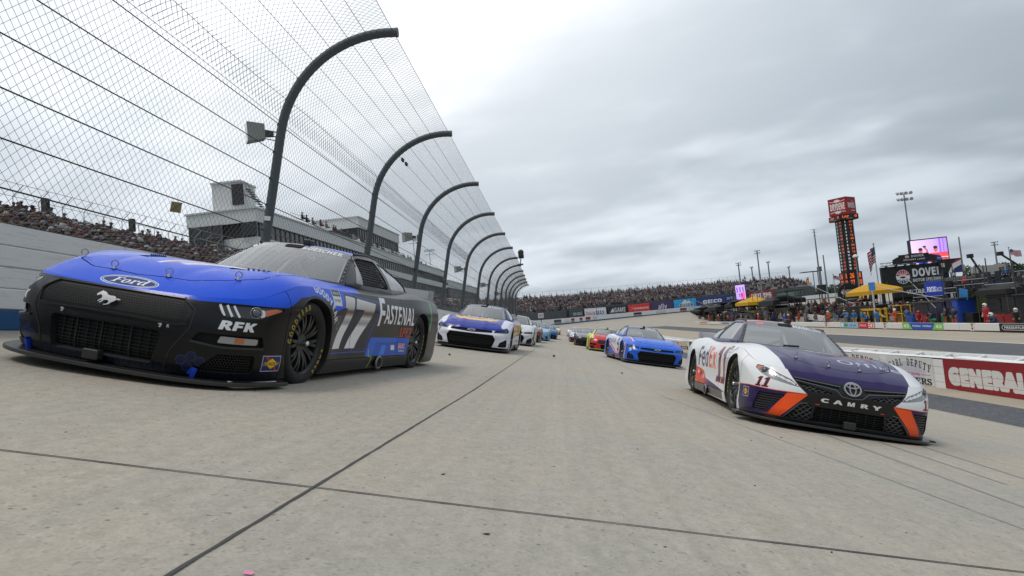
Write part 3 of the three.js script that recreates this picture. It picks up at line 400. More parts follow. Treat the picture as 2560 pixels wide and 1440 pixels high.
  ban(1463, 1517, 772, 794, 768, 793, 'white banner with red and blue letters on the far turn', (x, w, h) => { bg('#d2d6da')(x, w, h); fit(x, 'Dura', w * 0.27, h * 0.55, w * 0.42, h * 0.38, '#a02040'); fit(x, 'MAX', w * 0.7, h * 0.52, w * 0.42, h * 0.44, '#20386e'); });
  ban(1521, 1569, 767, 792, 762, 789, 'black banner with white letters GAME between the white and the red banner', (x, w, h) => { bg('#22262a')(x, w, h); poly(x, [[w * 0.1, h * 0.6], [w * 0.27, h * 0.18], [w * 0.33, h * 0.6]], '#dfe3e4'); fit(x, 'GAME', w * 0.62, h * 0.4, w * 0.6, h * 0.42, '#e6e9ea'); fit(x, 'THE SCIENCE IS STRONG', w * 0.5, h * 0.82, w * 0.8, h * 0.12, '#b9bcbd'); });
  ban(1572, 1626, 763, 784, 757, 780, 'red banner with white letters and a curved white mark', (x, w, h) => { bg('#b8302c')(x, w, h); x.strokeStyle = '#f0dada'; x.lineWidth = 14; x.beginPath(); x.arc(w * 0.14, h * 0.42, 30, -1.4, 1.5); x.stroke(); fit(x, 'DOORDASH', w * 0.6, h * 0.48, w * 0.7, h * 0.22, '#f2dada'); });
  ban(1628, 1684, 757, 779, 751, 776, 'dark purple banner with white lower case letters', (x, w, h) => { bg('#3d3050')(x, w, h); fit(x, 'ally', w * 0.52, h * 0.52, w * 0.4, h * 0.5, '#dcd6e4'); });
  ban(1686, 1742, 751, 774, 745, 767, 'light blue banner with dark letters under white peaks', (x, w, h) => { bg('#2f83bd')(x, w, h); poly(x, [[w * 0.3, h * 0.52], [w * 0.5, h * 0.08], [w * 0.6, h * 0.3], [w * 0.68, h * 0.2], [w * 0.82, h * 0.52]], '#dfe9f0'); fit(x, 'BUSCH', w * 0.55, h * 0.66, w * 0.62, h * 0.36, '#1c2530', { stroke: '#dfe9f0', lw: 16 }); });
  ban(1743, 1857, 745, 767, 735, 753, 'long dark blue banner with wide white letters', (x, w, h) => { bg('#22315c')(x, w, h); fit(x, 'GEICO', w * 0.34, h * 0.55, w * 0.42, h * 0.38, '#cfd6e4', { fat: 8 }); fit(x, 'XTII', w * 0.78, h * 0.42, w * 0.26, h * 0.3, '#c4cade', { style: '' }); });
  ban(1874, 1940, 732, 751, 725, 745, 'dark red banner with white arched letters right of the small screen', (x, w, h) => { bg('#7c2426')(x, w, h); fit(x, 'DRYDENE', w * 0.47, h * 0.5, w * 0.78, h * 0.5, '#e3d9d6', { fat: 6 }); x.strokeStyle = '#e3d9d6'; x.lineWidth = 10; x.beginPath(); x.moveTo(w * 0.1, h * 0.92); x.quadraticCurveTo(w * 0.5, h * 0.75, w * 0.86, h * 0.9); x.stroke(); });
  ban(1941, 2010, 726, 745, 720, 738, 'dull green netting panel at the right end of the far stand', (x, w, h) => { bg('#39453f')(x, w, h); for (let i = 0; i < 8; i++) { x.fillStyle = '#4b5851'; x.fillRect(i * 64, 0, 4, h); } x.fillStyle = '#55615b'; x.fillRect(20, 60, 150, 90); }, 256, 128);
  // small LED board
  { const p = turnP(arcAt(1855, 0.5), 0.5, 0), y0b = yAt(1858, 748, p), y1b = yAt(1858, 713, p), sc = thing('video_board', 'small bright pink and violet video board before the far stand', 'screen', null, V(p.x, y0b, p.z)), h = y1b - y0b, w = 2.3; const face = canvas(128, 192, (x) => { x.fillStyle = '#d0b0ff'; x.fillRect(0, 0, 128, 192); x.fillStyle = '#7a48c8'; for (let i = 0; i < 3; i++) x.fillRect(14 + i * 40, 30, 14, 66); x.fillStyle = '#ff6fa8'; x.fillRect(60, 100, 60, 84); x.fillStyle = '#fff'; fit(x, '19', 62, 140, 60, 50, '#8030c0'); });
    mesh('screen_cabinet', box(w + 0.2, h + 0.2, 0.5, 0, h / 2, -0.3), M([0.04, 0.04, 0.05], 0.7), sc); mesh('screen', new THREE.PlaneGeometry(w, h).translate(0, h / 2, 0), new THREE.MeshStandardMaterial({ color: 0x000000, emissive: 0xffffff, emissiveMap: face, emissiveIntensity: 0.9, roughness: 0.6 }), sc); mesh('leg', box(0.3, 4, 0.3, 0, -2.1, -0.3), darkSteel, sc); sc.rotation.y = -0.35; sc.rotation.z = 0.02; }
  // painted signs on the far wall
  const cols = ['#8c2a2a', '#e8e8e8', '#2a2e33', '#e2e2e2', '#7c2b2d', '#2d3035', '#e6e6e6'];
  [[1385, 1403, '#3a3d40'], [1412, 1424, '#d8d8d8'], [1428, 1436, '#8c2a2a'], [1449, 1456, '#8c2a2a'], [1464, 1476, '#7a2a2c'], [1482, 1492, '#c9c9c9'], [1584, 1604, '#303234'], [1640, 1665, '#d2d2d2'], [1700, 1716, '#8c2a2a']].forEach(([a, b, c], i) => { const ta = arcAt(a, 0), tb = arcAt(b, 0), S2 = (t) => STR + t * RAD; const s = thing('wall_sign', `small painted sign number ${i + 1} from the left along the far turn wall`, 'sign', 'small painted signs on the far turn wall'); s.userData.label = ['dark grey painted patch on the far wall, nearest the end of the straight', 'white painted patch on the far turn wall between dark grey and red ones', 'small dark red patch on the far turn wall, first red from the left', 'small dark red patch on the far turn wall below the MILE banner', 'wider dark red patch on the far turn wall below the white banner', 'pale grey patch on the far turn wall below the white banner', 'black patch on the far turn wall below the red banner', 'white patch on the far turn wall below the purple banner', 'dark red patch on the far turn wall below the light blue banner'][i]; mesh('panel', sheet(2, 1, (u, v) => [fq(lerp(S2(ta), S2(tb), u), 0.02, lerp(0.3, 0.98, v)), u, v]), M(c, 0.7), s); mesh('edge', sheet(2, 1, (u, v) => [fq(lerp(S2(ta), S2(tb), u), 0.03, lerp(0.42, 0.52, v)), u, v]), M('#bdbdbd', 0.7), s); });
  // little striped board at the end of the straight
  { const p = at(1352, 789, 100); const s = thing('striped_board', 'small white board with red and blue stripes at the end of the straight fence', 'sign', null, p); mesh('panel', box(0.85, 0.75, 0.06), M([0.75, 0.75, 0.76], 0.6), s); for (const [y, c] of [[0.2, '#b04040'], [0, '#4a5aa8'], [-0.2, '#b04040']]) mesh('stripe', box(0.7, 0.07, 0.02, 0, y, 0.045), M(c, 0.6), s); mesh('post', bar(V(0, -0.4, 0), V(0, -3.2, 0), 0.05), darkSteel, s); }
}
// ---------------------------------------------------------------- stock cars: bodies as surfaces over two parameters, cut along signed distances
const sdSeg = (px, py, ax, ay, bx, by) => { const ex = bx - ax, ey = by - ay, wx = px - ax, wy = py - ay, t = clamp((wx * ex + wy * ey) / (ex * ex + ey * ey || 1), 0, 1); return Math.hypot(wx - ex * t, wy - ey * t); };
function sdPoly(pts) {
  const bb = [1e9, 1e9, -1e9, -1e9]; for (const [x, y] of pts) { bb[0] = Math.min(bb[0], x); bb[1] = Math.min(bb[1], y); bb[2] = Math.max(bb[2], x); bb[3] = Math.max(bb[3], y); }
  const f = (x, y) => { let d = 1e9, s = 1; for (let i = 0, j = pts.length - 1; i < pts.length; j = i++) { const [ax, ay] = pts[i], [bx, by] = pts[j]; d = Math.min(d, sdSeg(x, y, ax, ay, bx, by)); if ((ay > y) !== (by > y) && x < ((bx - ax) * (y - ay)) / (by - ay) + ax) s = -s; } return s * d; };
  f.bb = bb; return f;
}
const sdCircle = (cx, cy, r) => { const f = (x, y) => Math.hypot(x - cx, y - cy) - r; f.bb = [cx - r, cy - r, cx + r, cy + r]; return f; };
function gridTris(cols, rows) { const t = []; for (let j = 0; j < rows.length - 1; j++) for (let i = 0; i < cols.length - 1; i++) { const a = [cols[i], rows[j]], b = [cols[i + 1], rows[j]], c = [cols[i + 1], rows[j + 1]], d = [cols[i], rows[j + 1]]; t.push([a, b, c], [a, c, d]); } return t; }
const range = (a, b, n) => Array.from({ length: n + 1 }, (_, i) => a + (b - a) * i / n);
function cut(tris, f) {                                               // -> inside (f < 0), outside, and the border segments
  const inn = [], out = [], seg = [], bb = f.bb;
  for (const t of tris) {
    if (bb) { const x0 = Math.min(t[0][0], t[1][0], t[2][0]), x1 = Math.max(t[0][0], t[1][0], t[2][0]), y0 = Math.min(t[0][1], t[1][1], t[2][1]), y1 = Math.max(t[0][1], t[1][1], t[2][1]); if (x1 < bb[0] || x0 > bb[2] || y1 < bb[1] || y0 > bb[3]) { out.push(t); continue; } }
    const d = t.map((v) => f(v[0], v[1])), n = (d[0] < 0) + (d[1] < 0) + (d[2] < 0);
    if (n === 0) { out.push(t); continue; } if (n === 3) { inn.push(t); continue; }
    let k = 0; if (n === 1) while (d[k] >= 0) k++; else while (d[k] < 0) k++;
    const a = t[k], b = t[(k + 1) % 3], c = t[(k + 2) % 3], da = d[k], db = d[(k + 1) % 3], dc = d[(k + 2) % 3], mix = (p, q, u, v) => { const m = u / (u - v); return [p[0] + (q[0] - p[0]) * m, p[1] + (q[1] - p[1]) * m]; };
    const ab = mix(a, b, da, db), ac = mix(a, c, da, dc), one = [[a, ab, ac]], two = [[ab, b, c], [ab, c, ac]];
    if (n === 1) { inn.push(...one); out.push(...two); seg.push([ab, ac]); } else { out.push(...one); inn.push(...two); seg.push([ac, ab]); }
  }
  return { inn, out, seg };
}
// triangles in parameters -> geometry on the surface map(p, q), pushed off by `off` along its normal; flip turns the normal
function onto(tris, map, o = {}) {
  const pos = [], nor = [], uv = [], idx = [], seen = new Map(), e = 0.002, off = o.off ?? 0;
  const id = (v) => { const k = Math.round(v[0] * 1e5) * 1e7 + Math.round(v[1] * 1e5); let i = seen.get(k); if (i !== undefined) return i;
    const p = map(v[0], v[1]), px = map(v[0] + e, v[1]), mx = map(v[0] - e, v[1]), py = map(v[0], v[1] + e), my = map(v[0], v[1] - e); const ax = px[0] - mx[0], ay = px[1] - mx[1], az = px[2] - mx[2], bx = py[0] - my[0], by = py[1] - my[1], bz = py[2] - my[2]; let nx = ay * bz - az * by, ny = az * bx - ax * bz, nz = ax * by - ay * bx; const l = Math.hypot(nx, ny, nz) * (o.flip ? -1 : 1) || 1; nx /= l; ny /= l; nz /= l;
    i = pos.length / 3; seen.set(k, i); pos.push(p[0] + nx * off, p[1] + ny * off, p[2] + nz * off); nor.push(nx, ny, nz); uv.push(...(o.uv ? o.uv(v[0], v[1]) : v)); return i; };
  for (const t of tris) { const a = id(t[0]), b = id(t[1]), c = id(t[2]); if (a !== b && b !== c && a !== c) o.flip ? idx.push(a, c, b) : idx.push(a, b, c); }
  const g = new THREE.BufferGeometry(); g.setAttribute('position', new THREE.Float32BufferAttribute(pos, 3)); g.setAttribute('normal', new THREE.Float32BufferAttribute(nor, 3)); g.setAttribute('uv', new THREE.Float32BufferAttribute(uv, 2)); g.setIndex(idx); return g;
}
function rim(seg, map, o0, o1, o = {}) {                               // the wall along a cut, from offset o0 to o1
  const pos = [], uv = [], e = 0.002; const P = (v, off) => { const p = V(...map(...v)), n = V(...map(v[0] + e, v[1])).sub(V(...map(v[0] - e, v[1]))).cross(V(...map(v[0], v[1] + e)).sub(V(...map(v[0], v[1] - e)))).normalize().multiplyScalar(o.flip ? -1 : 1); return p.addScaledVector(n, off); };
  for (const [a, b] of seg) { const q = [P(a, o0), P(b, o0), P(b, o1), P(a, o1)]; for (const k of [0, 1, 2, 0, 2, 3]) { pos.push(q[k].x, q[k].y, q[k].z); uv.push(...(o.uv ? o.uv(...(k === 1 || k === 2 ? b : a)) : [0, 0])); } }
  return rawGeo(pos, uv);
}
// plan of the body at bumper height, left half from nose to tail (x: the car's left, z: forwards, origin on the ground between the axles)
const planCurve = new THREE.CatmullRomCurve3([[-0.35, 2.405], [0, 2.42], [0.35, 2.405], [0.62, 2.355], [0.83, 2.235], [0.925, 2.04], [0.965, 1.82], [0.975, 1.4], [0.965, 0.7], [0.965, 0], [0.975, -0.7], [0.99, -1.4], [0.975, -2], [0.94, -2.3], [0.85, -2.43], [0.5, -2.48], [0, -2.5], [-0.5, -2.48]].map(([x, z]) => V(x, 0, z)));
const PN = 1200, planTab = (() => { const all = []; for (let i = 0; i <= 6000; i++) all.push(planCurve.getPoint(i / 6000)); const a = all.findIndex((p) => p.x >= 0), b = all.length - 1 - [...all].reverse().findIndex((p) => p.z < -2 && p.x >= 0); const c = all.slice(a, b + 1); c[0].x = 0; c[c.length - 1].x = 0; const d = [0]; for (let i = 1; i < c.length; i++) d.push(d[i - 1] + c[i].distanceTo(c[i - 1])); const len = d[d.length - 1], out = []; let k = 0; for (let i = 0; i <= PN; i++) { const s = i / PN * len; while (k < d.length - 2 && d[k + 1] < s) k++; const m = (s - d[k]) / (d[k + 1] - d[k]); out.push(c[k].clone().lerp(c[k + 1], clamp(m, 0, 1))); } out.len = len; return out; })();
const SLEN = planTab.len;
function plan(a) { const t = clamp(a / SLEN, 0, 1) * PN, i = Math.min(PN - 1, Math.floor(t)), m = t - i, p = planTab[i], q = planTab[i + 1], u = planTab[Math.max(0, i - 4)], v = planTab[Math.min(PN, i + 5)]; const dx = v.x - u.x, dz = v.z - u.z, l = Math.hypot(dx, dz); return [p.x + (q.x - p.x) * m, p.z + (q.z - p.z) * m, -dz / l, dx / l]; }
const sOfZ = (z) => { let lo = 0.5, hi = SLEN - 0.6; for (let i = 0; i < 30; i++) { const m = (lo + hi) / 2; if (plan(m)[1] > z) lo = m; else hi = m; } return lo; };
const AX = 1.397, sF = sOfZ(AX), sR = sOfZ(-AX), WR = 0.345;
const interp = (tab, x) => { if (x >= tab[0][0]) return tab[0][1]; for (let i = 1; i < tab.length; i++) if (x >= tab[i][0]) { const k = (x - tab[i][0]) / (tab[i - 1][0] - tab[i][0]), s = k * k * (3 - 2 * k) * 0.5 + k * 0.5; return lerp(tab[i][1], tab[i - 1][1], s); } return tab[tab.length - 1][1]; };
const oTop = (a) => lerp(0.10, 0.065, smoothstep(a, 0.6, 1.4));
const outline = (() => { const l = [], n = 110; for (let i = 0; i <= n; i++) { const a = i / n * SLEN, [x, z, nx, nz] = plan(a), o = oTop(a); l.push([Math.max(0, x - nx * o), z - nz * o]); } return [...l, ...l.slice(1, -1).reverse().map(([x, z]) => [-x, z])]; })();
const sdOutline = sdPoly(outline);
const HEIGHT = [[2.4, 0.765], [2.0, 0.805], [1.4, 0.850], [0.8, 0.868], [0.3, 0.878], [-0.6, 0.888], [-1.4, 0.91], [-2.0, 0.915], [-2.5, 0.89]];
function makeShape(k) {                                               // k: small differences between the makes
  const top = (x, z) => { const dE = -sdOutline(x, z), ax = Math.abs(x), A = lerp(0.065, k.nose ?? 0.19, smoothstep(z, 1.55, 2.15)); let h = interp(HEIGHT, z) + (k.lift ?? 0) * smoothstep(z, 0.8, 2.0); h += 0.03 * Math.exp(-(((ax - 0.72) / 0.17) ** 2)) * Math.exp(-(((z - 1.35) / 0.6) ** 2)); h += 0.03 * Math.exp(-(((ax - 0.80) / 0.15) ** 2)) * Math.exp(-(((z + 1.5) / 0.6) ** 2)); h += 0.014 * Math.exp(-((ax / 0.45) ** 4)) * smoothstep(z, 0.5, 1.0) * (1 - smoothstep(z, 1.9, 2.3)); if (k.crease) h += k.crease(ax, z); return h - A * Math.exp(-Math.max(dE, -0.02) / lerp(0.11, 0.25, smoothstep(z, 1.6, 2.15))); };
  const yt = []; for (let i = 0; i <= 300; i++) { const a = i / 300 * SLEN, [x, z, nx, nz] = plan(a), o = oTop(a); yt.push(top(x - nx * o, z - nz * o)); }
  const yTop = (a) => { const t = clamp(a / SLEN, 0, 1) * 300, i = Math.min(299, Math.floor(t)); return lerp(yt[i], yt[i + 1], t - i); };
  const belt = (s, y) => {
    const a = Math.abs(s), [x, z, nx, nz] = plan(a), w = smoothstep(a, 0.8, 1.35), y1 = lerp(0.36, 0.60, w), T0 = yTop(a); let o = 0;
    if (y > y1) o = -oTop(a) * ((y - y1) / (T0 - y1)) ** 2; else if (y < 0.2) o = -lerp(0.045, 0.03, w) * ((0.2 - y) / 0.12) ** 1.5;
    if (k.fascia) o += k.fascia(a, y);
    o += 0.018 * w * Math.exp(-(((a - sF) / 0.5) ** 2) - (((y - 0.6) / 0.16) ** 2)) + 0.02 * w * Math.exp(-(((a - sR) / 0.55) ** 2) - (((y - 0.66) / 0.18) ** 2)) - 0.022 * w * smoothstep(a, sF + 0.35, sF + 0.6) * (1 - smoothstep(a, sR - 0.75, sR - 0.4)) * Math.exp(-(((y - 0.38) / 0.14) ** 2));
    return [(x + nx * o) * (s < 0 ? -1 : 1), y, z + nz * o];
  };
  return { top, yTop, belt };
}
// drawing on the belt: metres along the half plan (s) and up (y); the left side on the upper half of the canvas, the right side on the lower
const BS = 5.4, BH = 1.06;
function beltCanvas(W, draw) {
  const K = W / BS, H = Math.round(BH * K);
  return canvas(W, H * 2, (x) => { for (const side of [1, -1]) { x.save(); x.translate(0, side > 0 ? 0 : H); x.beginPath(); x.rect(0, 0, W, H); x.clip(); const X0 = (s) => (side > 0 ? s * K : W - s * K), Y = (y) => (BH - y) * K;
    const D = { x, side, K, X: X0, Y, poly: (pts, c) => poly(x, pts.map(([s, y]) => [X0(s), Y(y)]), c), fill: (c) => { x.fillStyle = c; x.fillRect(0, 0, W, H); }, text: (str, s, y, w, h, c, o = {}) => fit(x, str, X0(s), Y(y), w * K, h * K, c, { ...o, rot: (o.rot ?? 0) }), line: (pts, w, c) => { x.strokeStyle = c; x.lineWidth = w * K; x.lineJoin = 'round'; x.beginPath(); pts.forEach(([s, y], i) => (i ? x.lineTo(X0(s), Y(y)) : x.moveTo(X0(s), Y(y)))); x.stroke(); }, grad: (pts, a, b, stops) => { const g = x.createLinearGradient(X0(a[0]), Y(a[1]), X0(b[0]), Y(b[1])); stops.forEach(([t, c]) => g.addColorStop(t, c)); poly(x, pts.map(([s, y]) => [X0(s), Y(y)]), g); }, oval: (s, y, rx, ry, c, lw) => { x.beginPath(); x.ellipse(X0(s), Y(y), rx * K, ry * K, 0, 0, 7); if (lw) { x.strokeStyle = c; x.lineWidth = lw * K; x.stroke(); } else { x.fillStyle = c; x.fill(); } } };
    draw(D); x.restore(); } });
}
const PW = 2.0, PL = 5.0;
function planCanvas(W, draw) { const K = W / PW, H = Math.round(PL * K); return canvas(W, H, (x) => { const X0 = (v) => (1 + v) * K, Y = (z) => (2.5 - z) * K; const D = { x, K, X: X0, Y, fill: (c) => { x.fillStyle = c; x.fillRect(0, 0, W, H); }, poly: (pts, c) => poly(x, pts.map(([a, b]) => [X0(a), Y(b)]), c), text: (str, a, z, w, h, c, o = {}) => fit(x, str, X0(a), Y(z), w * K, h * K, c, { flipY: true, ...o }), line: (pts, w, c) => { x.strokeStyle = c; x.lineWidth = w * K; x.beginPath(); pts.forEach(([a, b], i) => (i ? x.lineTo(X0(a), Y(b)) : x.moveTo(X0(a), Y(b)))); x.stroke(); }, oval: (a, z, rx, rz, c, lw) => { x.beginPath(); x.ellipse(X0(a), Y(z), rx * K, rz * K, 0, 0, 7); if (lw) { x.strokeStyle = c; x.lineWidth = lw * K; x.stroke(); } else { x.fillStyle = c; x.fill(); } } }; draw(D); }); }
const beltUV = (s, y) => (s >= 0 ? [s / BS, 0.5 + 0.5 * y / BH] : [1 + s / BS, 0.5 * y / BH]);
const topUV = (x, z) => [(1 + x) / PW, 1 - (2.5 - z) / PL];
const blackPlastic = M([0.012, 0.012, 0.013], 0.5), satin = M([0.022, 0.022, 0.024], 0.42), carbon = M([0.02, 0.021, 0.022], 0.38, 0, { clearcoat: 0.3 }), rubber = M([0.016, 0.016, 0.017], 0.8), chrome = M([0.7, 0.7, 0.72], 0.18, 1), greyMetal = M([0.3, 0.3, 0.31], 0.35, 0.8);
const windowGlass = new THREE.MeshPhysicalMaterial({ color: lin([0.66, 0.68, 0.70]), roughness: 0.03, transmission: 0.72, thickness: 0, ior: 1.7 });
const sideGlass = new THREE.MeshPhysicalMaterial({ color: lin([0.58, 0.60, 0.62]), roughness: 0.05, transmission: 0.6, thickness: 0, ior: 1.7 });
const lensGlass = new THREE.MeshPhysicalMaterial({ color: 0xffffff, roughness: 0.03, transmission: 0.95, thickness: 0, ior: 1.5 });
// ---------------------------------------------------------------- one wheel, shared by all
const tyreMap = canvas(512, 512, (x) => { x.fillStyle = '#1b1b1b'; x.fillRect(0, 0, 512, 512); x.translate(256, 256); const arcText = (str, mid, r, size, step) => { x.font = `bold ${size}px sans-serif`; x.textAlign = 'center'; x.textBaseline = 'middle'; x.fillStyle = '#b8a01c'; [...str].forEach((c, i) => { const a = mid + (i - (str.length - 1) / 2) * step; x.save(); x.rotate(a); x.translate(0, -r); x.scale(0.9, 1); x.fillText(c, 0, 0); x.restore(); }); }; arcText('GOODYEAR', -0.85, 222, 46, 0.185); arcText('EAGLE', 2.15, 222, 46, 0.18); for (let i = 0; i < 300; i++) { x.fillStyle = `rgba(90,85,78,${rnd(0.02, 0.10)})`; x.beginPath(); x.arc(rnd(-256, 256), rnd(-256, 256), rnd(1, 9), 0, 7); x.fill(); } });
const wheelProto = (() => {                                            // outer face towards +x
  const w = new THREE.Group(); w.name = 'wheel';
  const side = []; for (let i = 0; i <= 10; i++) { const t = i / 10; side.push([lerp(0.240, 0.335, t), 0.150 + 0.016 * Math.sin(Math.PI * Math.min(1, t * 1.05)) - 0.03 * smoothstep(t, 0.85, 1) * (t - 0.85) / 0.15]); }
  const tread = [[0.335, 0.122], [0.343, 0.10], [0.345, 0.05], [0.345, -0.12], [0.335, -0.15], [0.24, -0.155]];
  const lathe = (pr, n) => new THREE.LatheGeometry(pr.map(([r, x]) => new THREE.Vector2(r, x)), n).rotateZ(-Math.PI / 2);
  const sw = sheet(72, 10, (u, v) => { const a = u * 2 * Math.PI, [r, x] = side[Math.round(v * 10)]; return [V(x, Math.sin(a) * r, -Math.cos(a) * r), 0.5 + 0.5 * Math.cos(a) * r / 0.335, 0.5 + 0.5 * Math.sin(a) * r / 0.335]; });
  const ty = new THREE.Mesh(sw, new THREE.MeshStandardMaterial({ map: tyreMap, roughness: 0.75 })); ty.name = 'tyre'; w.add(ty);
  const tr = new THREE.Mesh(lathe([...tread].reverse(), 72), rubber); tr.name = 'tread'; w.add(tr);
  const rimG = [lathe([[0.235, -0.14], [0.225, -0.1], [0.222, 0.05], [0.228, 0.10], [0.242, 0.148], [0.247, 0.152], [0.241, 0.156], [0.228, 0.130]], 64), lathe([[0.22, -0.02], [0.02, -0.02]], 40)];
  const sp = (a, ox, a2) => { const p0 = V(0.085, Math.sin(a) * 0.055, Math.cos(a) * 0.055), p1 = V(0.115, Math.sin(a2) * 0.234, Math.cos(a2) * 0.234), g = new THREE.BoxGeometry(0.03, 1, 0.024, 1, 6, 1), P = g.attributes.position, ax = p1.clone().sub(p0), ln = ax.length(); ax.normalize(); const sx = V(1, 0, 0), tz = ax.clone().cross(sx).normalize(); for (let i = 0; i < P.count; i++) { const y = P.getY(i) + 0.5, ww = lerp(1.35, 0.8, y), d = p0.clone().addScaledVector(ax, y * ln).addScaledVector(sx, P.getX(i) * 1.2 + 0.02 * Math.sin(y * Math.PI)).addScaledVector(tz, P.getZ(i) * ww); P.setXYZ(i, d.x, d.y, d.z); } g.computeVertexNormals(); return g; };
  for (let k = 0; k < 10; k++) { const a = k / 10 * 2 * Math.PI; rimG.push(sp(a, 0, a - 0.12), sp(a, 0, a + 0.12)); }
  rimG.push(new THREE.CylinderGeometry(0.07, 0.078, 0.05, 24).rotateZ(-Math.PI / 2).translate(0.085, 0, 0));
  const r = new THREE.Mesh(merge(rimG), M([0.022, 0.023, 0.024], 0.32, 0.3)); r.name = 'rim'; w.add(r);
  const nut = new THREE.Mesh(merge([new THREE.CylinderGeometry(0.022, 0.030, 0.05, 12).rotateZ(-Math.PI / 2).translate(0.135, 0, 0), new THREE.SphereGeometry(0.024, 10, 8).translate(0.155, 0, 0)]), M([0.62, 0.62, 0.62], 0.25, 1)); nut.name = 'wheel_nut'; w.add(nut);
  const br = new THREE.Mesh(new THREE.CylinderGeometry(0.185, 0.185, 0.03, 32).rotateZ(-Math.PI / 2).translate(0.0, 0, 0), M([0.10, 0.09, 0.085], 0.5, 0.6)); br.name = 'brake_disc'; w.add(br);
  return w;
})();

// ---------------------------------------------------------------- the car
function makeCar(o) {
  const car = new THREE.Group(); car.name = numbered('race_car'); scene.add(car); tag(car, o.label, 'race car', 'race cars following in two rows');
  const SH = makeShape(o.shape), { top, yTop, belt } = SH, hi = o.detail ?? 2, st = hi === 2 ? 1 : hi === 1 ? 1.7 : 3;
  const paint = new THREE.MeshPhysicalMaterial({ map: beltCanvas(o.beltW ?? (hi === 2 ? 2048 : hi === 1 ? 1536 : 512), o.belt), roughness: o.rough ?? 0.38, clearcoat: o.coat ?? 0.35, clearcoatRoughness: 0.15, specularIntensity: o.spec ?? 0.7 });
  const topPaint = new THREE.MeshPhysicalMaterial({ map: planCanvas(hi === 2 ? 640 : hi === 1 ? 420 : 160, o.plan), roughness: o.rough ?? 0.38, clearcoat: o.coat ?? 0.35, clearcoatRoughness: 0.15, specularIntensity: o.spec ?? 0.7 });
  const part = (name, geo, mat, parent = car, label) => { const m = mesh(name, geo, mat, parent, label); return m; };
  // belt
  const cols = [], fine = 0.02 * st, coarse = 0.05 * st; for (let a = 0; a < SLEN - 0.01; a += a < 1.32 ? fine : coarse) cols.push(a); cols.push(SLEN);
  const signed = [...cols.slice(1).reverse().map((a) => -a), ...cols], rows = range(0.085, 1.02, Math.round(46 / st));
  let tris = cut(gridTris(signed, rows), Object.assign((s, y) => y - yTop(Math.abs(s)), {})).inn;
  const BM = (s, y) => belt(s, y), flipB = true;                        // orientation: s to the car's left seen from the front
  const bo = { uv: beltUV, flip: false }; const both = (t) => { const c = cut(t, (s) => s); return [c.inn, c.out]; };
  const geoB = (t, off = 0) => merge(both(t).map((h, i) => (h.length ? onto(h, BM, { uv: i ? beltUV : (s, y) => beltUV(Math.min(s, -1e-6), y), off }) : null)));
  const arch = []; const sides = [1, -1];
  for (const sd of sides) for (const sx of [sF, sR]) { const c = cut(tris, sdCircle(sd * sx, WR - 0.005, sx === sF ? 0.372 : 0.368)); tris = c.out; arch.push(rim(c.seg, BM, 0, -0.07)); }
  part('arch_lip', merge(arch), blackPlastic);
  // recesses of the face
  for (const f of o.features ?? []) for (const sd of f.centre ? [1] : sides) {
    if (f.level && hi < f.level) continue;
    const c = cut(tris, sdPoly(f.poly.map(([s, y]) => [s * sd, y]))); tris = c.out; if (!c.inn.length) continue;
    const g = [f.paint ? geoB(c.inn, -f.depth) : onto(c.inn, BM, { off: -f.depth, uv: (s, y) => [s * 4, y * 4] }), rim(c.seg, BM, 0.0005, -f.depth, { uv: beltUV })];
    part(f.name, merge(g), f.paint ? paint : f.mat ?? blackPlastic, car, f.label);
  }
  const ribbonB = (pts, w, off) => { const pos = [], uv = []; for (let i = 0; i < pts.length - 1; i++) { const [a, b] = [pts[i], pts[i + 1]], dx = b[0] - a[0], dy = b[1] - a[1], l = Math.hypot(dx, dy) || 1, nx = -dy / l * w / 2, ny = dx / l * w / 2, n = Math.max(1, Math.ceil(l / 0.06)); for (let k = 0; k < n; k++) { const p = (t, sg, of) => { const s = a[0] + dx * t + nx * sg, y = a[1] + dy * t + ny * sg, e = 0.002, q = V(...BM(s, y)), nn = V(...BM(s + e, y)).sub(V(...BM(s - e, y))).cross(V(...BM(s, y + e)).sub(V(...BM(s, y - e)))).normalize(); return q.addScaledVector(nn, of); }; const t0 = k / n, t1 = (k + 1) / n; for (const [A, B, C, D] of [[p(t0, 1, off), p(t0, -1, off), p(t1, -1, off), p(t1, 1, off)], [p(t0, 1, off - 0.03), p(t0, 1, off), p(t1, 1, off), p(t1, 1, off - 0.03)], [p(t0, -1, off), p(t0, -1, off - 0.03), p(t1, -1, off - 0.03), p(t1, -1, off)]]) for (const q of [A, B, C, A, C, D]) { pos.push(q.x, q.y, q.z); uv.push(0, 0); } } } return rawGeo(pos, uv); };
  if (hi > 0) for (const f of o.ribbons ?? []) { if (f.level && hi < f.level) continue; for (const sd of f.centre ? [1] : sides) { const each = f.lines.map((l) => ribbonB(l.map(([s, y]) => [s * sd, y]), f.w, f.off ?? 0.004)); if (f.each) each.forEach((g) => part(f.name, g, f.mat)); else part(f.name, merge(each), f.mat).userData.kind = f.lines.length > 1 ? 'stuff' : undefined; } }
  // panels
  const gap = 0.003, split = (f) => { const a = cut(tris, (s, y) => f(s, y) + gap), b = cut(a.out, (s, y) => f(s, y) - gap); tris = b.out; return a.inn; };
  const sB = sOfZ(1.79), sD0 = sOfZ(0.56), sD1 = sOfZ(-0.72), sQ = sOfZ(-2.2);
  const fb = split((s) => Math.abs(s) - sB); part('front_bumper', geoB(fb), paint);
  for (const sd of sides) { const sk = split((s, y) => Math.max(y - 0.205, sF + 0.3 - s * sd, s * sd - sR + 0.3)); part('side_skirt', geoB(sk), paint); }
  for (const sd of sides) part('fender', geoB(split((s) => Math.max(-s * sd, s * sd - sD0))), paint);
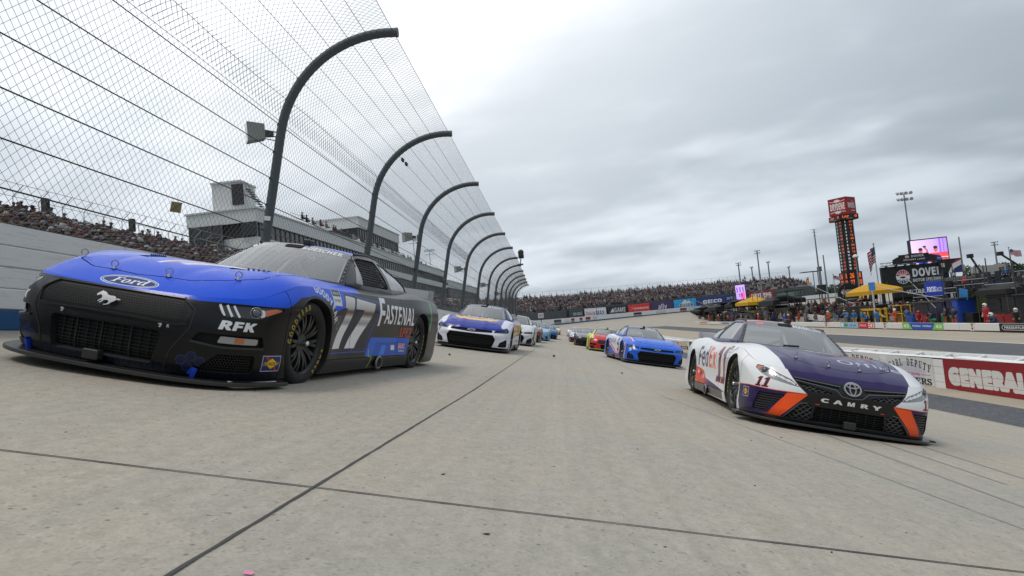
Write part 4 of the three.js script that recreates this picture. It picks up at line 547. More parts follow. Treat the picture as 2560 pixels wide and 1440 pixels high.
  for (const sd of sides) part('door', geoB(split((s) => Math.max(-s * sd, s * sd - sD1))), paint);
  for (const sd of sides) part('quarter_panel', geoB(split((s) => Math.max(-s * sd, s * sd - sQ))), paint);
  part('rear_bumper', geoB(tris), paint);
  // top: hood, fender tops and nose, deck; the cabin is left open
  const xs = range(-0.96, 0.96, Math.round(64 / st)), zs = [...range(-2.5, 1.7, Math.round(70 / st)), ...range(1.7, 2.42, Math.round(34 / st)).slice(1)];
  let tt = cut(gridTris(xs, zs), sdOutline).inn; const TM = (x, z) => [x, top(x, z), z], to = { uv: topUV, flip: true };
  const cab = [[0, 0.68], [0.4, 0.63], [0.68, 0.40], [0.77, 0.10], [0.79, -0.6], [0.76, -1.2], [0.58, -1.82], [0, -1.9]], full = (h) => [...h, ...h.slice(1, -1).reverse().map(([x, z]) => [-x, z])];
  tt = cut(tt, sdPoly(full(cab))).out;
  const hoodP = o.hood ?? [[0, 2.20], [0.35, 2.18], [0.56, 2.08], [0.66, 1.85], [0.70, 1.3], [0.72, 0.52], [0.45, 0.67], [0, 0.75]];
  const hs = sdPoly(full(hoodP)); let hood = cut(tt, Object.assign((x, z) => hs(x, z) + 0.004, { bb: hs.bb })), rest = cut(hood.out, Object.assign((x, z) => hs(x, z) - 0.003, { bb: hs.bb.map((v, i) => v + (i < 2 ? -0.01 : 0.01)) })).out; hood = hood.inn;
  for (const f of o.topFeatures ?? []) { if (hi < 2) break; for (const sd of sides) { const c = cut(hood, sdPoly(f.poly.map(([x, z]) => [x * sd, z]))); hood = c.out; part(f.name, merge([onto(c.inn, TM, { ...to, off: -f.depth }), rim(c.seg, TM, 0, -f.depth, { flip: true })]), f.mat); } }
  const hm = part('hood', onto(hood, TM, to), topPaint);
  const r2 = cut(rest, (x, z) => 0.5 - z); part('nose_panel', onto(r2.inn, TM, to), topPaint); part('rear_deck', onto(r2.out, TM, to), topPaint);
  // greenhouse
  const sill = (x, z) => top(x, z) - 0.004, roofY = o.roofY ?? 1.275;
  const Bq = (u) => { const x = 0.72 * u, z = 0.68 - 0.30 * u * u; return V(x, sill(x, z), z); }, Tq = (u) => V(0.545 * u, roofY - 0.035 - 0.038 * u * u, -0.03 - 0.10 * u * u);
  const Rq = (u) => V(0.53 * u, roofY - 0.055 - 0.035 * u * u, -1.02 + 0.04 * u * u), Dq = (u) => { const x = 0.60 * u, z = -1.90 + 0.10 * u * u; return V(x, sill(x, z), z); };
  const wind = (u, v) => { const p = Bq(u).lerp(Tq(u), v), k = 0.016 * 4 * v * (1 - v); return [p.x, p.y + k * 0.75, p.z + k * 0.55]; };
  const roof = (u, v) => { const p = Tq(u).lerp(Rq(u), v), k = 4 * v * (1 - v); return [p.x * (1 + 0.03 * k), p.y + 0.034 * k, p.z]; };
  const rear = (u, v) => { const p = Rq(u).lerp(Dq(u), v), k = 0.03 * 4 * v * (1 - v); return [p.x, p.y + k, p.z - k * 0.3]; };
  let wt = gridTris(range(-1, 1, Math.round(28 / st)), range(0, 1, Math.round(18 / st))); const wo = { flip: false, uv: (u, v) => [(u + 1) / 2, v] };
  const cb = cut(wt, (u, v) => 0.80 - v); part('windshield_banner', onto(cb.inn, wind, { uv: (u, v) => [(u + 1) / 2, (v - 0.8) / 0.2] }), new THREE.MeshPhysicalMaterial({ map: canvas(hi ? 512 : 128, hi ? 64 : 16, (x, w, h) => { x.fillStyle = '#4e5156'; x.fillRect(0, 0, w, h); if (o.name && hi) fit(x, o.name, w * 0.73, h * 0.5, w * 0.36, h * 0.58, '#d5d8dc'); if (o.bannerMark) { x.fillStyle = o.bannerMark; x.fillRect(w * 0.13, h * 0.25, w * 0.08, h * 0.5); } }), roughness: 0.15, clearcoat: 0.6 }));
  const fr = cut(cb.out, (u, v) => Math.max(Math.abs(u) - 0.935, 0.045 - v)); part('windshield', onto(fr.inn, wind, wo), windowGlass); part('windshield_frame', onto(fr.out, wind, { ...wo, off: 0.003 }), satin);
  part('roof', onto(gridTris(range(-1, 1, Math.round(24 / st)), range(0, 1, Math.round(16 / st))), roof, { flip: false, uv: (u, v) => { const p = roof(u, v); return topUV(p[0], p[2]); } }), topPaint);
  const rg = cut(gridTris(range(-1, 1, Math.round(16 / st)), range(0, 1, Math.round(14 / st))), (u, v) => Math.max(Math.abs(u) - 0.86, v - 0.88)); part('rear_window', onto(rg.inn, rear, {}), windowGlass); part('rear_window_frame', onto(rg.out, rear, {}), satin);
  const edgeU = []; for (let i = 0; i <= 24; i++) edgeU.push(wind(1, i / 24)); for (let i = 1; i <= 16; i++) edgeU.push(roof(1, i / 16)); for (let i = 1; i <= 24; i++) edgeU.push(rear(1, i / 24));
  const tab = (k) => edgeU.map((p) => [p[2], p[k]]), lk = (t, z) => { if (z >= t[0][0]) return t[0][1]; for (let i = 1; i < t.length; i++) if (z >= t[i][0]) return lerp(t[i][1], t[i - 1][1], (z - t[i][0]) / (t[i - 1][0] - t[i][0] || 1)); return t[t.length - 1][1]; };
  const tx = tab(0), ty = tab(1), xL = [[0.38, 0.72], [0.12, 0.795], [-0.2, 0.815], [-0.7, 0.815], [-1.2, 0.775], [-1.8, 0.60]], yL = (z) => sill(lk(xL, z), z);
  const pillarMat = o.pillarMap ? topPaint : M(o.pillar ?? '#101114', 0.4, 0, { clearcoat: 0.3 });
  for (const sd of sides) {
    const map = (z, y) => { const a = yL(z), b = lk(ty, z), t = clamp((y - a) / Math.max(b - a, 0.004), 0, 1), k = Math.sin(Math.PI * t) * 0.03; return [sd * (lerp(lk(xL, z), lk(tx, z), Math.pow(t, 1.15)) + k), y, z]; };
    let g = cut(gridTris(range(-1.8, 0.5, Math.round(66 / st)), range(0.80, 1.28, Math.round(25 / st))), (z, y) => Math.max(yL(z) - y, y - lk(ty, z), z - 0.38)).inn; const so = { flip: sd > 0 };
    const wins = [['quarter_window', [[-0.66, 0.915], [-0.64, 1.185], [-1.0, 1.165], [-1.48, 0.985], [-1.47, 0.94]], sideGlass], ['side_window', [[0.22, 0.905], [-0.06, 1.155], [-0.14, 1.18], [-0.54, 1.192], [-0.60, 0.91]], sideGlass]];
    for (const [nm, pl, mt] of wins) { const c = cut(g, sdPoly(pl)); g = c.out; part('window_seal', rim(c.seg, map, 0.002, -0.012, so), blackPlastic);
      if (nm === 'side_window' && o.net && sd > 0) { const v1 = cut(c.inn, (z, y) => 0.04 - (y - 0.95) * 0.55 - z); part('vent_window', onto(v1.inn, map, { ...so, off: -0.008 }), mt); const netR = []; part('window_opening', onto(v1.out, map, { ...so, off: -0.09 }), blackPlastic); for (let k = 0; k < 10; k++) { const y = 0.925 + k * 0.027; netR.push(bar(V(...map(0.03 - (y - 0.95) * 0.55, y)).add(V(-0.02, 0, 0)), V(...map(-0.54, y)).add(V(-0.02, 0, 0)), 0.005, 4)); } for (let k = 0; k < 12; k++) { const z = -0.0 - k * 0.048; netR.push(bar(V(...map(z, 0.92)).add(V(-0.02, 0, 0)), V(...map(z - 0.02, 1.17)).add(V(-0.02, 0, 0)), 0.005, 4)); } part('window_net', merge(netR), M([0.06, 0.06, 0.065], 0.7)).userData.kind = 'stuff'; }
      else part(nm, onto(c.inn, map, { ...so, off: -0.008 }), mt); }
    part('pillar', onto(g, map, { ...so, uv: (z, y) => [0, 0] }), pillarMat);
    if (hi > 0) part('roof_rail', tube(range(0.0, 1, 10).map((t) => { const p = roof(1, t); return V(p[0] * sd - sd * 0.01, p[1] + 0.012, p[2]); }), 0.011, 6), satin);
    const fin = new THREE.Shape([new THREE.Vector2(0, 0), new THREE.Vector2(0.42, 0), new THREE.Vector2(0.40, 0.05), new THREE.Vector2(0.2, 0.045)]); if (hi > 0) part('roof_fin', new THREE.ExtrudeGeometry(fin, { depth: 0.012, bevelEnabled: false }).rotateY(Math.PI / 2).translate(sd * 0.45 - 0.006, roofY - 0.055, -0.35), satin);
  }
  if (hi > 0) {
    const rp = roof(0.05, 0.03), cam = mesh('roof_camera', [box(0.075, 0.06, 0.13, rp[0], rp[1] + 0.03, rp[2] - 0.05, 0.015)], satin, car);
    const ventP = wind(-0.02, 0.9), vg = onto(cut(gridTris(range(-1, 1, 40), range(0.8, 1, 10)), (u, v) => Math.max(Math.abs(u + 0.08) - 0.17, Math.abs(v - 0.90) - 0.05)).inn, wind, { off: 0.006 }); part('windshield_vent', vg, M([0.004, 0.004, 0.004], 0.9));
    const bolts = []; for (const u of [-0.965, 0.965]) for (let v = 0.1; v < 0.95; v += 0.12) { const p = wind(u, v); bolts.push(new THREE.SphereGeometry(0.009, 6, 4).translate(p[0], p[1] + 0.004, p[2] + 0.003)); } if (hi === 2) part('bolt', merge(bolts), greyMetal).userData.kind = 'stuff';
    // cabin: dark tub, dash, seat, cage
    part('cabin_floor', [box(1.5, 0.5, 2.6, 0, 0.35, -0.55)], M([0.06, 0.06, 0.062], 0.9)); part('dashboard', [box(1.25, 0.16, 0.3, 0, 0.76, 0.30, 0.03)], M([0.07, 0.07, 0.07], 0.8));
    part('seat', [box(0.5, 0.7, 0.14, 0.33, 0.85, -0.5, 0.04), box(0.12, 0.3, 0.3, 0.13, 1.02, -0.35, 0.03), box(0.12, 0.3, 0.3, 0.53, 1.02, -0.35, 0.03)], M([0.05, 0.05, 0.055], 0.7));
    const cg = M([0.6, 0.6, 0.6], 0.4), R = 0.022; part('roll_cage', [bar(V(0.62, 0.8, 0.32), V(0.50, 1.17, -0.1), R), bar(V(-0.62, 0.8, 0.32), V(-0.50, 1.17, -0.1), R), bar(V(0.5, 1.17, -0.1), V(-0.5, 1.17, -0.1), R), bar(V(0.66, 0.6, -0.65), V(0.5, 1.19, -0.65), R), bar(V(-0.66, 0.6, -0.65), V(-0.5, 1.19, -0.65), R), bar(V(0.5, 1.19, -0.65), V(-0.5, 1.19, -0.65), R), bar(V(0.5, 1.17, -0.1), V(0.5, 1.19, -0.65), R), bar(V(-0.5, 1.17, -0.1), V(-0.5, 1.19, -0.65), R), bar(V(0.5, 1.19, -0.65), V(-0.5, 0.7, -0.65), R), bar(V(-0.5, 1.17, -0.65), V(-0.55, 0.85, -1.5), R), bar(V(0.5, 1.17, -0.65), V(0.55, 0.85, -1.5), R), bar(V(-0.66, 0.75, 0.35), V(-0.66, 0.75, -0.65), R), bar(V(-0.66, 0.92, 0.25), V(-0.66, 0.92, -0.65), R), bar(V(-0.05, 0.8, 0.40), V(-0.05, 1.17, -0.1), R)], cg);
  } else part('cabin_floor', [box(1.5, 0.6, 2.6, 0, 0.4, -0.55)], blackPlastic);
  // underside, splitter, wells, spoiler, exhaust
  part('underbody', [box(1.7, 0.22, 4.3, 0, 0.20, 0), box(1.15, 0.45, 0.9, 0, 0.42, 1.6)], M([0.008, 0.008, 0.008], 0.9));
  const spl = []; for (let i = -30; i <= 30; i++) { const a = i / 30 * (sF - 0.40), [x, z, nx, nz] = plan(Math.abs(a)), e = (o.lip ?? 0.035) + 0.022 * smoothstep(Math.abs(a), 0.9, 1.25); spl.push([(x + nx * e) * Math.sign(a || 1), z + nz * e]); }
  { const s = new THREE.Shape(); spl.forEach(([x, z], i) => (i ? s.lineTo(x, z) : s.moveTo(x, z))); s.lineTo(0.9, 1.7); s.lineTo(-0.9, 1.7); const g = new THREE.ExtrudeGeometry(s, { depth: 0.018, bevelEnabled: true, bevelThickness: 0.005, bevelSize: 0.005, bevelSegments: 2, curveSegments: 4 }); g.rotateX(Math.PI / 2).scale(1, 1, 1); g.translate(0, 0.076, 0); part('splitter', g, carbon); }
  for (const sd of sides) for (const z of [AX, -AX]) {
    const w = wheelProto.clone(); for (const c of w.children) c.castShadow = true; w.position.set(sd * (z > 0 ? 0.788 : 0.798), WR, z); if (sd < 0) w.rotation.y = Math.PI; w.rotation.order = 'YXZ'; w.rotateX((o.spin ?? 0.3) + z + sd); if (z > 0 && o.steer) w.rotation.y += o.steer; car.add(w);
    part('wheel_well', [new THREE.CylinderGeometry(0.40, 0.40, 0.42, 24, 1, true, 0, Math.PI).rotateZ(Math.PI / 2).rotateX(Math.PI / 2 * 0).translate(sd * 0.70, WR, z)], M([0.01, 0.01, 0.01], 0.9, 0, { side: THREE.DoubleSide }));
  }
  const spm = M(o.spoiler ?? '#8f9499', 0.25); part('spoiler', [X(box(1.52, 0.14, 0.012), ['rotateX', -0.45], ['translate', 0, 0.96, -2.42])], spm); for (const sd of sides) part('spoiler_end', [box(0.012, 0.16, 0.2, sd * 0.765, 0.95, -2.36)], spm);
  if (hi > 0) {
    const ex = part('exhaust', [new THREE.TorusGeometry(0.058, 0.013, 8, 24).scale(1.25, 1, 1).rotateY(Math.PI / 2).translate(0.975, 0.145, -0.18), new THREE.TorusGeometry(0.058, 0.013, 8, 24).scale(1.25, 1, 1).rotateY(Math.PI / 2).translate(-0.975, 0.145, -0.18)], M([0.25, 0.24, 0.23], 0.35, 0.9)); part('exhaust_pipe', [-1, 1].map((s) => new THREE.CylinderGeometry(0.056, 0.056, 0.06, 20).scale(1, 1, 1.25).rotateZ(Math.PI / 2).translate(s * 0.955, 0.145, -0.18)), M([0.005, 0.005, 0.005], 0.9));
    // hood pins with their loops
    for (const [x, z] of o.pins ?? [[0.17, 2.17], [-0.17, 2.17], [0.5, 2.06], [-0.5, 2.06]]) { const y = top(x, z); const pin = part('hood_pin', [cyl(0.012, 0.01, 0.022, x, y - 0.004, z, 10), cyl(0.022, 0.022, 0.004, x, y + 0.001, z, 14)], chrome); if (hi === 2) mesh('loop', [new THREE.TorusGeometry(0.022, 0.0035, 6, 18).rotateY(0.6).translate(x, y + 0.036, z)], greyMetal, pin); }
  }
  o.extra?.({ car, part, BM, TM, top, ribbonB, wind, roof, sides, geoB, paint, topPaint });
  return car;
}
function placeCar(car, lat, d, yaw) { const s = d; if (s < 42) { car.position.copy(tp(lat, 0, d)); car.quaternion.copy(trackQuat); } else { const p = edge(s, lat), f = frame(s), up = edge(s, lat).sub(edge(s, lat + 0.5)).negate(), fw = edge(s, lat).sub(edge(s + 0.5, lat)).normalize(), x = up.normalize(), y = fw.clone().cross(x).normalize(); car.position.copy(p); car.quaternion.setFromRotationMatrix(new THREE.Matrix4().makeBasis(y.clone().cross(fw).normalize(), y, fw)); } car.rotateY(yaw * DEG); }
// ---------------------------------------------------------------- makes: the faces
const meshBlack = new THREE.MeshStandardMaterial({ color: lin([0.009, 0.009, 0.0095]), roughness: 0.7 }), inkBlack = M([0.004, 0.004, 0.0045], 0.85), gunmetal = M([0.009, 0.009, 0.01], 0.6, 0.1), amber = M([0.55, 0.12, 0.02], 0.25, 0, { clearcoat: 1 }), lampWhite = M([0.72, 0.73, 0.75], 0.2, 0, { clearcoat: 1 }), lampDark = M([0.022, 0.024, 0.028], 0.22, 0, { clearcoat: 0.4 });
const grid = (s0, s1, y0, y1, nx, ny) => [...range(s0, s1, nx).map((s) => [[s, y0], [s, y1]]), ...range(y0, y1, ny).map((y) => range(s0, s1, 8).map((s) => [s, y]))];
const hexes = (s0, s1, y0, y1, r, inside) => { const out = []; for (let j = 0, y = y0; y <= y1; y += r * 1.5, j++) for (let s = s0 + (j % 2 ? r * 0.866 : 0); s <= s1; s += r * 1.732) if (inside(s, y)) { const p = []; for (let k = 0; k <= 3; k++) { const a = k * Math.PI / 3 + Math.PI / 6; p.push([s + r * Math.cos(a), y + r * Math.sin(a)]); } out.push(p); } return out; };
const scales = (s0, s1, y0, y1, w, h, inside) => { const out = []; for (let j = 0, y = y0; y <= y1; y += h, j++) for (let s = s0 + (j % 2 ? w / 2 : 0); s <= s1; s += w) if (inside(s, y)) { const p = []; for (let k = 0; k <= 6; k++) { const t = k / 6; p.push([s + (t - 0.5) * w, y - h * 0.75 * Math.sin(Math.PI * t)]); } out.push(p); } return out; };
function lampOn(c, s, y, r, off, name = 'headlight_lens') { const p = V(...c.BM(s, y)), q = V(...c.BM(s + 0.004, y)).sub(V(...c.BM(s - 0.004, y))), n = q.cross(V(...c.BM(s, y + 0.004)).sub(V(...c.BM(s, y - 0.004)))).normalize(); const f = V(n.x, n.y * 0.3, n.z + 0.5).normalize(), Q = new THREE.Quaternion().setFromUnitVectors(V(0, 0, 1), f), at2 = p.addScaledVector(n, off); const put = (g) => g.applyQuaternion(Q).translate(at2.x, at2.y, at2.z); c.part(name, put(new THREE.SphereGeometry(r * 0.8, 20, 12).scale(1, 1, 0.7)), M([0.10, 0.11, 0.13], 0.04, 0.4, { clearcoat: 1 })); c.part('headlight_ring', put(new THREE.TorusGeometry(r, r * 0.16, 8, 28)), M([0.30, 0.31, 0.33], 0.2, 0.9)); }
const patch = (c, name, polyPts, off, mat, parent) => { const bb = [Math.min(...polyPts.map((p) => p[0])), Math.max(...polyPts.map((p) => p[0])), Math.min(...polyPts.map((p) => p[1])), Math.max(...polyPts.map((p) => p[1]))]; const t = cut(gridTris(range(bb[0] - 0.002, bb[1] + 0.002, name === 'emblem' ? 70 : 14), range(bb[2] - 0.002, bb[3] + 0.002, name === 'emblem' ? 36 : 6)), sdPoly(polyPts)).inn; return c.part(name, onto(t, c.BM, { off, uv: beltUV }), mat); };
const FORD = {
  hood: [[0, 2.19], [0.4, 2.15], [0.62, 2.03], [0.74, 1.85], [0.77, 1.5], [0.75, 0.9], [0.715, 0.50], [0.45, 0.67], [0, 0.75]], pins: [[0.22, 2.155], [-0.22, 2.155], [0.64, 1.985], [-0.64, 1.985]],
  shape: { nose: 0.175, lift: 0.012, fascia: (a, y) => (a < 0.62 ? 0.012 * smoothstep(y, 0.40, 0.45) * (1 - smoothstep(y, 0.55, 0.59)) * (1 - smoothstep(a, 0.5, 0.62)) : 0), crease: (ax, z) => -0.010 * Math.exp(-(((ax - (0.30 + (2.2 - z) * 0.10)) / 0.05) ** 2)) * smoothstep(z, 0.9, 1.4) * (1 - smoothstep(z, 1.9, 2.2)) },
  features: [
    { name: 'lower_grille', centre: true, poly: [[-0.42, 0.33], [-0.40, 0.36], [0.40, 0.36], [0.42, 0.33], [0.38, 0.135], [-0.38, 0.135]], depth: 0.05, mat: inkBlack },
    { name: 'upper_grille', centre: true, poly: [[-0.60, 0.522], [-0.50, 0.587], [0.50, 0.587], [0.60, 0.522], [0.56, 0.420], [-0.56, 0.420]], depth: 0.012, mat: meshBlack },
    { name: 'headlight', poly: [[0.72, 0.587], [0.80, 0.507], [1.06, 0.512], [1.29, 0.597], [1.20, 0.607]], depth: 0.012, mat: lampDark },
    { name: 'lamp_inlet', poly: [[0.62, 0.325], [0.66, 0.385], [1.10, 0.39], [1.13, 0.31], [0.80, 0.305]], depth: 0.03, mat: inkBlack },
    { name: 'brake_duct', poly: [[0.66, 0.13], [0.80, 0.255], [1.06, 0.255], [1.07, 0.13]], depth: 0.035, mat: inkBlack },
  ],
  ribbons: [
    { name: 'grille_mesh', centre: true, w: 0.004, off: -0.036, mat: gunmetal, lines: grid(-0.40, 0.40, 0.14, 0.355, 12, 9) },
    { name: 'grille_bar', centre: true, w: 0.010, off: -0.03, mat: meshBlack, each: true, lines: [[[-0.22, 0.14], [-0.22, 0.355]], [[-0.02, 0.14], [-0.02, 0.355]], [[0.20, 0.14], [0.20, 0.355]]] },
    { name: 'grille_hex', centre: true, level: 2, w: 0.003, off: -0.009, mat: M([0.011, 0.011, 0.012], 0.6), lines: hexes(-0.56, 0.56, 0.445, 0.562, 0.011, (s, y) => Math.abs(s) < 0.58 - (y - 0.445) * 0.4) },
    { name: 'grille_crease', centre: true, w: 0.010, off: 0.004, mat: meshBlack, lines: [range(-0.58, 0.58, 30).map((s) => [s, 0.425 - 0.02 * (s / 0.58) ** 2 + 0.02 * smoothstep(Math.abs(s), 0.5, 0.58)])] },
    { name: 'grille_frame', w: 0.010, off: 0.003, mat: meshBlack, lines: [[[0.50, 0.592], [0.61, 0.522], [0.60, 0.40], [0.50, 0.24], [0.47, 0.13]]] },
    { name: 'headlight_bar', w: 0.017, off: -0.004, mat: lampWhite, each: true, lines: [0, 1, 2].map((k) => [[0.755 + k * 0.055, 0.586], [0.80 + k * 0.055, 0.512]]) },
    { name: 'duct_mesh', level: 2, w: 0.004, off: -0.012, mat: gunmetal, lines: hexes(0.70, 1.05, 0.14, 0.25, 0.012, (s, y) => s - 0.66 > (y - 0.13) * 1.15 + 0.01) },
    { name: 'inlet_lip', w: 0.014, off: 0.01, mat: satin, lines: [[[0.62, 0.322], [0.80, 0.302], [1.12, 0.308]]] },
  ],
  lamps(c) { for (const sd of c.sides) { lampOn(c, sd * 1.03, 0.554, 0.036, -0.002); patch(c, 'headlight_reflector', [[1.10, 0.577], [1.10, 0.534], [1.265, 0.587], [1.2, 0.597]].map(([s, y]) => [s * sd, y]), -0.004, amber); patch(c, 'headlight_reflector', [[1.065, 0.582], [1.065, 0.522], [1.10, 0.534], [1.10, 0.577]].map(([s, y]) => [s * sd, y]), -0.004, lampWhite); patch(c, 'fog_lamp', [[0.80, 0.375], [0.78, 0.328], [1.08, 0.328], [1.08, 0.37]].map(([s, y]) => [s * sd, y]), -0.016, M([0.34, 0.34, 0.34], 0.15, 0.2, { clearcoat: 1 })); patch(c, 'fog_reflector', [[0.90, 0.37], [0.90, 0.335], [0.965, 0.335], [0.965, 0.37]].map(([s, y]) => [s * sd, y]), -0.013, amber); } },
};
const CAMRY = {
  shape: { nose: 0.145, lift: -0.02, fascia: (a, y) => 0.03 * Math.exp(-((a / 0.5) ** 2)) * Math.exp(-(((y - 0.46) / 0.12) ** 2)) - 0.03 * Math.exp(-(((a - 0.86) / 0.16) ** 2)) * Math.exp(-(((y - 0.23) / 0.1) ** 2)) * 0.4, crease: (ax, z) => 0.012 * Math.exp(-(((ax - (0.34 + (2.2 - z) * 0.14)) / 0.06) ** 2)) * smoothstep(z, 0.8, 1.3) },
  hood: [[0, 2.20], [0.35, 2.16], [0.52, 2.02], [0.60, 1.8], [0.66, 1.3], [0.70, 0.52], [0.45, 0.67], [0, 0.75]], pins: [[0.16, 2.14], [-0.16, 2.14], [0.46, 2.0], [-0.46, 2.0]],
  features: [
    { name: 'lower_grille', centre: true, poly: [[-0.34, 0.275], [0.34, 0.275], [0.37, 0.10], [-0.37, 0.10]], depth: 0.06, mat: inkBlack },
    { name: 'grille_mesh_field', poly: [[0.36, 0.275], [0.47, 0.285], [0.66, 0.105], [0.39, 0.105]], depth: 0.02, mat: inkBlack },
    { name: 'upper_grille', poly: [[0.16, 0.415], [0.44, 0.425], [0.55, 0.505], [0.22, 0.445]], depth: 0.015, mat: inkBlack },
    { name: 'grille_slot', poly: [[0.13, 0.520], [0.12, 0.485], [0.56, 0.515], [0.58, 0.535]], depth: 0.02, mat: inkBlack },
    { name: 'brake_duct', poly: [[0.63, 0.345], [0.93, 0.335], [1.02, 0.14], [0.83, 0.145]], depth: 0.035, mat: M([0.02, 0.018, 0.026], 0.6) },
    { name: 'headlight', poly: [[0.50, 0.445], [0.60, 0.455], [0.78, 0.485], [0.95, 0.535], [1.06, 0.585], [1.07, 0.622], [0.98, 0.618], [0.80, 0.580], [0.60, 0.515]], depth: 0.010, mat: M([0.30, 0.305, 0.31], 0.2, 0.2, { clearcoat: 1 }) },
  ],
  ribbons: [
    { name: 'grille_bar', centre: true, w: 0.006, off: -0.025, mat: meshBlack, lines: grid(-0.35, 0.35, 0.11, 0.27, 8, 7) },
    { name: 'grille_mesh', w: 0.006, off: -0.004, mat: M([0.11, 0.11, 0.115], 0.35, 0.4), lines: scales(0.38, 0.66, 0.115, 0.285, 0.066, 0.027, (s, y) => s < 0.635 - (y - 0.105) * 1.0 && s > 0.385 - (y - 0.105) * 0.12) },
    { name: 'grille_mesh', w: 0.005, off: -0.004, mat: M([0.11, 0.11, 0.115], 0.35, 0.4), lines: scales(0.2, 0.52, 0.43, 0.50, 0.06, 0.02, (s, y) => y < 0.44 + (s - 0.2) * 0.17 && y > 0.415) },
    { name: 'grille_frame', w: 0.010, off: 0.006, mat: M([0.12, 0.12, 0.125], 0.3, 0.4), lines: [[[0.66, 0.095], [0.485, 0.285], [0.42, 0.295]]] },
    { name: 'grille_wing', w: 0.008, off: 0.008, mat: M([0.14, 0.14, 0.145], 0.3, 0.5), lines: [[[0.12, 0.508], [0.57, 0.540]], [[0, 0.405], [0.10, 0.415], [0.16, 0.470], [0.56, 0.515]]] },
    { name: 'duct_louvre', w: 0.012, off: -0.012, each: true, mat: M([0.035, 0.032, 0.04], 0.4), lines: [0, 1, 2, 3, 4, 5, 6].map((k) => [[0.66 + k * 0.024, 0.322 - k * 0.026], [0.945 + k * 0.011, 0.315 - k * 0.026]]) },
    { name: 'headlight_bar', w: 0.015, off: 0.0, mat: lampWhite, each: true, lines: [0, 1, 2, 3].map((k) => [[0.845 - k * 0.07, 0.580 - k * 0.024], [0.80 - k * 0.072, 0.548 - k * 0.022], [0.72 - k * 0.055, 0.522 - k * 0.018]]) },
    { name: 'splitter_lip', w: 0.02, off: 0.012, mat: carbon, centre: true, lines: [range(-1.2, 1.2, 40).map((s) => [s, 0.105])] },
  ],
  lamps(c) { for (const sd of c.sides) { lampOn(c, sd * 0.925, 0.572, 0.032, -0.002); patch(c, 'headlight_reflector', [[0.99, 0.605], [1.0, 0.568], [1.055, 0.592], [1.06, 0.616]].map(([s, y]) => [s * sd, y]), -0.006, amber); }
    const y0 = 0.497, em = [], ring = (rx, ry, cx, cy, w) => { const l = []; for (let k = 0; k <= 28; k++) { const a = k / 28 * 2 * Math.PI; l.push([cx + rx * Math.cos(a), cy + ry * Math.sin(a)]); } return c.ribbonB(l, w, 0.022); }; c.part('emblem', [ring(0.080, 0.060, 0, y0, 0.012), ring(0.029, 0.054, 0, y0, 0.008), ring(0.060, 0.020, 0, y0 + 0.028, 0.008)], M([0.42, 0.42, 0.43], 0.3, 0.6)); },
};
const CAMARO = {
  shape: { nose: 0.165, lift: -0.01, fascia: (a, y) => 0.025 * Math.exp(-(((y - 0.43) / 0.06) ** 2)) * (1 - smoothstep(a, 0.6, 1)), crease: (ax, z) => 0.016 * Math.exp(-(((ax - 0.30) / 0.08) ** 2)) * smoothstep(z, 0.8, 1.3) },
  features: [
    { name: 'headlight', poly: [[0.58, 0.495], [0.62, 0.555], [1.12, 0.60], [1.14, 0.565], [1.05, 0.515]], depth: 0.02, mat: lampDark },
    { name: 'brow_slot', centre: true, poly: [[-0.55, 0.49], [-0.55, 0.55], [0.55, 0.55], [0.55, 0.49], [0, 0.465]], depth: 0.02, mat: inkBlack },
    { name: 'lower_grille', centre: true, poly: [[-0.62, 0.33], [-0.55, 0.425], [0.55, 0.425], [0.62, 0.33], [0.56, 0.125], [-0.56, 0.125]], depth: 0.045, mat: inkBlack },
    { name: 'brake_duct', poly: [[0.72, 0.15], [0.76, 0.26], [0.96, 0.355], [1.02, 0.33], [1.04, 0.17], [0.98, 0.15]], depth: 0.03, mat: inkBlack },
  ],
  ribbons: [
    { name: 'grille_bar', centre: true, w: 0.014, off: -0.01, mat: meshBlack, each: true, lines: [0.18, 0.22, 0.26, 0.30, 0.36, 0.39].map((y) => range(-0.57, 0.57, 8).map((s) => [s, y])) },
    { name: 'grille_frame', centre: true, w: 0.016, off: 0.004, mat: satin, lines: [[[-0.56, 0.125], [-0.63, 0.33], [-0.55, 0.43], [0.55, 0.43], [0.63, 0.33], [0.56, 0.125]]] },
    { name: 'emblem', centre: true, w: 0.012, off: 0.012, mat: M([0.5, 0.5, 0.5], 0.25, 0.8), lines: [[[-0.1, 0.505], [-0.09, 0.53], [-0.03, 0.53], [-0.025, 0.54], [0.04, 0.54], [0.045, 0.53], [0.1, 0.53], [0.09, 0.505], [0.03, 0.505], [0.025, 0.495], [-0.04, 0.495], [-0.045, 0.505], [-0.1, 0.505]]] },
    { name: 'headlight_bar', w: 0.010, off: -0.012, mat: M([0.4, 0.4, 0.42], 0.3), lines: [[[1.0, 0.572], [1.06, 0.58]], [[1.02, 0.555], [1.05, 0.568]]] },
  ],
  lamps() {},
};
const series = (D, s, y) => { D.x.save(); D.x.fillStyle = '#d8d8d8'; D.x.fillRect(D.X(s) - 0.09 * D.K, D.Y(y) - 0.07 * D.K, 0.18 * D.K, 0.14 * D.K); D.x.fillStyle = '#111'; D.x.fillRect(D.X(s) - 0.08 * D.K, D.Y(y) - 0.06 * D.K, 0.16 * D.K, 0.05 * D.K); D.x.restore(); D.text('NASCAR', s, y + 0.035, 0.12, 0.025, '#ddd'); D.text('CUP SERIES', s, y - 0.025, 0.14, 0.025, '#222'); };
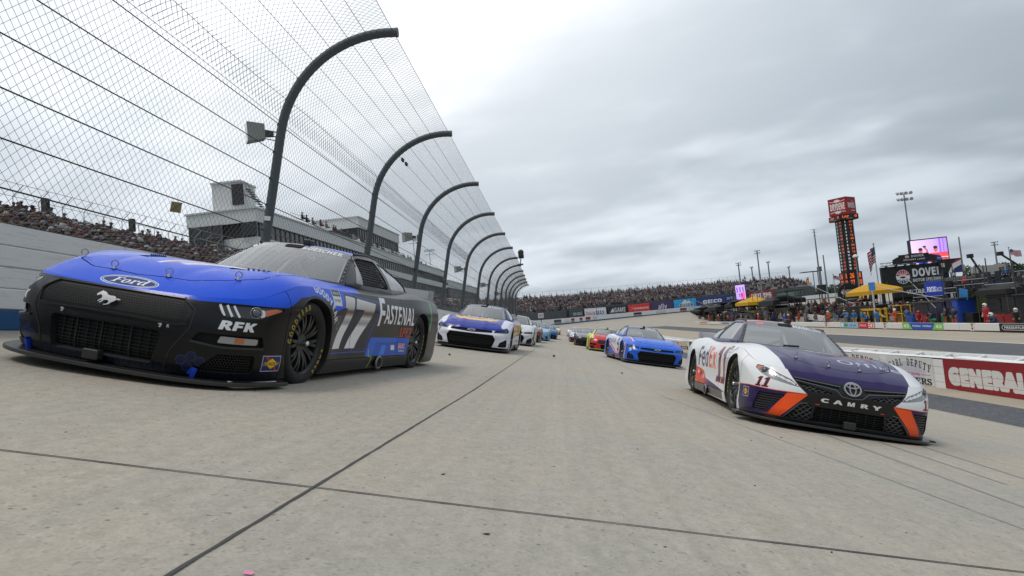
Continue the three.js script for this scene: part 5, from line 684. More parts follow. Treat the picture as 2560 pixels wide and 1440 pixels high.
const fuel = (D, s, y, w = 0.20, h = 0.105) => { D.poly([[s - w / 2, y - h / 2], [s + w / 2, y - h / 2], [s + w / 2, y + h / 2], [s - w / 2, y + h / 2]], '#c9ccd4'); const k = 0.006; D.poly([[s - w / 2 + k, y - h / 2 + k], [s + w / 2 - k, y - h / 2 + k], [s + w / 2 - k, y + h / 2 - k], [s - w / 2 + k, y + h / 2 - k]], '#1c2a66'); D.line([[s - w * 0.3 * D.side, y + h * 0.42], [s + w * 0.3 * D.side, y - h * 0.42]], h * 0.16, '#c8202c'); D.poly([[s - w * 0.36, y], [s, y + h * 0.34], [s + w * 0.36, y], [s, y - h * 0.34]], '#e8bc1c'); D.text('SUNOCO', s, y, w * 0.82, h * 0.2, '#14141c', { skew: -0.2, stroke: '#e8bc1c', lw: 12 }); };
const arcWord = (D, str, s0, y0, r, a0, step, size, c) => { const x = D.x; x.save(); x.translate(D.X(s0), D.Y(y0)); x.font = `bold ${size * D.K}px sans-serif`; x.textAlign = 'center'; x.textBaseline = 'middle'; x.fillStyle = c; [...str].forEach((ch, i) => { x.save(); x.rotate(a0 + i * step); x.translate(0, -r * D.K); x.fillText(ch, 0, 0); x.restore(); }); x.restore(); };
const grime = (D, n, W, H, c = '120,112,100') => { const x = D.x; for (let i = 0; i < n; i++) { x.fillStyle = `rgba(${c},${rnd(0.02, 0.09)})`; x.beginPath(); x.ellipse(rnd(W), rnd(H), rnd(1, 14), rnd(1, 4), 0, 0, 7); x.fill(); } };
const one = (D, s, y, w, h, k = 0.12) => { const m = D.side, q = (a, b) => [s + m * (a * w + (b - 0.5) * h * k), y + (b - 0.5) * h]; const sh = (e) => [q(-0.5 - e, 0 - e * 0.25), q(0.5 + e, 0 - e * 0.25), q(0.5 + e, 0.14 + e * 0.25), q(0.24 + e, 0.14 + e * 0.25), q(0.24 + e, 1 + e * 0.25), q(-0.16 - e, 1 + e * 0.25), q(-0.5 - e, 0.86), q(-0.5 - e, 0.76 - e * 0.25), q(-0.2 - e, 0.76), q(-0.2 - e, 0.14 + e * 0.25), q(-0.5 - e, 0.14 + e * 0.25)]; D.poly(sh(0.09), '#f0521c'); D.poly(sh(0), '#27204a'); };
const S = (z) => sF + AX - z;                                         // length along the plan at a place z along the side

// ---------------------------------------------------------------- the cars
const hero1 = makeCar({
  ...FORD, label: 'blue and black number 17 race car filling the left, nearest the camera', pillar: '#15161a', net: true, name: 'BUESCHER', rough: 0.38, coat: 0.35, spec: 0.3, lip: 0.06, spin: -2.397,
  belt(D) {
    D.fill('#08090b'); const B = '#0050de';
    D.grad([[0, 0.594], [0.5, 0.594], [0.60, 0.585], [0.78, 0.596], [1.2, 0.607], [1.32, 0.615], [1.5, 0.70], [1.75, 0.735], [2.0, 0.70], [2.12, 0.62], [2.3, 0.66], [2.75, 0.80], [2.95, 1.06], [0, 1.06]], [2.25, 0.8], [2.75, 0.72], [[0, B], [0.35, B], [1, '#08090b']]);
    D.poly([[2.18, 0.261], [2.34, 0.792], [3.28, 0.755], [3.10, 0.261]], '#10142e'); D.line([[2.14, 0.261], [2.60, 0.261], [2.63, 0.288], [2.72, 0.572], [2.85, 0.572]], 0.008, '#2458c8'); D.line([[2.62, 0.261], [2.95, 0.261], [3.2, 0.755], [2.4, 0.792]], 0.008, '#2458c8');
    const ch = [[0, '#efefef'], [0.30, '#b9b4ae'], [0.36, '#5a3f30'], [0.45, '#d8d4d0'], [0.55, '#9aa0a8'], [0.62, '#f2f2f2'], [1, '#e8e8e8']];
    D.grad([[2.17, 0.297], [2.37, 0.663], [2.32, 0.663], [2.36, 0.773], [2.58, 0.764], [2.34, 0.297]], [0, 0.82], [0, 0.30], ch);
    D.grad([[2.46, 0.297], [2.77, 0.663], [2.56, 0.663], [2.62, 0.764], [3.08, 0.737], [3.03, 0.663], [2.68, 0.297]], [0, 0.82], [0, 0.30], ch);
    if (D.side < 0) { D.fill('#08090b'); D.poly([[0, 0.594], [1.3, 0.615], [1.75, 0.735], [2.12, 0.62], [2.75, 0.80], [2.95, 1.06], [0, 1.06]], B); D.text('17', 2.75, 0.56, 0.75, 0.5, '#e8e8ea', { skew: -0.25 }); D.text('FASTENAL', 3.85, 0.66, 1.1, 0.24, '#e9e9ea', { skew: -0.12 }); }
    else { D.text('F', 3.25, 0.665, 0.20, 0.29, '#ececec', { skew: -0.15 }); D.text('ASTENAL', 3.79, 0.65, 0.90, 0.20, '#ececec', { skew: -0.15 }); }
    D.text('APEX', 4.02, 0.465, 0.40, 0.11, '#c9441f', { skew: -0.1, font: 'serif' });
    D.poly([[2.95, 0.215], [3.08, 0.40], [4.18, 0.40], [4.12, 0.20]], '#1463d6'); D.poly([[3.14, 0.215], [3.24, 0.35], [4.16, 0.35], [4.12, 0.20]], '#1450bc'); D.poly([[3.32, 0.22], [3.40, 0.32], [3.52, 0.32], [3.46, 0.22]], '#2a80ea'); D.text('MAC', 3.97, 0.31, 0.18, 0.05, '#d83a2e', { stroke: '#fff', lw: 10 }); D.text('TOOLS', 3.97, 0.255, 0.18, 0.025, '#e6e6e6'); D.poly([[3.66, 0.265], [3.66, 0.32], [3.77, 0.32], [3.77, 0.265]], '#dfe4ea');
    D.line([[3.05, 0.28], [3.04, 0.21], [3.13, 0.205], [3.08, 0.09]], 0.012, '#a8d820'); D.poly([[4.9, 0.5], [4.9, 0.85], [4.95, 0.85], [4.95, 0.5]], '#18b048');
    arcWord(D, 'GOODYEAR', sF + 0.0, 0.345, 0.445, D.side > 0 ? 0.10 : -1.1, 0.14, 0.085, '#e8e8ee'); series(D, 2.16, 0.745); D.oval(2.2, 0.56, 0.028, 0.028, '#6a6e78', 0.01); D.oval(2.2, 0.50, 0.028, 0.028, '#6a6e78', 0.01);
    D.text('RFK', 0.90 , 0.452, 0.25, 0.058, '#e8e8ea', { skew: -0.3, fat: 6 }); fuel(D, 1.235, 0.205, 0.20, 0.115);
    D.poly([[0.62, 0.10], [0.645, 0.15], [0.675, 0.15], [0.655, 0.10]], '#1e56d8');
    for (let k = 0; k < 30; k++) { const s = 0.1 + (k % 15) * 0.085, y = 0.10 + (k > 14 ? 0.035 : 0), r = 0.03, x = D.x; x.strokeStyle = `rgba(40,80,190,${k % 15 < 5 ? 0.5 : 0.28})`; x.lineWidth = 1.3; x.beginPath(); for (let q = 0; q <= 6; q++) { const a = q * Math.PI / 3; x[q ? 'lineTo' : 'moveTo'](D.X(s + r * Math.cos(a)), D.Y(y + r * Math.sin(a))); } x.stroke(); }
    for (const [s, y] of [[0.58, 0.19], [0.64, 0.22], [0.70, 0.19], [0.62, 0.15]]) { const x = D.x; x.strokeStyle = 'rgba(70,100,170,.55)'; x.fillStyle = 'rgba(16,28,70,.8)'; x.lineWidth = 1.5; x.beginPath(); for (let q = 0; q <= 6; q++) { const a = q * Math.PI / 3; x[q ? 'lineTo' : 'moveTo'](D.X(s + 0.034 * Math.cos(a)), D.Y(y + 0.034 * Math.sin(a))); } x.fill(); x.stroke(); }
    if (D.side > 0) D.text('R', 0.46, 0.40, 0.02, 0.03, '#cfd3d8'); grime(D, 420, 2048, 402);
  },
  plan(D) {
    D.fill('#0050de'); D.poly([[0.10, 1.9], [0.16, 1.9], [0.62, 1.0], [0.50, 0.9]], '#dfe4f0'); D.poly([[0.30, 1.5], [0.20, 1.15], [0.42, 1.3], [0.40, 1.1], [0.70, 0.72], [0.52, 0.74]], '#e4e8f2'); for (let k = 0; k < 5; k++) D.poly([[-0.06 + k * 0.05, 1.95 - k * 0.05], [-0.02 + k * 0.05, 1.95 - k * 0.05], [0.10 + k * 0.06, 1.2], [0.06 + k * 0.06, 1.2]], k % 2 ? '#c9542c' : '#dfe4f0'); D.poly([[-0.66, 1.9], [-0.5, 1.9], [-0.42, 1.2], [-0.55, 1.15]], '#5f79e0'); D.poly([[-0.2, 0.9], [0.5, 0.74], [0.6, 1.0], [0.1, 1.0]], '#d5dcf0');
    D.oval(0.02, 2.272, 0.225, 0.056, '#e6eaf2'); D.oval(0.02, 2.272, 0.215, 0.050, '#16296e'); D.oval(0.02, 2.272, 0.203, 0.043, '#e6eaf2', 0.006); D.text('Ford', 0.02, 2.270, 0.27, 0.05, '#eef0f5', { font: 'serif', style: 'italic bold', lower: true });
    D.poly([[-0.7, -0.5], [0.7, -0.5], [0.7, -1.1], [-0.7, -1.1]], '#d8dcea'); D.text('17', 0, -0.65, 0.7, 0.5, '#12131a'); D.poly([[-1, -1.15], [1, -1.15], [1, -2.5], [-1, -2.5]], '#0a0b0d'); D.poly([[0.74, 0.3], [1, 0.45], [1, -2.5], [0.7, -2.5]], '#0a0b0d'); D.poly([[-0.74, 0.55], [-1, 0.7], [-1, -2.5], [-0.7, -2.5]], '#0a0b0d');
  },
  topFeatures: [{ name: 'hood_vent', poly: [[0.30, 1.62], [0.42, 1.72], [0.56, 1.30], [0.50, 1.22], [0.40, 1.24]], depth: 0.018, mat: M('#0c1f7a', 0.5) }],
  extra(c) {
    FORD.lamps(c);
    for (const sd of c.sides) { for (let k = 0; k < 8; k++) { const z = 1.24 + k * 0.045, x = sd * (0.555 - k * 0.017), y = c.top(x, z); c.part('vent_tooth', X(new THREE.ConeGeometry(0.022, 0.032, 4), ['translate', x, y + 0.006, z]), M(k < 3 && sd > 0 ? '#d5dae8' : '#0d2390', 0.5)); } }
    c.part('splitter_tip', c.ribbonB([[0.88, 0.10], [0.93, 0.092], [1.27, 0.092]], 0.022, 0.085), M([0.55, 0.55, 0.55], 0.4));
    for (const s of [-0.34, 0.40]) c.part('tow_hook', c.ribbonB([[s, 0.40], [s + 0.02, 0.405], [s + 0.01, 0.38]], 0.008, 0.01), M([0.5, 0.5, 0.5], 0.4)); c.part('tow_block', [box(0.12, 0.07, 0.06, -0.02, 0.135, 2.43, 0.012)], satin);
    for (const s of [-0.64, 0.66]) c.part('splitter_stay', c.ribbonB([[s, 0.09], [s + 0.02, 0.155]], 0.03, 0.02), M('#1c4fd0', 0.4));
    // running horse badge: a plate cut to the outline
    const hs = [[-0.098, 0.522], [-0.094, 0.532], [-0.078, 0.543], [-0.066, 0.553], [-0.062, 0.547], [-0.048, 0.548], [-0.030, 0.540], [-0.016, 0.530], [0.010, 0.526], [0.034, 0.528], [0.050, 0.522], [0.058, 0.512], [0.074, 0.516], [0.086, 0.511], [0.098, 0.514], [0.084, 0.505], [0.072, 0.508], [0.060, 0.504], [0.052, 0.494], [0.036, 0.486], [0.024, 0.472], [0.004, 0.465], [-0.016, 0.462], [-0.014, 0.468], [0.006, 0.472], [0.016, 0.484], [0.008, 0.494], [-0.010, 0.496], [-0.026, 0.492], [-0.034, 0.478], [-0.050, 0.472], [-0.052, 0.478], [-0.042, 0.484], [-0.038, 0.494], [-0.052, 0.488], [-0.062, 0.478], [-0.068, 0.482], [-0.056, 0.496], [-0.046, 0.506], [-0.054, 0.520], [-0.070, 0.526], [-0.088, 0.516]]; patch(c, 'emblem', hs, 0.012, M([0.55, 0.55, 0.56], 0.35, 0.5));
  },
});
hero1.scale.setScalar(1.09); placeCar(hero1, -3.05, 7.04, -5.1); hero1.rotateZ(-0.030);
const hero2 = makeCar({
  ...CAMRY, label: 'white and purple number 11 race car with orange trim, beside the inner wall', pillar: '#3a3157', name: 'HAMLIN', bannerMark: '#c84a58', rough: 0.34, coat: 0.5, spec: 0.5, spoiler: '#a9adb0', spin: 0.1,
  belt(D) {
    const P = '#22104f', Or = '#f0521c'; D.fill('#e6e8ea');
    D.poly([[2.25, 0.10], [2.25, 0.205], [4.3, 0.205], [4.3, 0.08]], '#2b2a2e'); D.grad([[4.2, 0.22], [4.16, 0.45], [3.72, 0.40], [3.5, 0.30], [2.15, 0.205], [4.2, 0.205]], [4.1, 0.4], [2.7, 0.22], [[0, Or], [0.35, '#d8481c'], [0.6, '#5a2a6a'], [1, P]]); D.oval(4.0, 0.37, 0.035, 0.035, '#f4dcd4'); D.oval(3.87, 0.345, 0.04, 0.035, '#3a3f90'); D.text('XF', 3.68, 0.315, 0.12, 0.06, '#e6dcea'); D.line([[3.3, 0.205], [3.28, 0.06]], 0.014, Or);
    D.text(D.side > 0 ? 'FedEx' : 'Fed', D.side > 0 ? 3.42 : 3.74, 0.615, D.side > 0 ? 1.3 : 0.70, 0.31, '#33265c', { lower: true }); if (D.side < 0) D.text('Ex', 3.13, 0.615, 0.52, 0.31, '#f2581e', { lower: true });
    for (const k of [-1, 1]) one(D, 2.47 + k * 0.165, 0.54, 0.27, 0.47); series(D, 2.14, 0.74); arcWord(D, 'GOODYEAR', sF, 0.345, 0.445, D.side > 0 ? 0.15 : -1.2, 0.14, 0.085, '#4a4e54');
    // face
    D.poly([[0, 0.08], [0.70, 0.08], [0.43, 0.385], [0.52, 0.46], [0.60, 0.55], [0, 0.55]], '#0c0c0e'); D.poly([[0, 0.53], [0.2, 0.54], [0.60, 0.55], [0.66, 0.62], [0, 0.66]], P);
    D.poly([[0.42, 0.385], [0.75, 0.375], [1.1, 0.385], [1.34, 0.375], [1.34, 0.08], [0.68, 0.08]], P); D.grad([[0.42, 0.382], [0.62, 0.372], [0.80, 0.13], [1.04, 0.125], [1.06, 0.085], [0.70, 0.08]], [0.86, 0.30], [0.68, 0.20], [[0, '#3b2c72'], [0.35, '#6a3a80'], [0.75, Or], [1, '#ff5a1a']]); D.line([[1.34, 0.376], [1.1, 0.387], [0.75, 0.378], [0.43, 0.386]], 0.008, '#e05a2a'); D.poly([[1.16, 0.08], [1.12, 0.24], [1.16, 0.25], [1.24, 0.08]], '#2a272d');
    [...'CAMRY'].forEach((ch, i) => D.text(ch, D.side * (i - 2) * 0.128, 0.352, 0.082, 0.042, '#ececec', { fat: 6 })); for (const k of [-1, 1]) one(D, 0.89 + k * 0.045, 0.445, 0.07, 0.105, 0.3); fuel(D, 1.16, 0.305, 0.13, 0.11);
    D.poly([[0.30, 0.295], [0.30, 0.302], [0.34, 0.300], [0.34, 0.293]], Or); D.poly([[1.05, 0.085], [1.06, 0.10], [1.28, 0.10], [1.28, 0.085]], '#7a2018'); grime(D, 260, 2048, 402);
  },
  plan(D) {
    const P = '#221052'; D.fill('#e4e6e8'); D.poly([[-0.60, 2.5], [0.60, 2.5], [0.72, 1.4], [0.78, 0.5], [0.6, 0.3], [-0.6, 0.3], [-0.78, 0.5], [-0.72, 1.4]], P); D.poly([[-0.60, 1.05], [-0.45, 0.80], [0.0, 0.92], [0.08, 1.25], [-0.12, 1.22], [-0.3, 1.05]], '#e4e6e8'); D.poly([[0.05, 0.9], [0.52, 0.75], [0.62, 1.3], [0.50, 1.45], [0.30, 1.25]], '#f0562a'); D.poly([[0.0, 0.9], [0.12, 0.9], [0.28, 1.25], [0.2, 1.35]], '#d5d8dc'); D.text('Office', 0.33, 1.95, 0.70, 0.13, '#c4bedd', { style: '', lower: true }); D.text('FedEx', -0.2, 1.12, 0.5, 0.14, '#33265c');
    D.poly([[-1, -0.06], [1, -0.06], [1, -2.5], [-1, -2.5]], '#3a2f5c'); D.poly([[-0.55, -0.12], [0.5, -0.12], [0.5, -0.3], [-0.5, -0.3]], '#f06a48'); D.text('11', 0, -0.62, 0.5, 0.4, '#f06a48'); D.poly([[0.44, -0.05], [0.6, -0.05], [0.6, -0.3], [0.44, -0.3]], '#f05a30'); D.poly([[-0.85, 0.3], [-1, 0.3], [-1, -2.5], [-0.75, -2.5]], '#e4e6e8'); D.poly([[0.85, 0.3], [1, 0.3], [1, -2.5], [0.75, -2.5]], '#e4e6e8');
  },
  extra(c) { CAMRY.lamps(c); c.part('tow_block', [box(0.12, 0.08, 0.06, 0, 0.13, 2.44, 0.015)], satin); c.part('splitter_foot', [box(0.20, 0.02, 0.12, 0.94, 0.07, 2.0, 0.006), box(0.20, 0.02, 0.12, -0.94, 0.07, 2.0, 0.006)], M([0.03, 0.02, 0.022], 0.35)); c.part('wiper', [bar(V(-0.22, 0.905, 0.68), V(-0.02, 0.92, 0.66), 0.014)], satin); },
});
hero2.scale.setScalar(0.985); placeCar(hero2, 3.125, 9.19, -2.4); hero2.rotateZ(-0.025); hero2.translateY(-0.012);
const hero3 = makeCar({
  ...CAMARO, label: 'white number 9 race car with blue hood and yellow lettering, second in left row', pillar: '#2a3a9a', name: 'ELLIOTT', detail: 1, rough: 0.35,
  belt(D) { D.fill('#dfe3ee'); D.poly([[0, 0.54], [0.6, 0.552], [1.15, 0.60], [0.95, 1.06], [0, 1.06]], '#26369c'); D.poly([[0, 0.08], [0, 0.125], [1.36, 0.125], [1.36, 0.08]], '#101012'); D.text('9', -D.side * 0.0 + 0.92, 0.46, D.side < 0 ? 0.12 : 0.001, 0.10, '#22308c', { skew: -0.2 }); fuel(D, 1.25, 0.2, 0.13, 0.12); if (D.side > 0) D.text('chevy', 1.0, 0.40, 0.11, 0.022, '#c03a44'); D.poly([[2.1, 0.42], [2.1, 0.86], [4.5, 0.95], [5.2, 0.95], [5.2, 0.60], [4.6, 0.55]], '#e8b224'); D.poly([[2.1, 0.42], [4.6, 0.55], [4.6, 0.50], [2.1, 0.36]], '#1d2a70'); D.text('9', 2.75, 0.60, 0.42, 0.42, '#1d2a70', { skew: -0.15, stroke: '#fff', lw: 6 }); D.text('NAPA', 3.8, 0.69, 0.9, 0.22, '#1d2a70'); D.text('AUTO PARTS', 3.6, 0.3, 0.8, 0.06, '#c83030'); D.poly([[2.3, 0.08], [2.3, 0.2], [4.2, 0.2], [4.2, 0.08]], '#2c2a1c'); arcWord(D, 'GOODYEAR', sF, 0.345, 0.445, -0.4, 0.14, 0.085, '#8a8c94'); D.poly([[0.50, 0.30], [0.50, 0.345], [0.53, 0.345], [0.53, 0.30]], '#8ad820'); D.poly([[0.53, 0.15], [0.53, 0.20], [0.56, 0.20], [0.56, 0.15]], '#e83a20'); },
  plan(D) { D.fill('#2636a0'); D.poly([[-0.95, 2.5], [-0.72, 2.1], [-0.80, 0.5], [-1, 0.4], [-1, 2.5]], '#dfe3ee'); D.poly([[0.95, 2.5], [0.72, 2.1], [0.80, 0.5], [1, 0.4], [1, 2.5]], '#dfe3ee'); D.poly([[-0.56, 1.75], [-0.64, 0.8], [-0.4, 0.72], [0.42, 0.72], [0.66, 0.85], [0.56, 1.75], [0.40, 1.98], [-0.38, 1.98]], '#eab32a'); D.poly([[-0.48, 1.58], [-0.54, 1.02], [0.54, 1.02], [0.48, 1.58]], '#2233a0'); D.text('NAPA', 0, 1.28, 0.90, 0.42, '#eef0f6', { skew: 0.1 }); D.text('AUTO PARTS', 0, 1.78, 0.6, 0.13, '#1d2a70'); D.text('9', 0, -0.6, 0.5, 0.5, '#fff'); },
});
const hero4 = makeCar({
  ...CAMARO, label: 'bright blue number 5 race car with white side and red stripes, second on right', pillar: '#2e58c0', name: 'LARSON', detail: 1, rough: 0.35,
  belt(D) { const B = '#1660d4'; D.fill(B); D.poly([[0, 0.08], [0, 0.12], [1.36, 0.12], [1.36, 0.08]], '#101012'); D.text('5', 0.90, 0.455, D.side < 0 ? 0.13 : 0.001, 0.10, '#eef0f6', { skew: -0.2 }); if (D.side > 0) D.text('7', 0.98, 0.42, 0.06, 0.05, '#dfe4f0'); for (const [s, w, c] of [[1.24, 0.12, '#c03044'], [1.245, 0.06, '#e8e4ea']]) D.line([[1.34, 0.66], [s - 0.02, 0.5], [s, 0.3], [s + 0.10, 0.12]], w * 0.6, c); D.poly([[2.12, 0.35], [2.12, 0.86], [2.9, 0.98], [4.9, 1.06], [5.3, 0.7], [4.9, 0.62], [4.5, 0.76], [4.1, 0.58], [3.4, 0.42], [2.8, 0.26]], '#e2e4ea'); for (const [o2, c] of [[0, '#c43246'], [0.05, '#e2e4ea'], [0.10, '#c43246']]) D.line([[2.12, 0.42 - o2], [2.5, 0.27 - o2 * 0.6], [2.9, 0.26 - o2 * 0.4], [3.5, 0.42 - o2], [4.15, 0.60 - o2]], 0.045, c); D.text('HendrickCars.com', 3.75, 0.70, 1.35, 0.20, '#2346a4', { lower: true }); D.text('5', 2.55, 0.56, 0.36, 0.44, '#20348c', { skew: -0.15, stroke: '#c43246', lw: 6 }); D.poly([[2.2, 0.08], [2.2, 0.19], [4.2, 0.19], [4.2, 0.08]], '#1a1b20'); fuel(D, 1.26, 0.17, 0.12, 0.09); },
  plan(D) { D.fill('#1a64d8'); D.text('HendrickCars.com', 0, 1.10, 1.25, 0.22, '#e4e8f2', { lower: true }); D.line([[-0.74, 2.0], [-0.78, 1.4], [-0.80, 0.6]], 0.06, '#c43246'); D.line([[-0.72, 2.0], [-0.76, 1.4], [-0.78, 0.6]], 0.03, '#e8e4ea'); D.line([[0.74, 2.0], [0.78, 1.4], [0.80, 0.6]], 0.06, '#c43246'); D.text('5', 0, -0.6, 0.5, 0.5, '#fff'); D.poly([[-1, 0.2], [-0.82, 0.2], [-0.8, -2.5], [-1, -2.5]], '#e2e4ea'); },
});
const place2 = (car, px, py, d, yaw = 0) => { const q = ray(px, py), k = toTrack(px, py); placeCar(car, k[0] * (d / k[1]), d + 2.42, yaw); };
placeCar(hero3, -2.17, 16.2 + 2.42, -0.6); placeCar(hero4, 3.03, 20.9 + 2.42, 5);
// the rest of the field, smaller and smaller
const plain = (label, make, o) => makeCar({ ...make, label, pillar: o.roof ?? o.body, detail: o.detail ?? 0, rough: 0.35, lamps: undefined, belt(D) { D.fill(o.body); if (o.side) D.poly([[1.34, 0.05], [1.34, 1.06], [5.4, 1.06], [5.4, 0.05]], o.side); if (o.low) D.poly([[0, 0.05], [0, 0.42], [1.3, 0.42], [2.1, 0.3], [4.6, 0.3], [4.6, 0.05]], o.low); if (o.slash) D.poly([[0.7, 0.1], [1.2, 0.4], [1.35, 0.4], [1.1, 0.1]], o.slash); D.text(o.num, 2.75, 0.55, 0.5, 0.45, o.ink ?? '#fff', { skew: -0.15 }); if (o.edge) { D.line([[0, 0.115], [1.3, 0.115]], 0.06, o.edge); D.poly([[1.30, 0.05], [1.2, 0.65], [1.5, 0.9], [5.3, 1.0], [5.3, 0.05]], o.edge); } }, plan(D) { D.fill(o.hood ?? o.body); if (o.roof) D.poly([[-1, 0.4], [1, 0.4], [1, -2.5], [-1, -2.5]], o.roof); if (o.word) D.text(o.word, 0, 1.3, 1.0, 0.3, o.ink ?? '#fff'); if (o.edge) { D.line([[-0.86, 2.2], [-0.80, 0.5]], 0.12, o.edge); D.line([[0.86, 2.2], [0.80, 0.5]], 0.12, o.edge); } } });
const F = [
  [plain('white race car with a dark stripe behind the white and blue one', CAMARO, { body: '#d9dadd', side: '#cfd1d6', num: '3', ink: '#222', detail: 1, hood: '#d5d7da', slash: '#22242a' }), -1.95, 26],
  [plain('red race car with a dark nose, third behind in the left row', FORD, { body: '#a02c28', hood: '#8d8e94', roof: '#b8b9bd', side: '#a8462c', num: '21', low: '#1c1c20' }), -1.95, 36],
  [plain('pale blue race car far back in the left row', CAMRY, { body: '#6fa8cf', hood: '#8fbad6', num: '20', side: '#6fa8cf' }), -1.55, 45],
  [plain('dark blue race car far back in the left row', CAMARO, { body: '#1f5fa0', hood: '#2c5f94', roof: '#5a7f9c', num: '42', low: '#15324f' }), -1.05, 56],
  [plain('white and yellow race car, last one seen in the left row', FORD, { body: '#d8d4c4', hood: '#d6cfae', side: '#d9a820', num: '22' , ink: '#222' }), -0.7, 88],
  [plain('red race car with bright yellow roof edges and sides, third on the right', FORD, { body: '#c3202c', hood: '#c8252f', roof: '#cfe01c', side: '#cfe01c', edge: '#cfe01c', num: '12', ink: '#222', detail: 1, word: 'MENARDS' }), 2.65, 33],
  [plain('black and grey race car with orange corners, fourth on the right', FORD, { body: '#17181b', hood: '#85888c', roof: '#8f9296', num: '4', slash: '#c8501e', word: 'ZONE' }), 2.15, 43],
  [plain('white race car with an orange nose, fifth on the right', CAMRY, { body: '#c9cdd4', hood: '#b9bec8', num: '19', ink: '#222', low: '#1c2230', slash: '#d8601e' }), 1.95, 53],
  [plain('white race car far back in the right row', CAMARO, { body: '#d5d8dc', hood: '#ccd0d6', num: '48', ink: '#333', low: '#274a78' }), 2.1, 66],
  [plain('small white race car, last one seen in the right row', FORD, { body: '#dadcdd', hood: '#d5d8d8', num: '10', ink: '#333' }), 2.1, 84],
];
for (const [c, lat, d] of F) placeCar(c, lat, d + 2.42, -0.4);
// ---------------------------------------------------------------- inner wall: two barriers with a braced gap, painted signs
const WALLX = 10.35, WALLH = 0.84;
{
  const w = thing('inner_wall', 'white double block wall with braces on top between the track and pit road', 'wall');
  const wm = new THREE.MeshStandardMaterial({ color: lin([0.78, 0.78, 0.77]), roughness: 0.75, map: canvas(512, 128, (x, W, H) => { x.fillStyle = '#fff'; x.fillRect(0, 0, W, H); for (let i = 0; i < 160; i++) { x.fillStyle = `rgba(70,66,60,${rnd(0.02, 0.12)})`; x.fillRect(rnd(W), rnd(H), rnd(2, 50), rnd(0.6, 3)); } }, { repeat: true }) });
  const gy = (z) => tp(LI, 0, clamp(-z, -14, 60)).y - 0.035;
  for (let z = 6, k = 0; z > -96; z -= 6, k++) for (let j = 0; j < 4; j++) { const zz = z - 3, y = lerp(gy(zz), -0.02, 0) + j * WALLH / 4; const b = box(0.3, WALLH / 4 - 0.006, 5.985, WALLX + 0.15 - (j % 2) * 0.003, y + WALLH / 8, zz, 0.012); const m = mesh('block', b, wm, w); }
  mesh('back_barrier', sheet(3, 30, (u, v) => { const z = lerp(6, -96, v), q = [[1.0, 0], [1.0, WALLH], [1.25, WALLH], [1.25, -0.2]][Math.round(u * 3)]; return [V(WALLX + q[0], gy(z) + q[1], z), z / 3, u]; }), wm, w);
  mesh('floor', sheet(1, 30, (u, v) => { const z = lerp(6, -96, v); return [V(WALLX + 0.3 + u * 0.7, gy(z) + 0.42, z), u, v]; }), M([0.24, 0.245, 0.25], 0.8), w);
  for (let z = 5; z > -60; z -= 1.5) { mesh('brace', bar(V(WALLX + 0.2, gy(z) + WALLH - 0.02, z), V(WALLX + 1.1, gy(z - 0.9) + WALLH - 0.02, z - 0.9), 0.045, 4), wm, w); }
  mesh('cap', sheet(1, 30, (u, v) => { const z = lerp(6, -96, v); return [V(WALLX - 0.01 + u * 0.32, gy(z) + WALLH + 0.006, z), u, z]; }), wm, w);
  const sign = (px0, px1, label, draw, tw = 1024, y0 = 0.02, y1 = WALLH + 0.0, slant = 0) => { const a = atX(px0, 940, WALLX), b = atX(px1, 940, WALLX), t = thing('wall_sign', label, 'sign', null, V(WALLX, 0, (a.z + b.z) / 2)), l = a.z - b.z; const f = (u, v, o) => { const z = lerp(a.z, b.z, u) + slant * v * (1 - u); return V(-0.006 - o, gy(z) + lerp(y0, y1, v), z - t.position.z); };
    mesh('panel', sheet(12, 1, (u, v) => [f(u, v, 0.004), u, v]), new THREE.MeshStandardMaterial({ map: canvas(tw, 256, draw), roughness: 0.65 }), t); if (!draw.bare) mesh('edge', sheet(12, 1, (u, v) => [f(u, 1, v * -0.02), u, v]), M([0.6, 0.6, 0.6], 0.6), t); return t; };
  const seams = (x, W, c) => { x.strokeStyle = c; x.lineWidth = 2; for (let j = 1; j < 4; j++) { x.beginPath(); x.moveTo(0, j * 64); x.lineTo(W, j * 64); x.stroke(); } for (let i = 0; i < 90; i++) { x.fillStyle = `rgba(40,30,30,${rnd(0.02, 0.1)})`; x.fillRect(rnd(W), rnd(256), rnd(4, 90), rnd(1, 3)); } };
  sign(2362, 2585, 'dark red sign with large white GENERAL lettering painted on the inner wall', (x, W, H) => { x.fillStyle = '#8e1620'; x.fillRect(0, 0, W, H); x.fillStyle = '#d9d6d2'; fit(x, 'GENERAL', W * 0.50, H * 0.56, W * 0.88, H * 0.50, '#dcdad6', { fat: 14 }); seams(x, W, 'rgba(50,8,12,.55)'); });
  const deputy = (x, W, H) => { x.fillStyle = '#d4d4d2'; x.fillRect(0, 0, W, H); x.fillStyle = '#c3c2cf'; x.beginPath(); x.ellipse(W * 0.5, H * 0.55, W * 0.34, H * 0.38, 0, 0, 7); x.fill(); const str = 'CARL DEPUTY'; [...str].forEach((c, i) => { const t = (i - 5) / 5; fit(x, c, W * (0.5 + t * 0.42), H * (0.20 + 0.17 * t * t), W * 0.065, H * 0.26, '#1c1c1f', { font: 'serif', rot: t * 0.25, fat: 3 }); }); fit(x, 'AND SON', W * 0.52, H * 0.62, W * 0.40, H * 0.09, '#b03038', { fat: 3 }); x.fillStyle = '#b03038'; x.fillRect(W * 0.74, H * 0.615, W * 0.2, 4); x.fillRect(W * 0.08, H * 0.615, W * 0.2, 4); fit(x, 'BUILDERS', W * 0.5, H * 0.86, W * 0.9, H * 0.22, '#1c1c1f', { font: 'serif', fat: 5 }); seams(x, W, 'rgba(90,90,90,.35)'); };
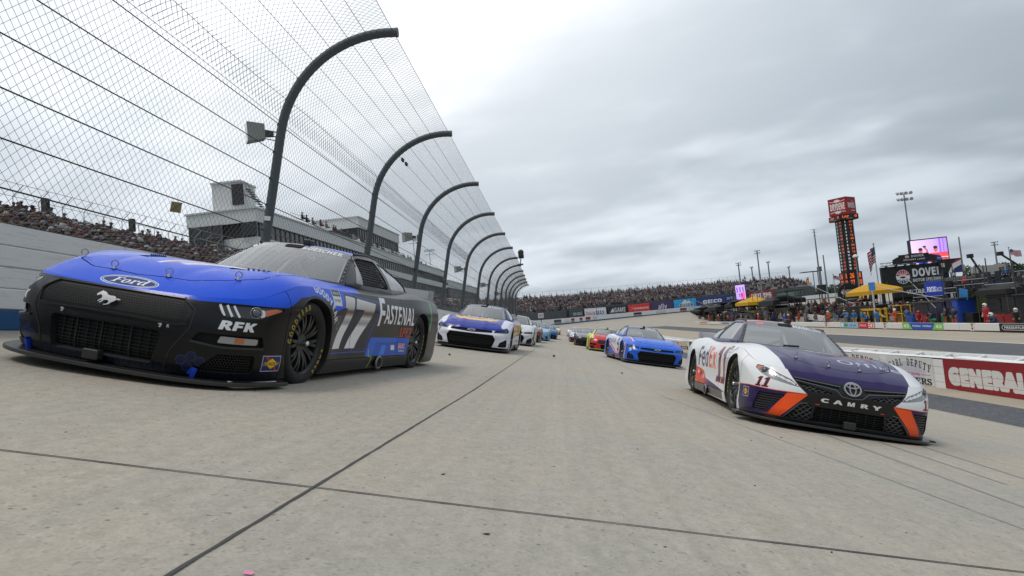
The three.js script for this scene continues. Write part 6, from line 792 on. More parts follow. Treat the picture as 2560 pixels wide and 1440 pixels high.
  sign(2222, 2336, 'white builders sign with arched black lettering, just left of the red sign', deputy, 512, 0.015, WALLH - 0.02);
  sign(2085, 2205, 'white builders sign with black lettering, half hidden behind the purple hood', deputy, 512, 0.015, WALLH - 0.02);
  sign(1732, 1790, 'green sign with white lower case letters on the inner wall beside the white car', (x, W, H) => { x.fillStyle = '#1f4a34'; x.fillRect(0, 0, W, H); fit(x, 'amp', W * 0.25, H * 0.42, W * 0.36, H * 0.36, '#d0dad2', { lower: true }); fit(x, 'amp', W * 0.72, H * 0.42, W * 0.36, H * 0.36, '#d0dad2', { lower: true }); x.fillStyle = '#c9d2cc'; x.fillRect(30, 190, 150, 14); }, 512, 0.02, WALLH - 0.04);
  sign(1689, 1730, 'white sign with black and gold lettering on the inner wall, left of the green one', (x, W, H) => { x.fillStyle = '#d8d6cc'; x.fillRect(0, 0, W, H); fit(x, 'IRON', W * 0.27, H * 0.28, W * 0.4, H * 0.36, '#26241f'); fit(x, 'HORSE', W * 0.72, H * 0.28, W * 0.46, H * 0.36, '#c08a28'); x.fillStyle = '#26241f'; x.fillRect(20, 132, W - 40, 90); fit(x, 'OLD ROAD BAND', W * 0.5, H * 0.69, W * 0.8, H * 0.2, '#d8d6cc'); }, 512, 0.02, WALLH - 0.04);
}
// ---------------------------------------------------------------- pit wall and its banners
const PX = 22.2 * PITK, PH = 0.62;
{
  const w = thing('pit_wall', 'low white pit wall along the far side of pit road', 'wall');
  const pm = M([0.72, 0.71, 0.69], 0.75);
  for (let z = 2, k = 0; z > -215; z -= 7.6, k++) { mesh('segment', box(0.32, PH - 0.1, 7.57, PX + 0.16, PITY + 0.1 + (PH - 0.1) / 2, z - 3.8, 0.02), pm, w); }
  mesh('foot', box(0.24, 0.12, 217, PX + 0.16, PITY + 0.04, -106), M([0.05, 0.05, 0.05], 0.8), w);
  const ban = (px0, px1, label, draw, tw = 512) => { const a = atX(px0, 815, PX - 0.012), b = atX(px1, 815, PX - 0.012), t = thing('pit_banner', label, 'banner', 'banners on the pit wall', V(PX - 0.012, PITY, (a.z + b.z) / 2)), l = Math.abs(a.z - b.z); mesh('cloth', sheet(6, 2, (u, v) => [V(-0.004 - 0.006 * Math.sin(u * 19) * (1 - v), lerp(0.08, PH + 0.015, v), lerp(-l / 2, l / 2, u)), u, v]), new THREE.MeshStandardMaterial({ map: canvas(tw, 128, draw), roughness: 0.7 }), t); mesh('fold', box(0.2, 0.006, l, 0.1, PH + 0.013, 0), M([0.4, 0.4, 0.42], 0.8), t); };
  ban(2498, 2590, 'black banner with a white outlined oval word at the right end of the pit wall', (x, W, H) => { x.fillStyle = '#16171a'; x.fillRect(0, 0, W, H); x.strokeStyle = '#e6e6e6'; x.lineWidth = 7; x.beginPath(); x.roundRect(40, 26, W - 80, H - 52, 38); x.stroke(); fit(x, 'FREIGHTLINER', W * 0.5, H * 0.5, W * 0.72, H * 0.30, '#e8e8e8', { skew: -0.15 }); });
  ban(2256, 2358, 'blue and green banner with number 43 at both ends on the pit wall', (x, W, H) => { x.fillStyle = '#2a52b0'; x.fillRect(0, 0, W, H); poly(x, [[0, 0], [95, 0], [130, H], [0, H]], '#7cc05a'); poly(x, [[W, 0], [W - 95, 0], [W - 130, H], [W, H]], '#7cc05a'); fit(x, '43', 52, H * 0.48, 74, 62, '#eef4ea'); fit(x, '43', W - 52, H * 0.48, 74, 62, '#eef4ea'); fit(x, 'FOCUSfactor', W * 0.37, H * 0.45, 112, 34, '#e6ecf6'); fit(x, 'FOCUSfactor', W * 0.63, H * 0.45, 112, 34, '#e6ecf6'); });
  ban(2146, 2187, 'red and white banner with two logos on the pit wall', (x, W, H) => { x.fillStyle = '#c8243a'; x.fillRect(0, 0, W, H); fit(x, 'CIRCLE', W * 0.28, H * 0.5, W * 0.42, H * 0.34, '#f2dfe0'); x.fillStyle = '#e8e8e8'; x.fillRect(W * 0.62, 8, W * 0.38 - 8, H - 16); x.strokeStyle = '#c8243a'; x.lineWidth = 12; x.beginPath(); x.ellipse(W * 0.8, H * 0.5, 56, 40, 0, 0, 7); x.stroke(); x.beginPath(); x.ellipse(W * 0.8, H * 0.5, 22, 38, 0, 0, 7); x.stroke(); }, 256);
  ban(2102, 2145, 'pale blue banner with green and white blots on the pit wall', (x, W, H) => { x.fillStyle = '#8fbcd8'; x.fillRect(0, 0, W, H); x.fillStyle = '#5a9a4a'; x.beginPath(); x.ellipse(80, 66, 34, 44, 0.3, 0, 7); x.fill(); fit(x, 'm m', W * 0.72, H * 0.5, 90, 50, '#33445a', { lower: true }); x.fillStyle = '#e4ecf2'; x.fillRect(10, 20, 34, 80); }, 256);
  for (const [p, lb] of [[2066, 'leftmost'], [2212, 'middle'], [2430, 'rightmost']]) ban(p - 5, p + 5, `small white and dark red shield sign, ${lb} of three on the pit wall`, (x, W, H) => { x.fillStyle = '#dedad6'; x.fillRect(0, 0, W, H); poly(x, [[30, 10], [W - 30, 10], [W - 30, 80], [W / 2, 122], [30, 80]], '#7a2430'); fit(x, 'GV', W / 2, 54, 90, 50, '#e8e2dc'); }, 128);
  [[1800, 1830, '#c9cbd0', '#445'], [1745, 1775, '#d8d6d0', '#a03a3a'], [1700, 1730, '#32363a', '#ddd'], [1655, 1690, '#d9d5cf', '#7a2430'], [1600, 1640, '#e0dcda', '#b85a7a'], [1488, 1515, '#3a3d42', '#ccc'], [1545, 1580, '#d4d2cc', '#555']].forEach(([a, b, c, d], i) => ban(a, b, ['pale grey banner with a blue bar far along the pit wall', 'cream banner with a red bar far along the pit wall', 'dark banner with a pale bar far along the pit wall', 'cream banner with a wine red bar far along the pit wall', 'white banner with a pink bar far along the pit wall', 'dark banner with a grey bar at the far end of the pit wall', 'pale banner with a grey bar near the far end of the pit wall'][i], (x, W, H) => { x.fillStyle = c; x.fillRect(0, 0, W, H); x.fillStyle = d; x.fillRect(W * 0.2, H * 0.3, W * 0.6, H * 0.35); }, 64));
}
// ---------------------------------------------------------------- people: one skin per figure from a blended field of tapered bones
const POSES = {
  stand: { pelvis: [0, 0.96, 0], chest: [0, 1.32, 0.0], neck: [0, 1.50, 0.01], head: [0, 1.64, 0.03], shL: [0.19, 1.43, 0], elL: [0.27, 1.14, -0.03], haL: [0.26, 0.88, 0.08], shR: [-0.19, 1.43, 0], elR: [-0.27, 1.14, -0.03], haR: [-0.26, 0.88, 0.08], hiL: [0.10, 0.92, 0], knL: [0.12, 0.50, 0.02], foL: [0.13, 0.07, -0.02], toL: [0.15, 0.05, 0.14], hiR: [-0.10, 0.92, 0], knR: [-0.12, 0.50, 0.02], foR: [-0.13, 0.07, -0.02], toR: [-0.15, 0.05, 0.14] },
};
POSES.hips = { ...POSES.stand, elL: [0.42, 1.16, -0.10], haL: [0.18, 1.00, 0.08], elR: [-0.42, 1.16, -0.10], haR: [-0.18, 1.00, 0.08] };
POSES.fold = { ...POSES.stand, elL: [0.30, 1.16, 0.06], haL: [-0.06, 1.20, 0.24], elR: [-0.30, 1.14, 0.06], haR: [0.06, 1.14, 0.25] };
POSES.reach = { ...POSES.stand, elL: [0.32, 1.28, 0.22], haL: [0.20, 1.40, 0.48], elR: [-0.30, 1.20, 0.20], haR: [-0.14, 1.22, 0.46] };
POSES.lean = { ...POSES.stand, chest: [0, 1.16, 0.28], neck: [0, 1.28, 0.40], head: [0, 1.38, 0.50], shL: [0.19, 1.23, 0.33], elL: [0.24, 0.98, 0.45], haL: [0.16, 0.80, 0.58], shR: [-0.19, 1.23, 0.33], elR: [-0.24, 0.98, 0.45], haR: [-0.16, 0.80, 0.58] };
POSES.crouch = { pelvis: [0, 0.46, -0.12], chest: [0, 0.78, 0.10], neck: [0, 0.93, 0.18], head: [0, 1.05, 0.25], shL: [0.19, 0.87, 0.14], elL: [0.27, 0.62, 0.28], haL: [0.12, 0.62, 0.48], shR: [-0.19, 0.87, 0.14], elR: [-0.27, 0.62, 0.28], haR: [-0.12, 0.62, 0.48], hiL: [0.11, 0.44, -0.1], knL: [0.20, 0.50, 0.32], foL: [0.17, 0.07, 0.16], toL: [0.18, 0.05, 0.32], hiR: [-0.11, 0.44, -0.1], knR: [-0.18, 0.16, 0.20], foR: [-0.16, 0.09, -0.2], toR: [-0.16, 0.05, -0.06] };
POSES.sit = { pelvis: [0, 0.55, 0], chest: [0, 0.92, -0.03], neck: [0, 1.09, 0], head: [0, 1.23, 0.03], shL: [0.19, 1.02, -0.02], elL: [0.26, 0.76, 0.05], haL: [0.13, 0.68, 0.30], shR: [-0.19, 1.02, -0.02], elR: [-0.26, 0.76, 0.05], haR: [-0.13, 0.68, 0.30], hiL: [0.10, 0.54, 0.02], knL: [0.13, 0.55, 0.43], foL: [0.13, 0.09, 0.42], toL: [0.14, 0.07, 0.58], hiR: [-0.10, 0.54, 0.02], knR: [-0.13, 0.55, 0.43], foR: [-0.13, 0.09, 0.42], toR: [-0.14, 0.07, 0.58] };
const BONES = [['pelvis', 'chest', 0.145, 0.165, 0], ['chest', 'neck', 0.15, 0.07, 0], ['neck', 'head', 0.058, 0.088, 2], ['shL', 'elL', 0.068, 0.05, 0], ['elL', 'haL', 0.05, 0.036, 3], ['shR', 'elR', 0.068, 0.05, 0], ['elR', 'haR', 0.05, 0.036, 3], ['hiL', 'knL', 0.098, 0.064, 1], ['knL', 'foL', 0.066, 0.046, 1], ['foL', 'toL', 0.052, 0.04, 4], ['hiR', 'knR', 0.098, 0.064, 1], ['knR', 'foR', 0.066, 0.046, 1], ['foR', 'toR', 0.052, 0.04, 4], ['shL', 'shR', 0.075, 0.075, 0], ['haL', 'haL', 0.048, 0.048, 2], ['haR', 'haR', 0.048, 0.048, 2]];
const bodyGeo = {}, bodyZone = {};
for (const [nm, P] of Object.entries(POSES)) {
  const n = 50, mc = new MarchingCubes(n, new THREE.MeshBasicMaterial(), false, false, 40000), R = 1.0, cy = 0.9, f = mc.field;
  const bones = BONES.map(([a, b, r0, r1, z]) => ({ a: V(...P[a]), b: V(...P[b]), r0, r1, z }));
  const sd = (x, y, z) => { let acc = 0, best = 1e9, bz = 0; for (const b of bones) { const dx = b.b.x - b.a.x, dy = b.b.y - b.a.y, dz = b.b.z - b.a.z, l = dx * dx + dy * dy + dz * dz, t = l ? clamp(((x - b.a.x) * dx + (y - b.a.y) * dy + (z - b.a.z) * dz) / l, 0, 1) : 0; const d = Math.hypot(x - b.a.x - dx * t, y - b.a.y - dy * t, z - b.a.z - dz * t) - lerp(b.r0, b.r1, t); acc += Math.exp(-d * 42); if (d < best) { best = d; bz = b.z; } } return [-Math.log(acc) / 42, bz]; };
  for (let k = 0; k < n; k++) for (let j = 0; j < n; j++) for (let i = 0; i < n; i++) { const x = (i / (n / 2) - 1) * R, y = (j / (n / 2) - 1) * R + cy, z = (k / (n / 2) - 1) * R; f[i + j * n + k * n * n] = -sd(x, y, z)[0]; }
  mc.isolation = 0; mc.update(); const c = mc.count, pos = new Float32Array(c * 3); for (let i = 0; i < c; i++) { pos[i * 3] = mc.positionArray[i * 3] * R; pos[i * 3 + 1] = mc.positionArray[i * 3 + 1] * R + cy; pos[i * 3 + 2] = mc.positionArray[i * 3 + 2] * R; }
  let g = new THREE.BufferGeometry(); g.setAttribute('position', new THREE.BufferAttribute(pos, 3)); g = mergeVertices(g, 1e-4); g.computeVertexNormals(); bodyGeo[nm] = g; const p = g.attributes.position; bodyZone[nm] = Array.from({ length: p.count }, (_, i) => { let z = sd(p.getX(i), p.getY(i), p.getZ(i))[1]; return z; });
}
const skinM = new THREE.MeshStandardMaterial({ vertexColors: true, roughness: 0.75 }), HAIR = [0.025, 0.018, 0.012];
function person(pose, o) {                                             // o: top, legs, head ('helmet'|'cap'|'hair'), headColor, skin, sleeves, at, turn, label
  const t = thing('person', o.label, 'person', o.group, o.at); const g = bodyGeo[pose].clone(), z = bodyZone[pose], n = z.length, col = new Float32Array(n * 3), skin = o.skin ?? [0.36, 0.21, 0.15]; const zone = [o.top, o.legs ?? o.top, skin, o.sleeves ?? o.top, [0.03, 0.03, 0.03]];
  for (let i = 0; i < n; i++) { const c = zone[z[i]], v = 0.92 + 0.16 * hash(i, 3); col[i * 3] = c[0] * v; col[i * 3 + 1] = c[1] * v; col[i * 3 + 2] = c[2] * v; } g.setAttribute('color', new THREE.BufferAttribute(col, 3)); mesh('body', g, skinM, t);
  const h = POSES[pose].head, H = V(h[0], h[1] + 0.045, h[2]);
  mesh('face', [X(new THREE.SphereGeometry(0.018, 6, 5), ['scale', 0.8, 1.2, 1.2], ['translate', H.x, H.y - 0.03, H.z + 0.10]), ...[-1, 1].map((s) => new THREE.SphereGeometry(0.018, 6, 4).scale(0.5, 1.2, 0.8).translate(H.x + s * 0.092, H.y - 0.03, H.z))], M(skin, 0.6), t);
  mesh('eyes', [-1, 1].map((s) => new THREE.SphereGeometry(0.011, 6, 4).translate(H.x + s * 0.034, H.y - 0.005, H.z + 0.083)), M([0.02, 0.015, 0.012], 0.3), t);
  if (o.head === 'helmet') { mesh('helmet', [X(new THREE.SphereGeometry(0.142, 16, 12), ['scale', 0.95, 1.02, 1.08], ['translate', H.x, H.y + 0.01, H.z - 0.005])], M(o.headColor ?? [0.72, 0.72, 0.72], 0.25), t); mesh('visor', X(new THREE.SphereGeometry(0.144, 12, 6, Math.PI * 0.2, Math.PI * 0.6, 1.25, 0.5), ['scale', 0.95, 1, 1.08], ['translate', H.x, H.y + 0.005, H.z + 0.002]), M([0.02, 0.02, 0.025], 0.1), t); }
  else if (o.head === 'cap') mesh('cap', [X(new THREE.SphereGeometry(0.112, 12, 6, 0, 6.3, 0, 1.5), ['translate', H.x, H.y + 0.015, H.z - 0.005]), X(new THREE.CylinderGeometry(0.09, 0.09, 0.012, 12, 1, false, -1.5, 3), ['scale', 0.9, 1, 1.2], ['translate', H.x, H.y + 0.022, H.z + 0.075])], M(o.headColor ?? [0.03, 0.03, 0.03], 0.8), t);
  else mesh('hair', [X(new THREE.SphereGeometry(0.108, 12, 8, 0, 6.3, 0, 1.75), ['scale', 0.92, 1.05, 1.02], ['rotateX', -0.25], ['translate', H.x, H.y + 0.008, H.z - 0.012])], M(HAIR, 0.8), t);
  if (o.vest) mesh('vest', X(new THREE.CylinderGeometry(0.19, 0.185, 0.46, 14, 1, true), ['scale', 1.12, 1, 0.86], ['translate', POSES[pose].chest[0], POSES[pose].chest[1] - 0.1, POSES[pose].chest[2]]), M(o.vest, 0.6, 0, { side: THREE.DoubleSide }), t);
  t.rotation.y = o.turn ?? 0; if (o.scale) t.scale.setScalar(o.scale); return t;
}
const OR = [0.62, 0.09, 0.02], BL = [0.04, 0.15, 0.34], YE = [0.48, 0.31, 0.04], RD = [0.40, 0.02, 0.035], DK = [0.02, 0.02, 0.025], NV = [0.02, 0.03, 0.08], KH = [0.26, 0.20, 0.13], WH = [0.62, 0.62, 0.6];
const put = (px, x, y = 0) => { const q = atX(px, 800, x * PITK); return V(x * PITK, PITY + y * (y > 1 ? PITK : 1), q.z); };
const face = -Math.PI / 2;                                             // towards the track
person('lean', { top: OR, head: 'helmet', at: put(1981, 24.2), turn: face, label: 'person in orange suit and white helmet leaning left of the two orange vests' });
person('stand', { top: OR, legs: KH, vest: [0.8, 0.13, 0.03], head: 'cap', headColor: [0.3, 0.2, 0.12], at: put(2003, 25), turn: 1.2, label: 'person in orange top and khaki trousers, left of the orange vest pair' });
person('stand', { top: DK, legs: KH, vest: [0.9, 0.15, 0.03], at: put(2013, 24.6), turn: 1.6, label: 'person in bright orange vest and khaki trousers, seen from behind' });
person('hips', { top: OR, head: 'helmet', at: put(2072, 23.6), turn: face, label: 'person in orange suit and white helmet standing beside the tan bollard' });
person('crouch', { top: BL, legs: YE, at: put(2094, 23.4, 0.35), turn: face + 0.5, label: 'person in blue and yellow crouching, leftmost of the blue crew' });
person('reach', { top: BL, legs: YE, head: 'cap', headColor: [0.6, 0.6, 0.6], at: put(2114, 24.2), turn: face + 0.4, label: 'person in blue shirt with pale cap, second of the blue crew' });
person('fold', { top: BL, legs: NV, sleeves: BL, at: put(2121, 23.2), turn: face - 0.3, label: 'person in blue with navy trousers and folded arms, third of the blue crew' });
person('stand', { top: BL, legs: YE, head: 'cap', headColor: YE, at: put(2137, 23.6), turn: face + 0.9, label: 'person in blue and yellow turned sideways, fourth of the blue crew' });
person('hips', { top: BL, legs: YE, at: put(2156, 23.4), turn: face - 0.6, label: 'person in blue shirt with hands on hips before the yellow cart' });
person('crouch', { top: BL, legs: NV, head: 'helmet', headColor: YE, at: put(2169, 23.6, 0.3), turn: face + 0.2, label: 'person with a yellow helmet bending low among the blue crew' });
person('stand', { top: BL, legs: BL, at: put(2193, 23.4), turn: 1.9, label: 'person all in blue seen from behind, last of the blue crew' });
person('lean', { top: YE, legs: DK, head: 'cap', headColor: [0.10, 0.16, 0.4], at: put(2211, 23.8), turn: face - 0.9, label: 'person in a pale yellow shirt with a blue cap beside the yellow cart' });
person('reach', { top: OR, head: 'helmet', at: put(2240, 23.5), turn: face - 1.1, label: 'person in orange suit and white helmet beside the yellow cage cart' });
person('hips', { top: BL, legs: KH, at: put(2270, 24.4), turn: face + 0.4, label: 'person in a blue shirt with khaki trousers left of the red bundle' });
person('lean', { top: RD, head: 'helmet', headColor: [0.5, 0.04, 0.06], at: put(2300, 23.5), turn: face + 1.0, label: 'person in a bright red suit bending over beside the pit wall' });
person('crouch', { top: NV, legs: [0.05, 0.3, 0.08], at: put(2334, 23.4, 0.3), turn: face - 0.4, label: 'person in dark blue and green crouching behind the number 43 banner' });
person('stand', { top: DK, legs: NV, head: 'cap', at: put(2350, 24.6), turn: face + 0.3, label: 'person in dark clothes under the blue banner, left of the pair there' });
person('fold', { top: [0.06, 0.05, 0.05], legs: [0.4, 0.08, 0.03], head: 'cap', headColor: NV, at: put(2366, 23.8), turn: face - 0.5, label: 'person in dark top and orange trousers under the blue banner' });
person('hips', { top: NV, legs: [0.42, 0.08, 0.03], at: put(2386, 23.6), turn: face + 0.6, label: 'person in navy with orange trousers beside the blue tool cabinet' });
person('stand', { top: RD, sleeves: [0.55, 0.3, 0.3], head: 'helmet', at: put(2467, 23.2, 0.1), turn: face + 0.15, scale: 1.04, label: 'large person in red suit and white helmet standing at the pit wall' });
person('lean', { top: DK, head: 'helmet', at: put(2546, 23.6), turn: face + 0.8, label: 'person in black with a white helmet at the right edge of the picture' });
person('crouch', { top: NV, head: 'helmet', at: put(2488, 23.0, 0.1), turn: face, label: 'person with a white helmet crouching low just right of the red suited one' });
// crew farther along the wall
[[1677, 'stand', OR], [1684, 'hips', OR], [1707, 'lean', OR], [1716, 'stand', OR], [1773, 'stand', OR], [1797, 'stand', OR], [1897, 'hips', OR]].forEach(([px, ps, c], i) => person(ps, { top: c, head: 'helmet', at: put(px, 24), turn: face + rnd(-0.6, 0.6), label: 'person in orange suit far along the pit wall, ' + ['first', 'second', 'third', 'fourth', 'fifth', 'sixth', 'seventh'][i] + ' from the left' }));
[[1806, NV, 'dark blue'], [1821, YE, 'yellow'], [1834, YE, 'yellow with an orange stripe'], [1852, DK, 'black'], [1905, [0.2, 0.06, 0.2], 'purple'], [1921, [0.25, 0.08, 0.12], 'wine red'], [1762, WH, 'white'], [1741, DK, 'black and grey'], [1653, [0.35, 0.04, 0.05], 'red'], [1660, DK, 'black by the dark banner']].forEach(([px, c, nm], i) => person(pick(['stand', 'hips', 'fold', 'lean']), { top: c, legs: DK, head: pick(['cap', 'hair', 'helmet']), headColor: pick([[0.7, 0.7, 0.7], DK, YE]), at: put(px, 24.4), turn: face + rnd(-1, 1), label: `person in ${nm}, small, far along the pit wall` }));
// the mass of guests and crew behind, too dense to count
{
  const sp = []; seed = 31; const mass = tag(new THREE.Group(), 'dense dark crowd of guests and crew standing in the infield behind the pit wall', 'crowd', null, 'stuff'); mass.name = 'infield_crowd'; scene.add(mass);
  for (let i = 0; i < 330; i++) { const px = rnd(1915, 2110), x = rnd(25.5, 34) * PITK, q = atX(px, 790, x); sp.push([V(x, PITY + 0.55 + rnd(0, 0.7), q.z), rnd(6), rnd(0.95, 1.1)]); }
  for (let i = 0; i < 560; i++) { const z = -rnd(58, 205) * PITK, x = rnd(23.4, 29) * PITK; sp.push([V(x, PITY + 0.45 + (x > 34 ? rnd(0, 1.5) : rnd(0.1)), z), rnd(6), rnd(0.95, 1.1)]); }
  for (let i = 0; i < 170; i++) { const px = rnd(2230, 2560), x = rnd(25, 30) * PITK, q = atX(px, 780, x); sp.push([V(x, PITY + 0.55 + rnd(0, 0.5), q.z), rnd(6), rnd(0.95, 1.1)]); }
  crowd(sp, mass, [...CROWD, ...CROWD, [0.5, 0.08, 0.02], [0.6, 0.6, 0.58], [0.4, 0.3, 0.03]]);
}
// ---------------------------------------------------------------- pit boxes, canopies, carts
function canopy(label, p, w, d, h, color, o = {}) {                    // a peaked cloth roof on four legs
  const t = thing('canopy', label, 'canopy', o.group, p), rise = o.rise ?? 0.35, cm = new THREE.MeshStandardMaterial({ color: lin(color), roughness: 0.8, side: THREE.DoubleSide });
  mesh('roof', sheet(12, 12, (u, v) => { const a = u * 2 - 1, b = v * 2 - 1, k = Math.max(Math.abs(a), Math.abs(b)); return [V(a * w / 2, h + rise * (1 - k) ** 0.8 + 0.03 * Math.sin(a * 9) * k, b * d / 2), u, v]; }), cm, t);
  mesh('valance', [[-1, 0], [1, 0], [0, -1], [0, 1]].map(([a, b]) => sheet(8, 1, (u, v) => { const s = u * 2 - 1; return [V(a ? a * w / 2 : s * w / 2, h - v * (o.val ?? 0.28), b ? b * d / 2 : s * d / 2), u, v]; })), cm, t);
  for (const [a, b] of [[1, 1], [1, -1], [-1, 1], [-1, -1]]) mesh('leg', bar(V(a * (w / 2 - 0.06), 0, b * (d / 2 - 0.06)), V(a * (w / 2 - 0.06), h, b * (d / 2 - 0.06)), 0.028), o.leg ?? darkSteel, t);
  t.rotation.y = o.turn ?? 0; t.rotation.z = o.tilt ?? 0; return t;
}
function pitBox(label, p, c, o = {}) {                                 // tool cabinet with drawers, seats on top under a roof
  const t = thing('pit_box', label, 'pit box', 'pit boxes behind the pit wall', p), w = o.w ?? 3.2, h = o.h ?? 1.5, m = M(c, 0.45), dk = M([0.02, 0.02, 0.022], 0.6);
  mesh('cabinet', box(1.3, h, w, 0, 0.25 + h / 2, 0, 0.03), m, t); for (let k = 0; k < 4; k++) mesh('drawer', box(0.03, h * 0.2, w * 0.44, -0.665, 0.42 + k * h * 0.24, -w * 0.24, 0.006), dk, t); mesh('door', box(0.03, h * 0.85, w * 0.42, -0.665, 0.3 + h / 2, w * 0.24, 0.006), m, t);
  mesh('deck', box(1.7, 0.08, w + 0.4, 0.1, 0.29 + h, 0), darkSteel, t); for (const z of [-w / 2, w / 2]) for (const x of [-0.6, 0.8]) mesh('post', bar(V(x, 0.3 + h, z), V(x, 2.1 + h, z), 0.03), darkSteel, t);
  for (let k = 0; k < 3; k++) mesh('seat', [box(0.45, 0.07, 0.45, 0.2, 0.8 + h, (k - 1) * 0.9), box(0.07, 0.5, 0.45, 0.45, 1.05 + h, (k - 1) * 0.9), bar(V(0.2, 0.3 + h, (k - 1) * 0.9), V(0.2, 0.8 + h, (k - 1) * 0.9), 0.03)], dk, t);
  mesh('rail', [bar(V(-0.65, 0.95 + h, -w / 2), V(-0.65, 0.95 + h, w / 2), 0.02), bar(V(-0.65, 0.65 + h, -w / 2), V(-0.65, 0.65 + h, w / 2), 0.02)], alu, t); if (o.roof) mesh('roof', box(2.0, 0.1, w + 0.5, 0.1, 2.15 + h, 0, 0.02), M(o.roof, 0.7), t);
  for (const z of [-w / 2 + 0.4, w / 2 - 0.4]) mesh('wheel', new THREE.CylinderGeometry(0.16, 0.16, 0.12, 16).rotateZ(Math.PI / 2).translate(-0.5, 0.16, z), rubber, t);
  if (o.ladder) mesh('ladder', [bar(V(-0.8, 0.1, w / 2 - 0.1), V(-0.7, 0.3 + h, w / 2 - 0.1), 0.025), bar(V(-0.8, 0.1, w / 2 + 0.3), V(-0.7, 0.3 + h, w / 2 + 0.3), 0.025), ...[0, 1, 2, 3, 4].map((k) => bar(V(-0.79 + k * 0.02, 0.3 + k * 0.3, w / 2 - 0.1), V(-0.79 + k * 0.02, 0.3 + k * 0.3, w / 2 + 0.3), 0.02))], o.ladder, t); return t;
}
const yel = [0.62, 0.36, 0.01], yelM = M(yel, 0.5);
// the yellow pit with its cart and canopy
pitBox('yellow and black pit box under the large yellow canopy', put(2170, 25.4), [0.05, 0.045, 0.03], { w: 4.4, h: 1.25, ladder: yelM });
{ const t = thing('tool_cart', 'yellow steel tool cart with upright frames behind the blue crew', 'cart', null, put(2190, 24.6)); mesh('shelf', [box(0.8, 0.06, 3.6, 0, 0.3, 0), box(0.8, 0.06, 3.6, 0, 1.6, 0)], yelM, t); for (const z of [-1.8, -0.6, 0.7, 1.8]) mesh('upright', box(0.1, 1.6, 0.22, -0.38, 0.85, z), yelM, t); mesh('beam', box(0.1, 0.2, 3.8, -0.42, 1.62, 0), yelM, t); mesh('drawer_block', box(0.6, 0.75, 1.0, 0, 0.75, -1.1), M([0.02, 0.02, 0.02], 0.6), t); mesh('monitor', [box(0.1, 0.5, 0.8, -0.3, 1.25, 0.05), box(0.1, 0.4, 0.6, -0.3, 1.25, 1.2)], M([0.015, 0.015, 0.02], 0.2), t); for (const z of [-1.6, 1.6]) mesh('wheel', new THREE.CylinderGeometry(0.15, 0.15, 0.1, 14).rotateZ(Math.PI / 2).translate(-0.3, 0.15, z), rubber, t); }
{ const t = thing('gate_panel', 'tall yellow pierced panel standing right of the yellow cart', 'panel', null, put(2217, 24.2)); mesh('panel', box(0.12, 1.75, 0.34, 0, 0.9, 0), yelM, t); for (let k = 0; k < 4; k++) mesh('hole', box(0.14, 0.16, 0.14, 0, 0.4 + k * 0.34, 0), blackPlastic, t); mesh('foot', box(0.5, 0.06, 0.5, 0, 0.03, 0), darkSteel, t); }
{ const t = thing('cage_cart', 'yellow wire cage cart behind the orange suited crew member', 'cart', null, put(2258, 25.2)); for (const z of [-0.7, 0.7]) for (const x of [-0.4, 0.4]) mesh('upright', bar(V(x, 0, z), V(x, 1.9, z), 0.05), yelM, t); for (const y of [0.3, 1.1, 1.85]) mesh('rail', [bar(V(-0.4, y, -0.7), V(-0.4, y, 0.7), 0.04), bar(V(-0.4, y, 0.7), V(0.4, y, 0.7), 0.04)], yelM, t); mesh('load', box(0.7, 1.1, 1.2, 0, 0.75, 0, 0.05), M([0.16, 0.11, 0.04], 0.8), t); }
canopy('large yellow canopy with a pale panel, in front of the black sign board', put(2192, 25.4), 2.6, 3.7, 2.72, [0.55, 0.29, 0.0], { rise: 0.7, val: 0.3, turn: 0.06 });
canopy('smaller yellow canopy far along pit road before the red banner', put(1888, 26), 3.4, 6, 2.7, [0.55, 0.30, 0.0], { rise: 0.8, val: 0.4, tilt: -0.05 });
canopy('wide black canopy with drooping edge at the right, over the green clad pit', put(2400, 26.4), 2.6, 4.4, 2.9, [0.006, 0.0065, 0.0065], { rise: 0.28, val: 0.16, turn: 0.05 });
[[1962, 26.5, 2.6, 'black canopy just right of the small yellow one'], [1845, 26, 2.7, 'black tilted canopy left of the small yellow one'], [1775, 26, 2.6, 'low black canopy far along pit road'], [1720, 26, 2.6, 'low black canopy farther along pit road'], [1650, 26, 2.5, 'distant low black canopy on pit road'], [1590, 26, 2.5, 'most distant black canopy on pit road']].forEach(([px, x, h, lb]) => canopy(lb, put(px, x), 2.6, 4.6, h, [0.014, 0.014, 0.016], { rise: 0.7, val: 0.4, tilt: rnd(-0.05, 0.05) }));
canopy('black tent roof at the right edge of the picture', put(2550, 25.6), 2.8, 2.6, 2.15, [0.012, 0.012, 0.013], { rise: 0.35 });
pitBox('dark navy pit box under the bright blue cloth banner', put(2352, 25.0), [0.015, 0.02, 0.06], { w: 3.4, h: 1.35 });
pitBox('tall blue tool cabinet right of the blue banner', put(2413, 24.6), [0.02, 0.07, 0.42], { w: 1.2, h: 1.5 });
pitBox('olive green pit box at the right under the black canopy', put(2465, 25.6), [0.05, 0.07, 0.015], { w: 3.2, h: 1.9 });
pitBox('black pit box at the far right of the picture', put(2540, 25.2), [0.02, 0.02, 0.022], { w: 2.4, h: 1.5 });
pitBox('black and white pit box behind the number 11 car roof', put(1940, 26), [0.03, 0.03, 0.032], { w: 5, h: 1.8 });
pitBox('yellow pit box far along pit road under the small yellow canopy', put(1888, 25.8), yel, { w: 4, h: 1.4 });
pitBox('bright blue pit box far along pit road', put(1838, 25.6), [0.02, 0.06, 0.4], { w: 5, h: 1.3 });
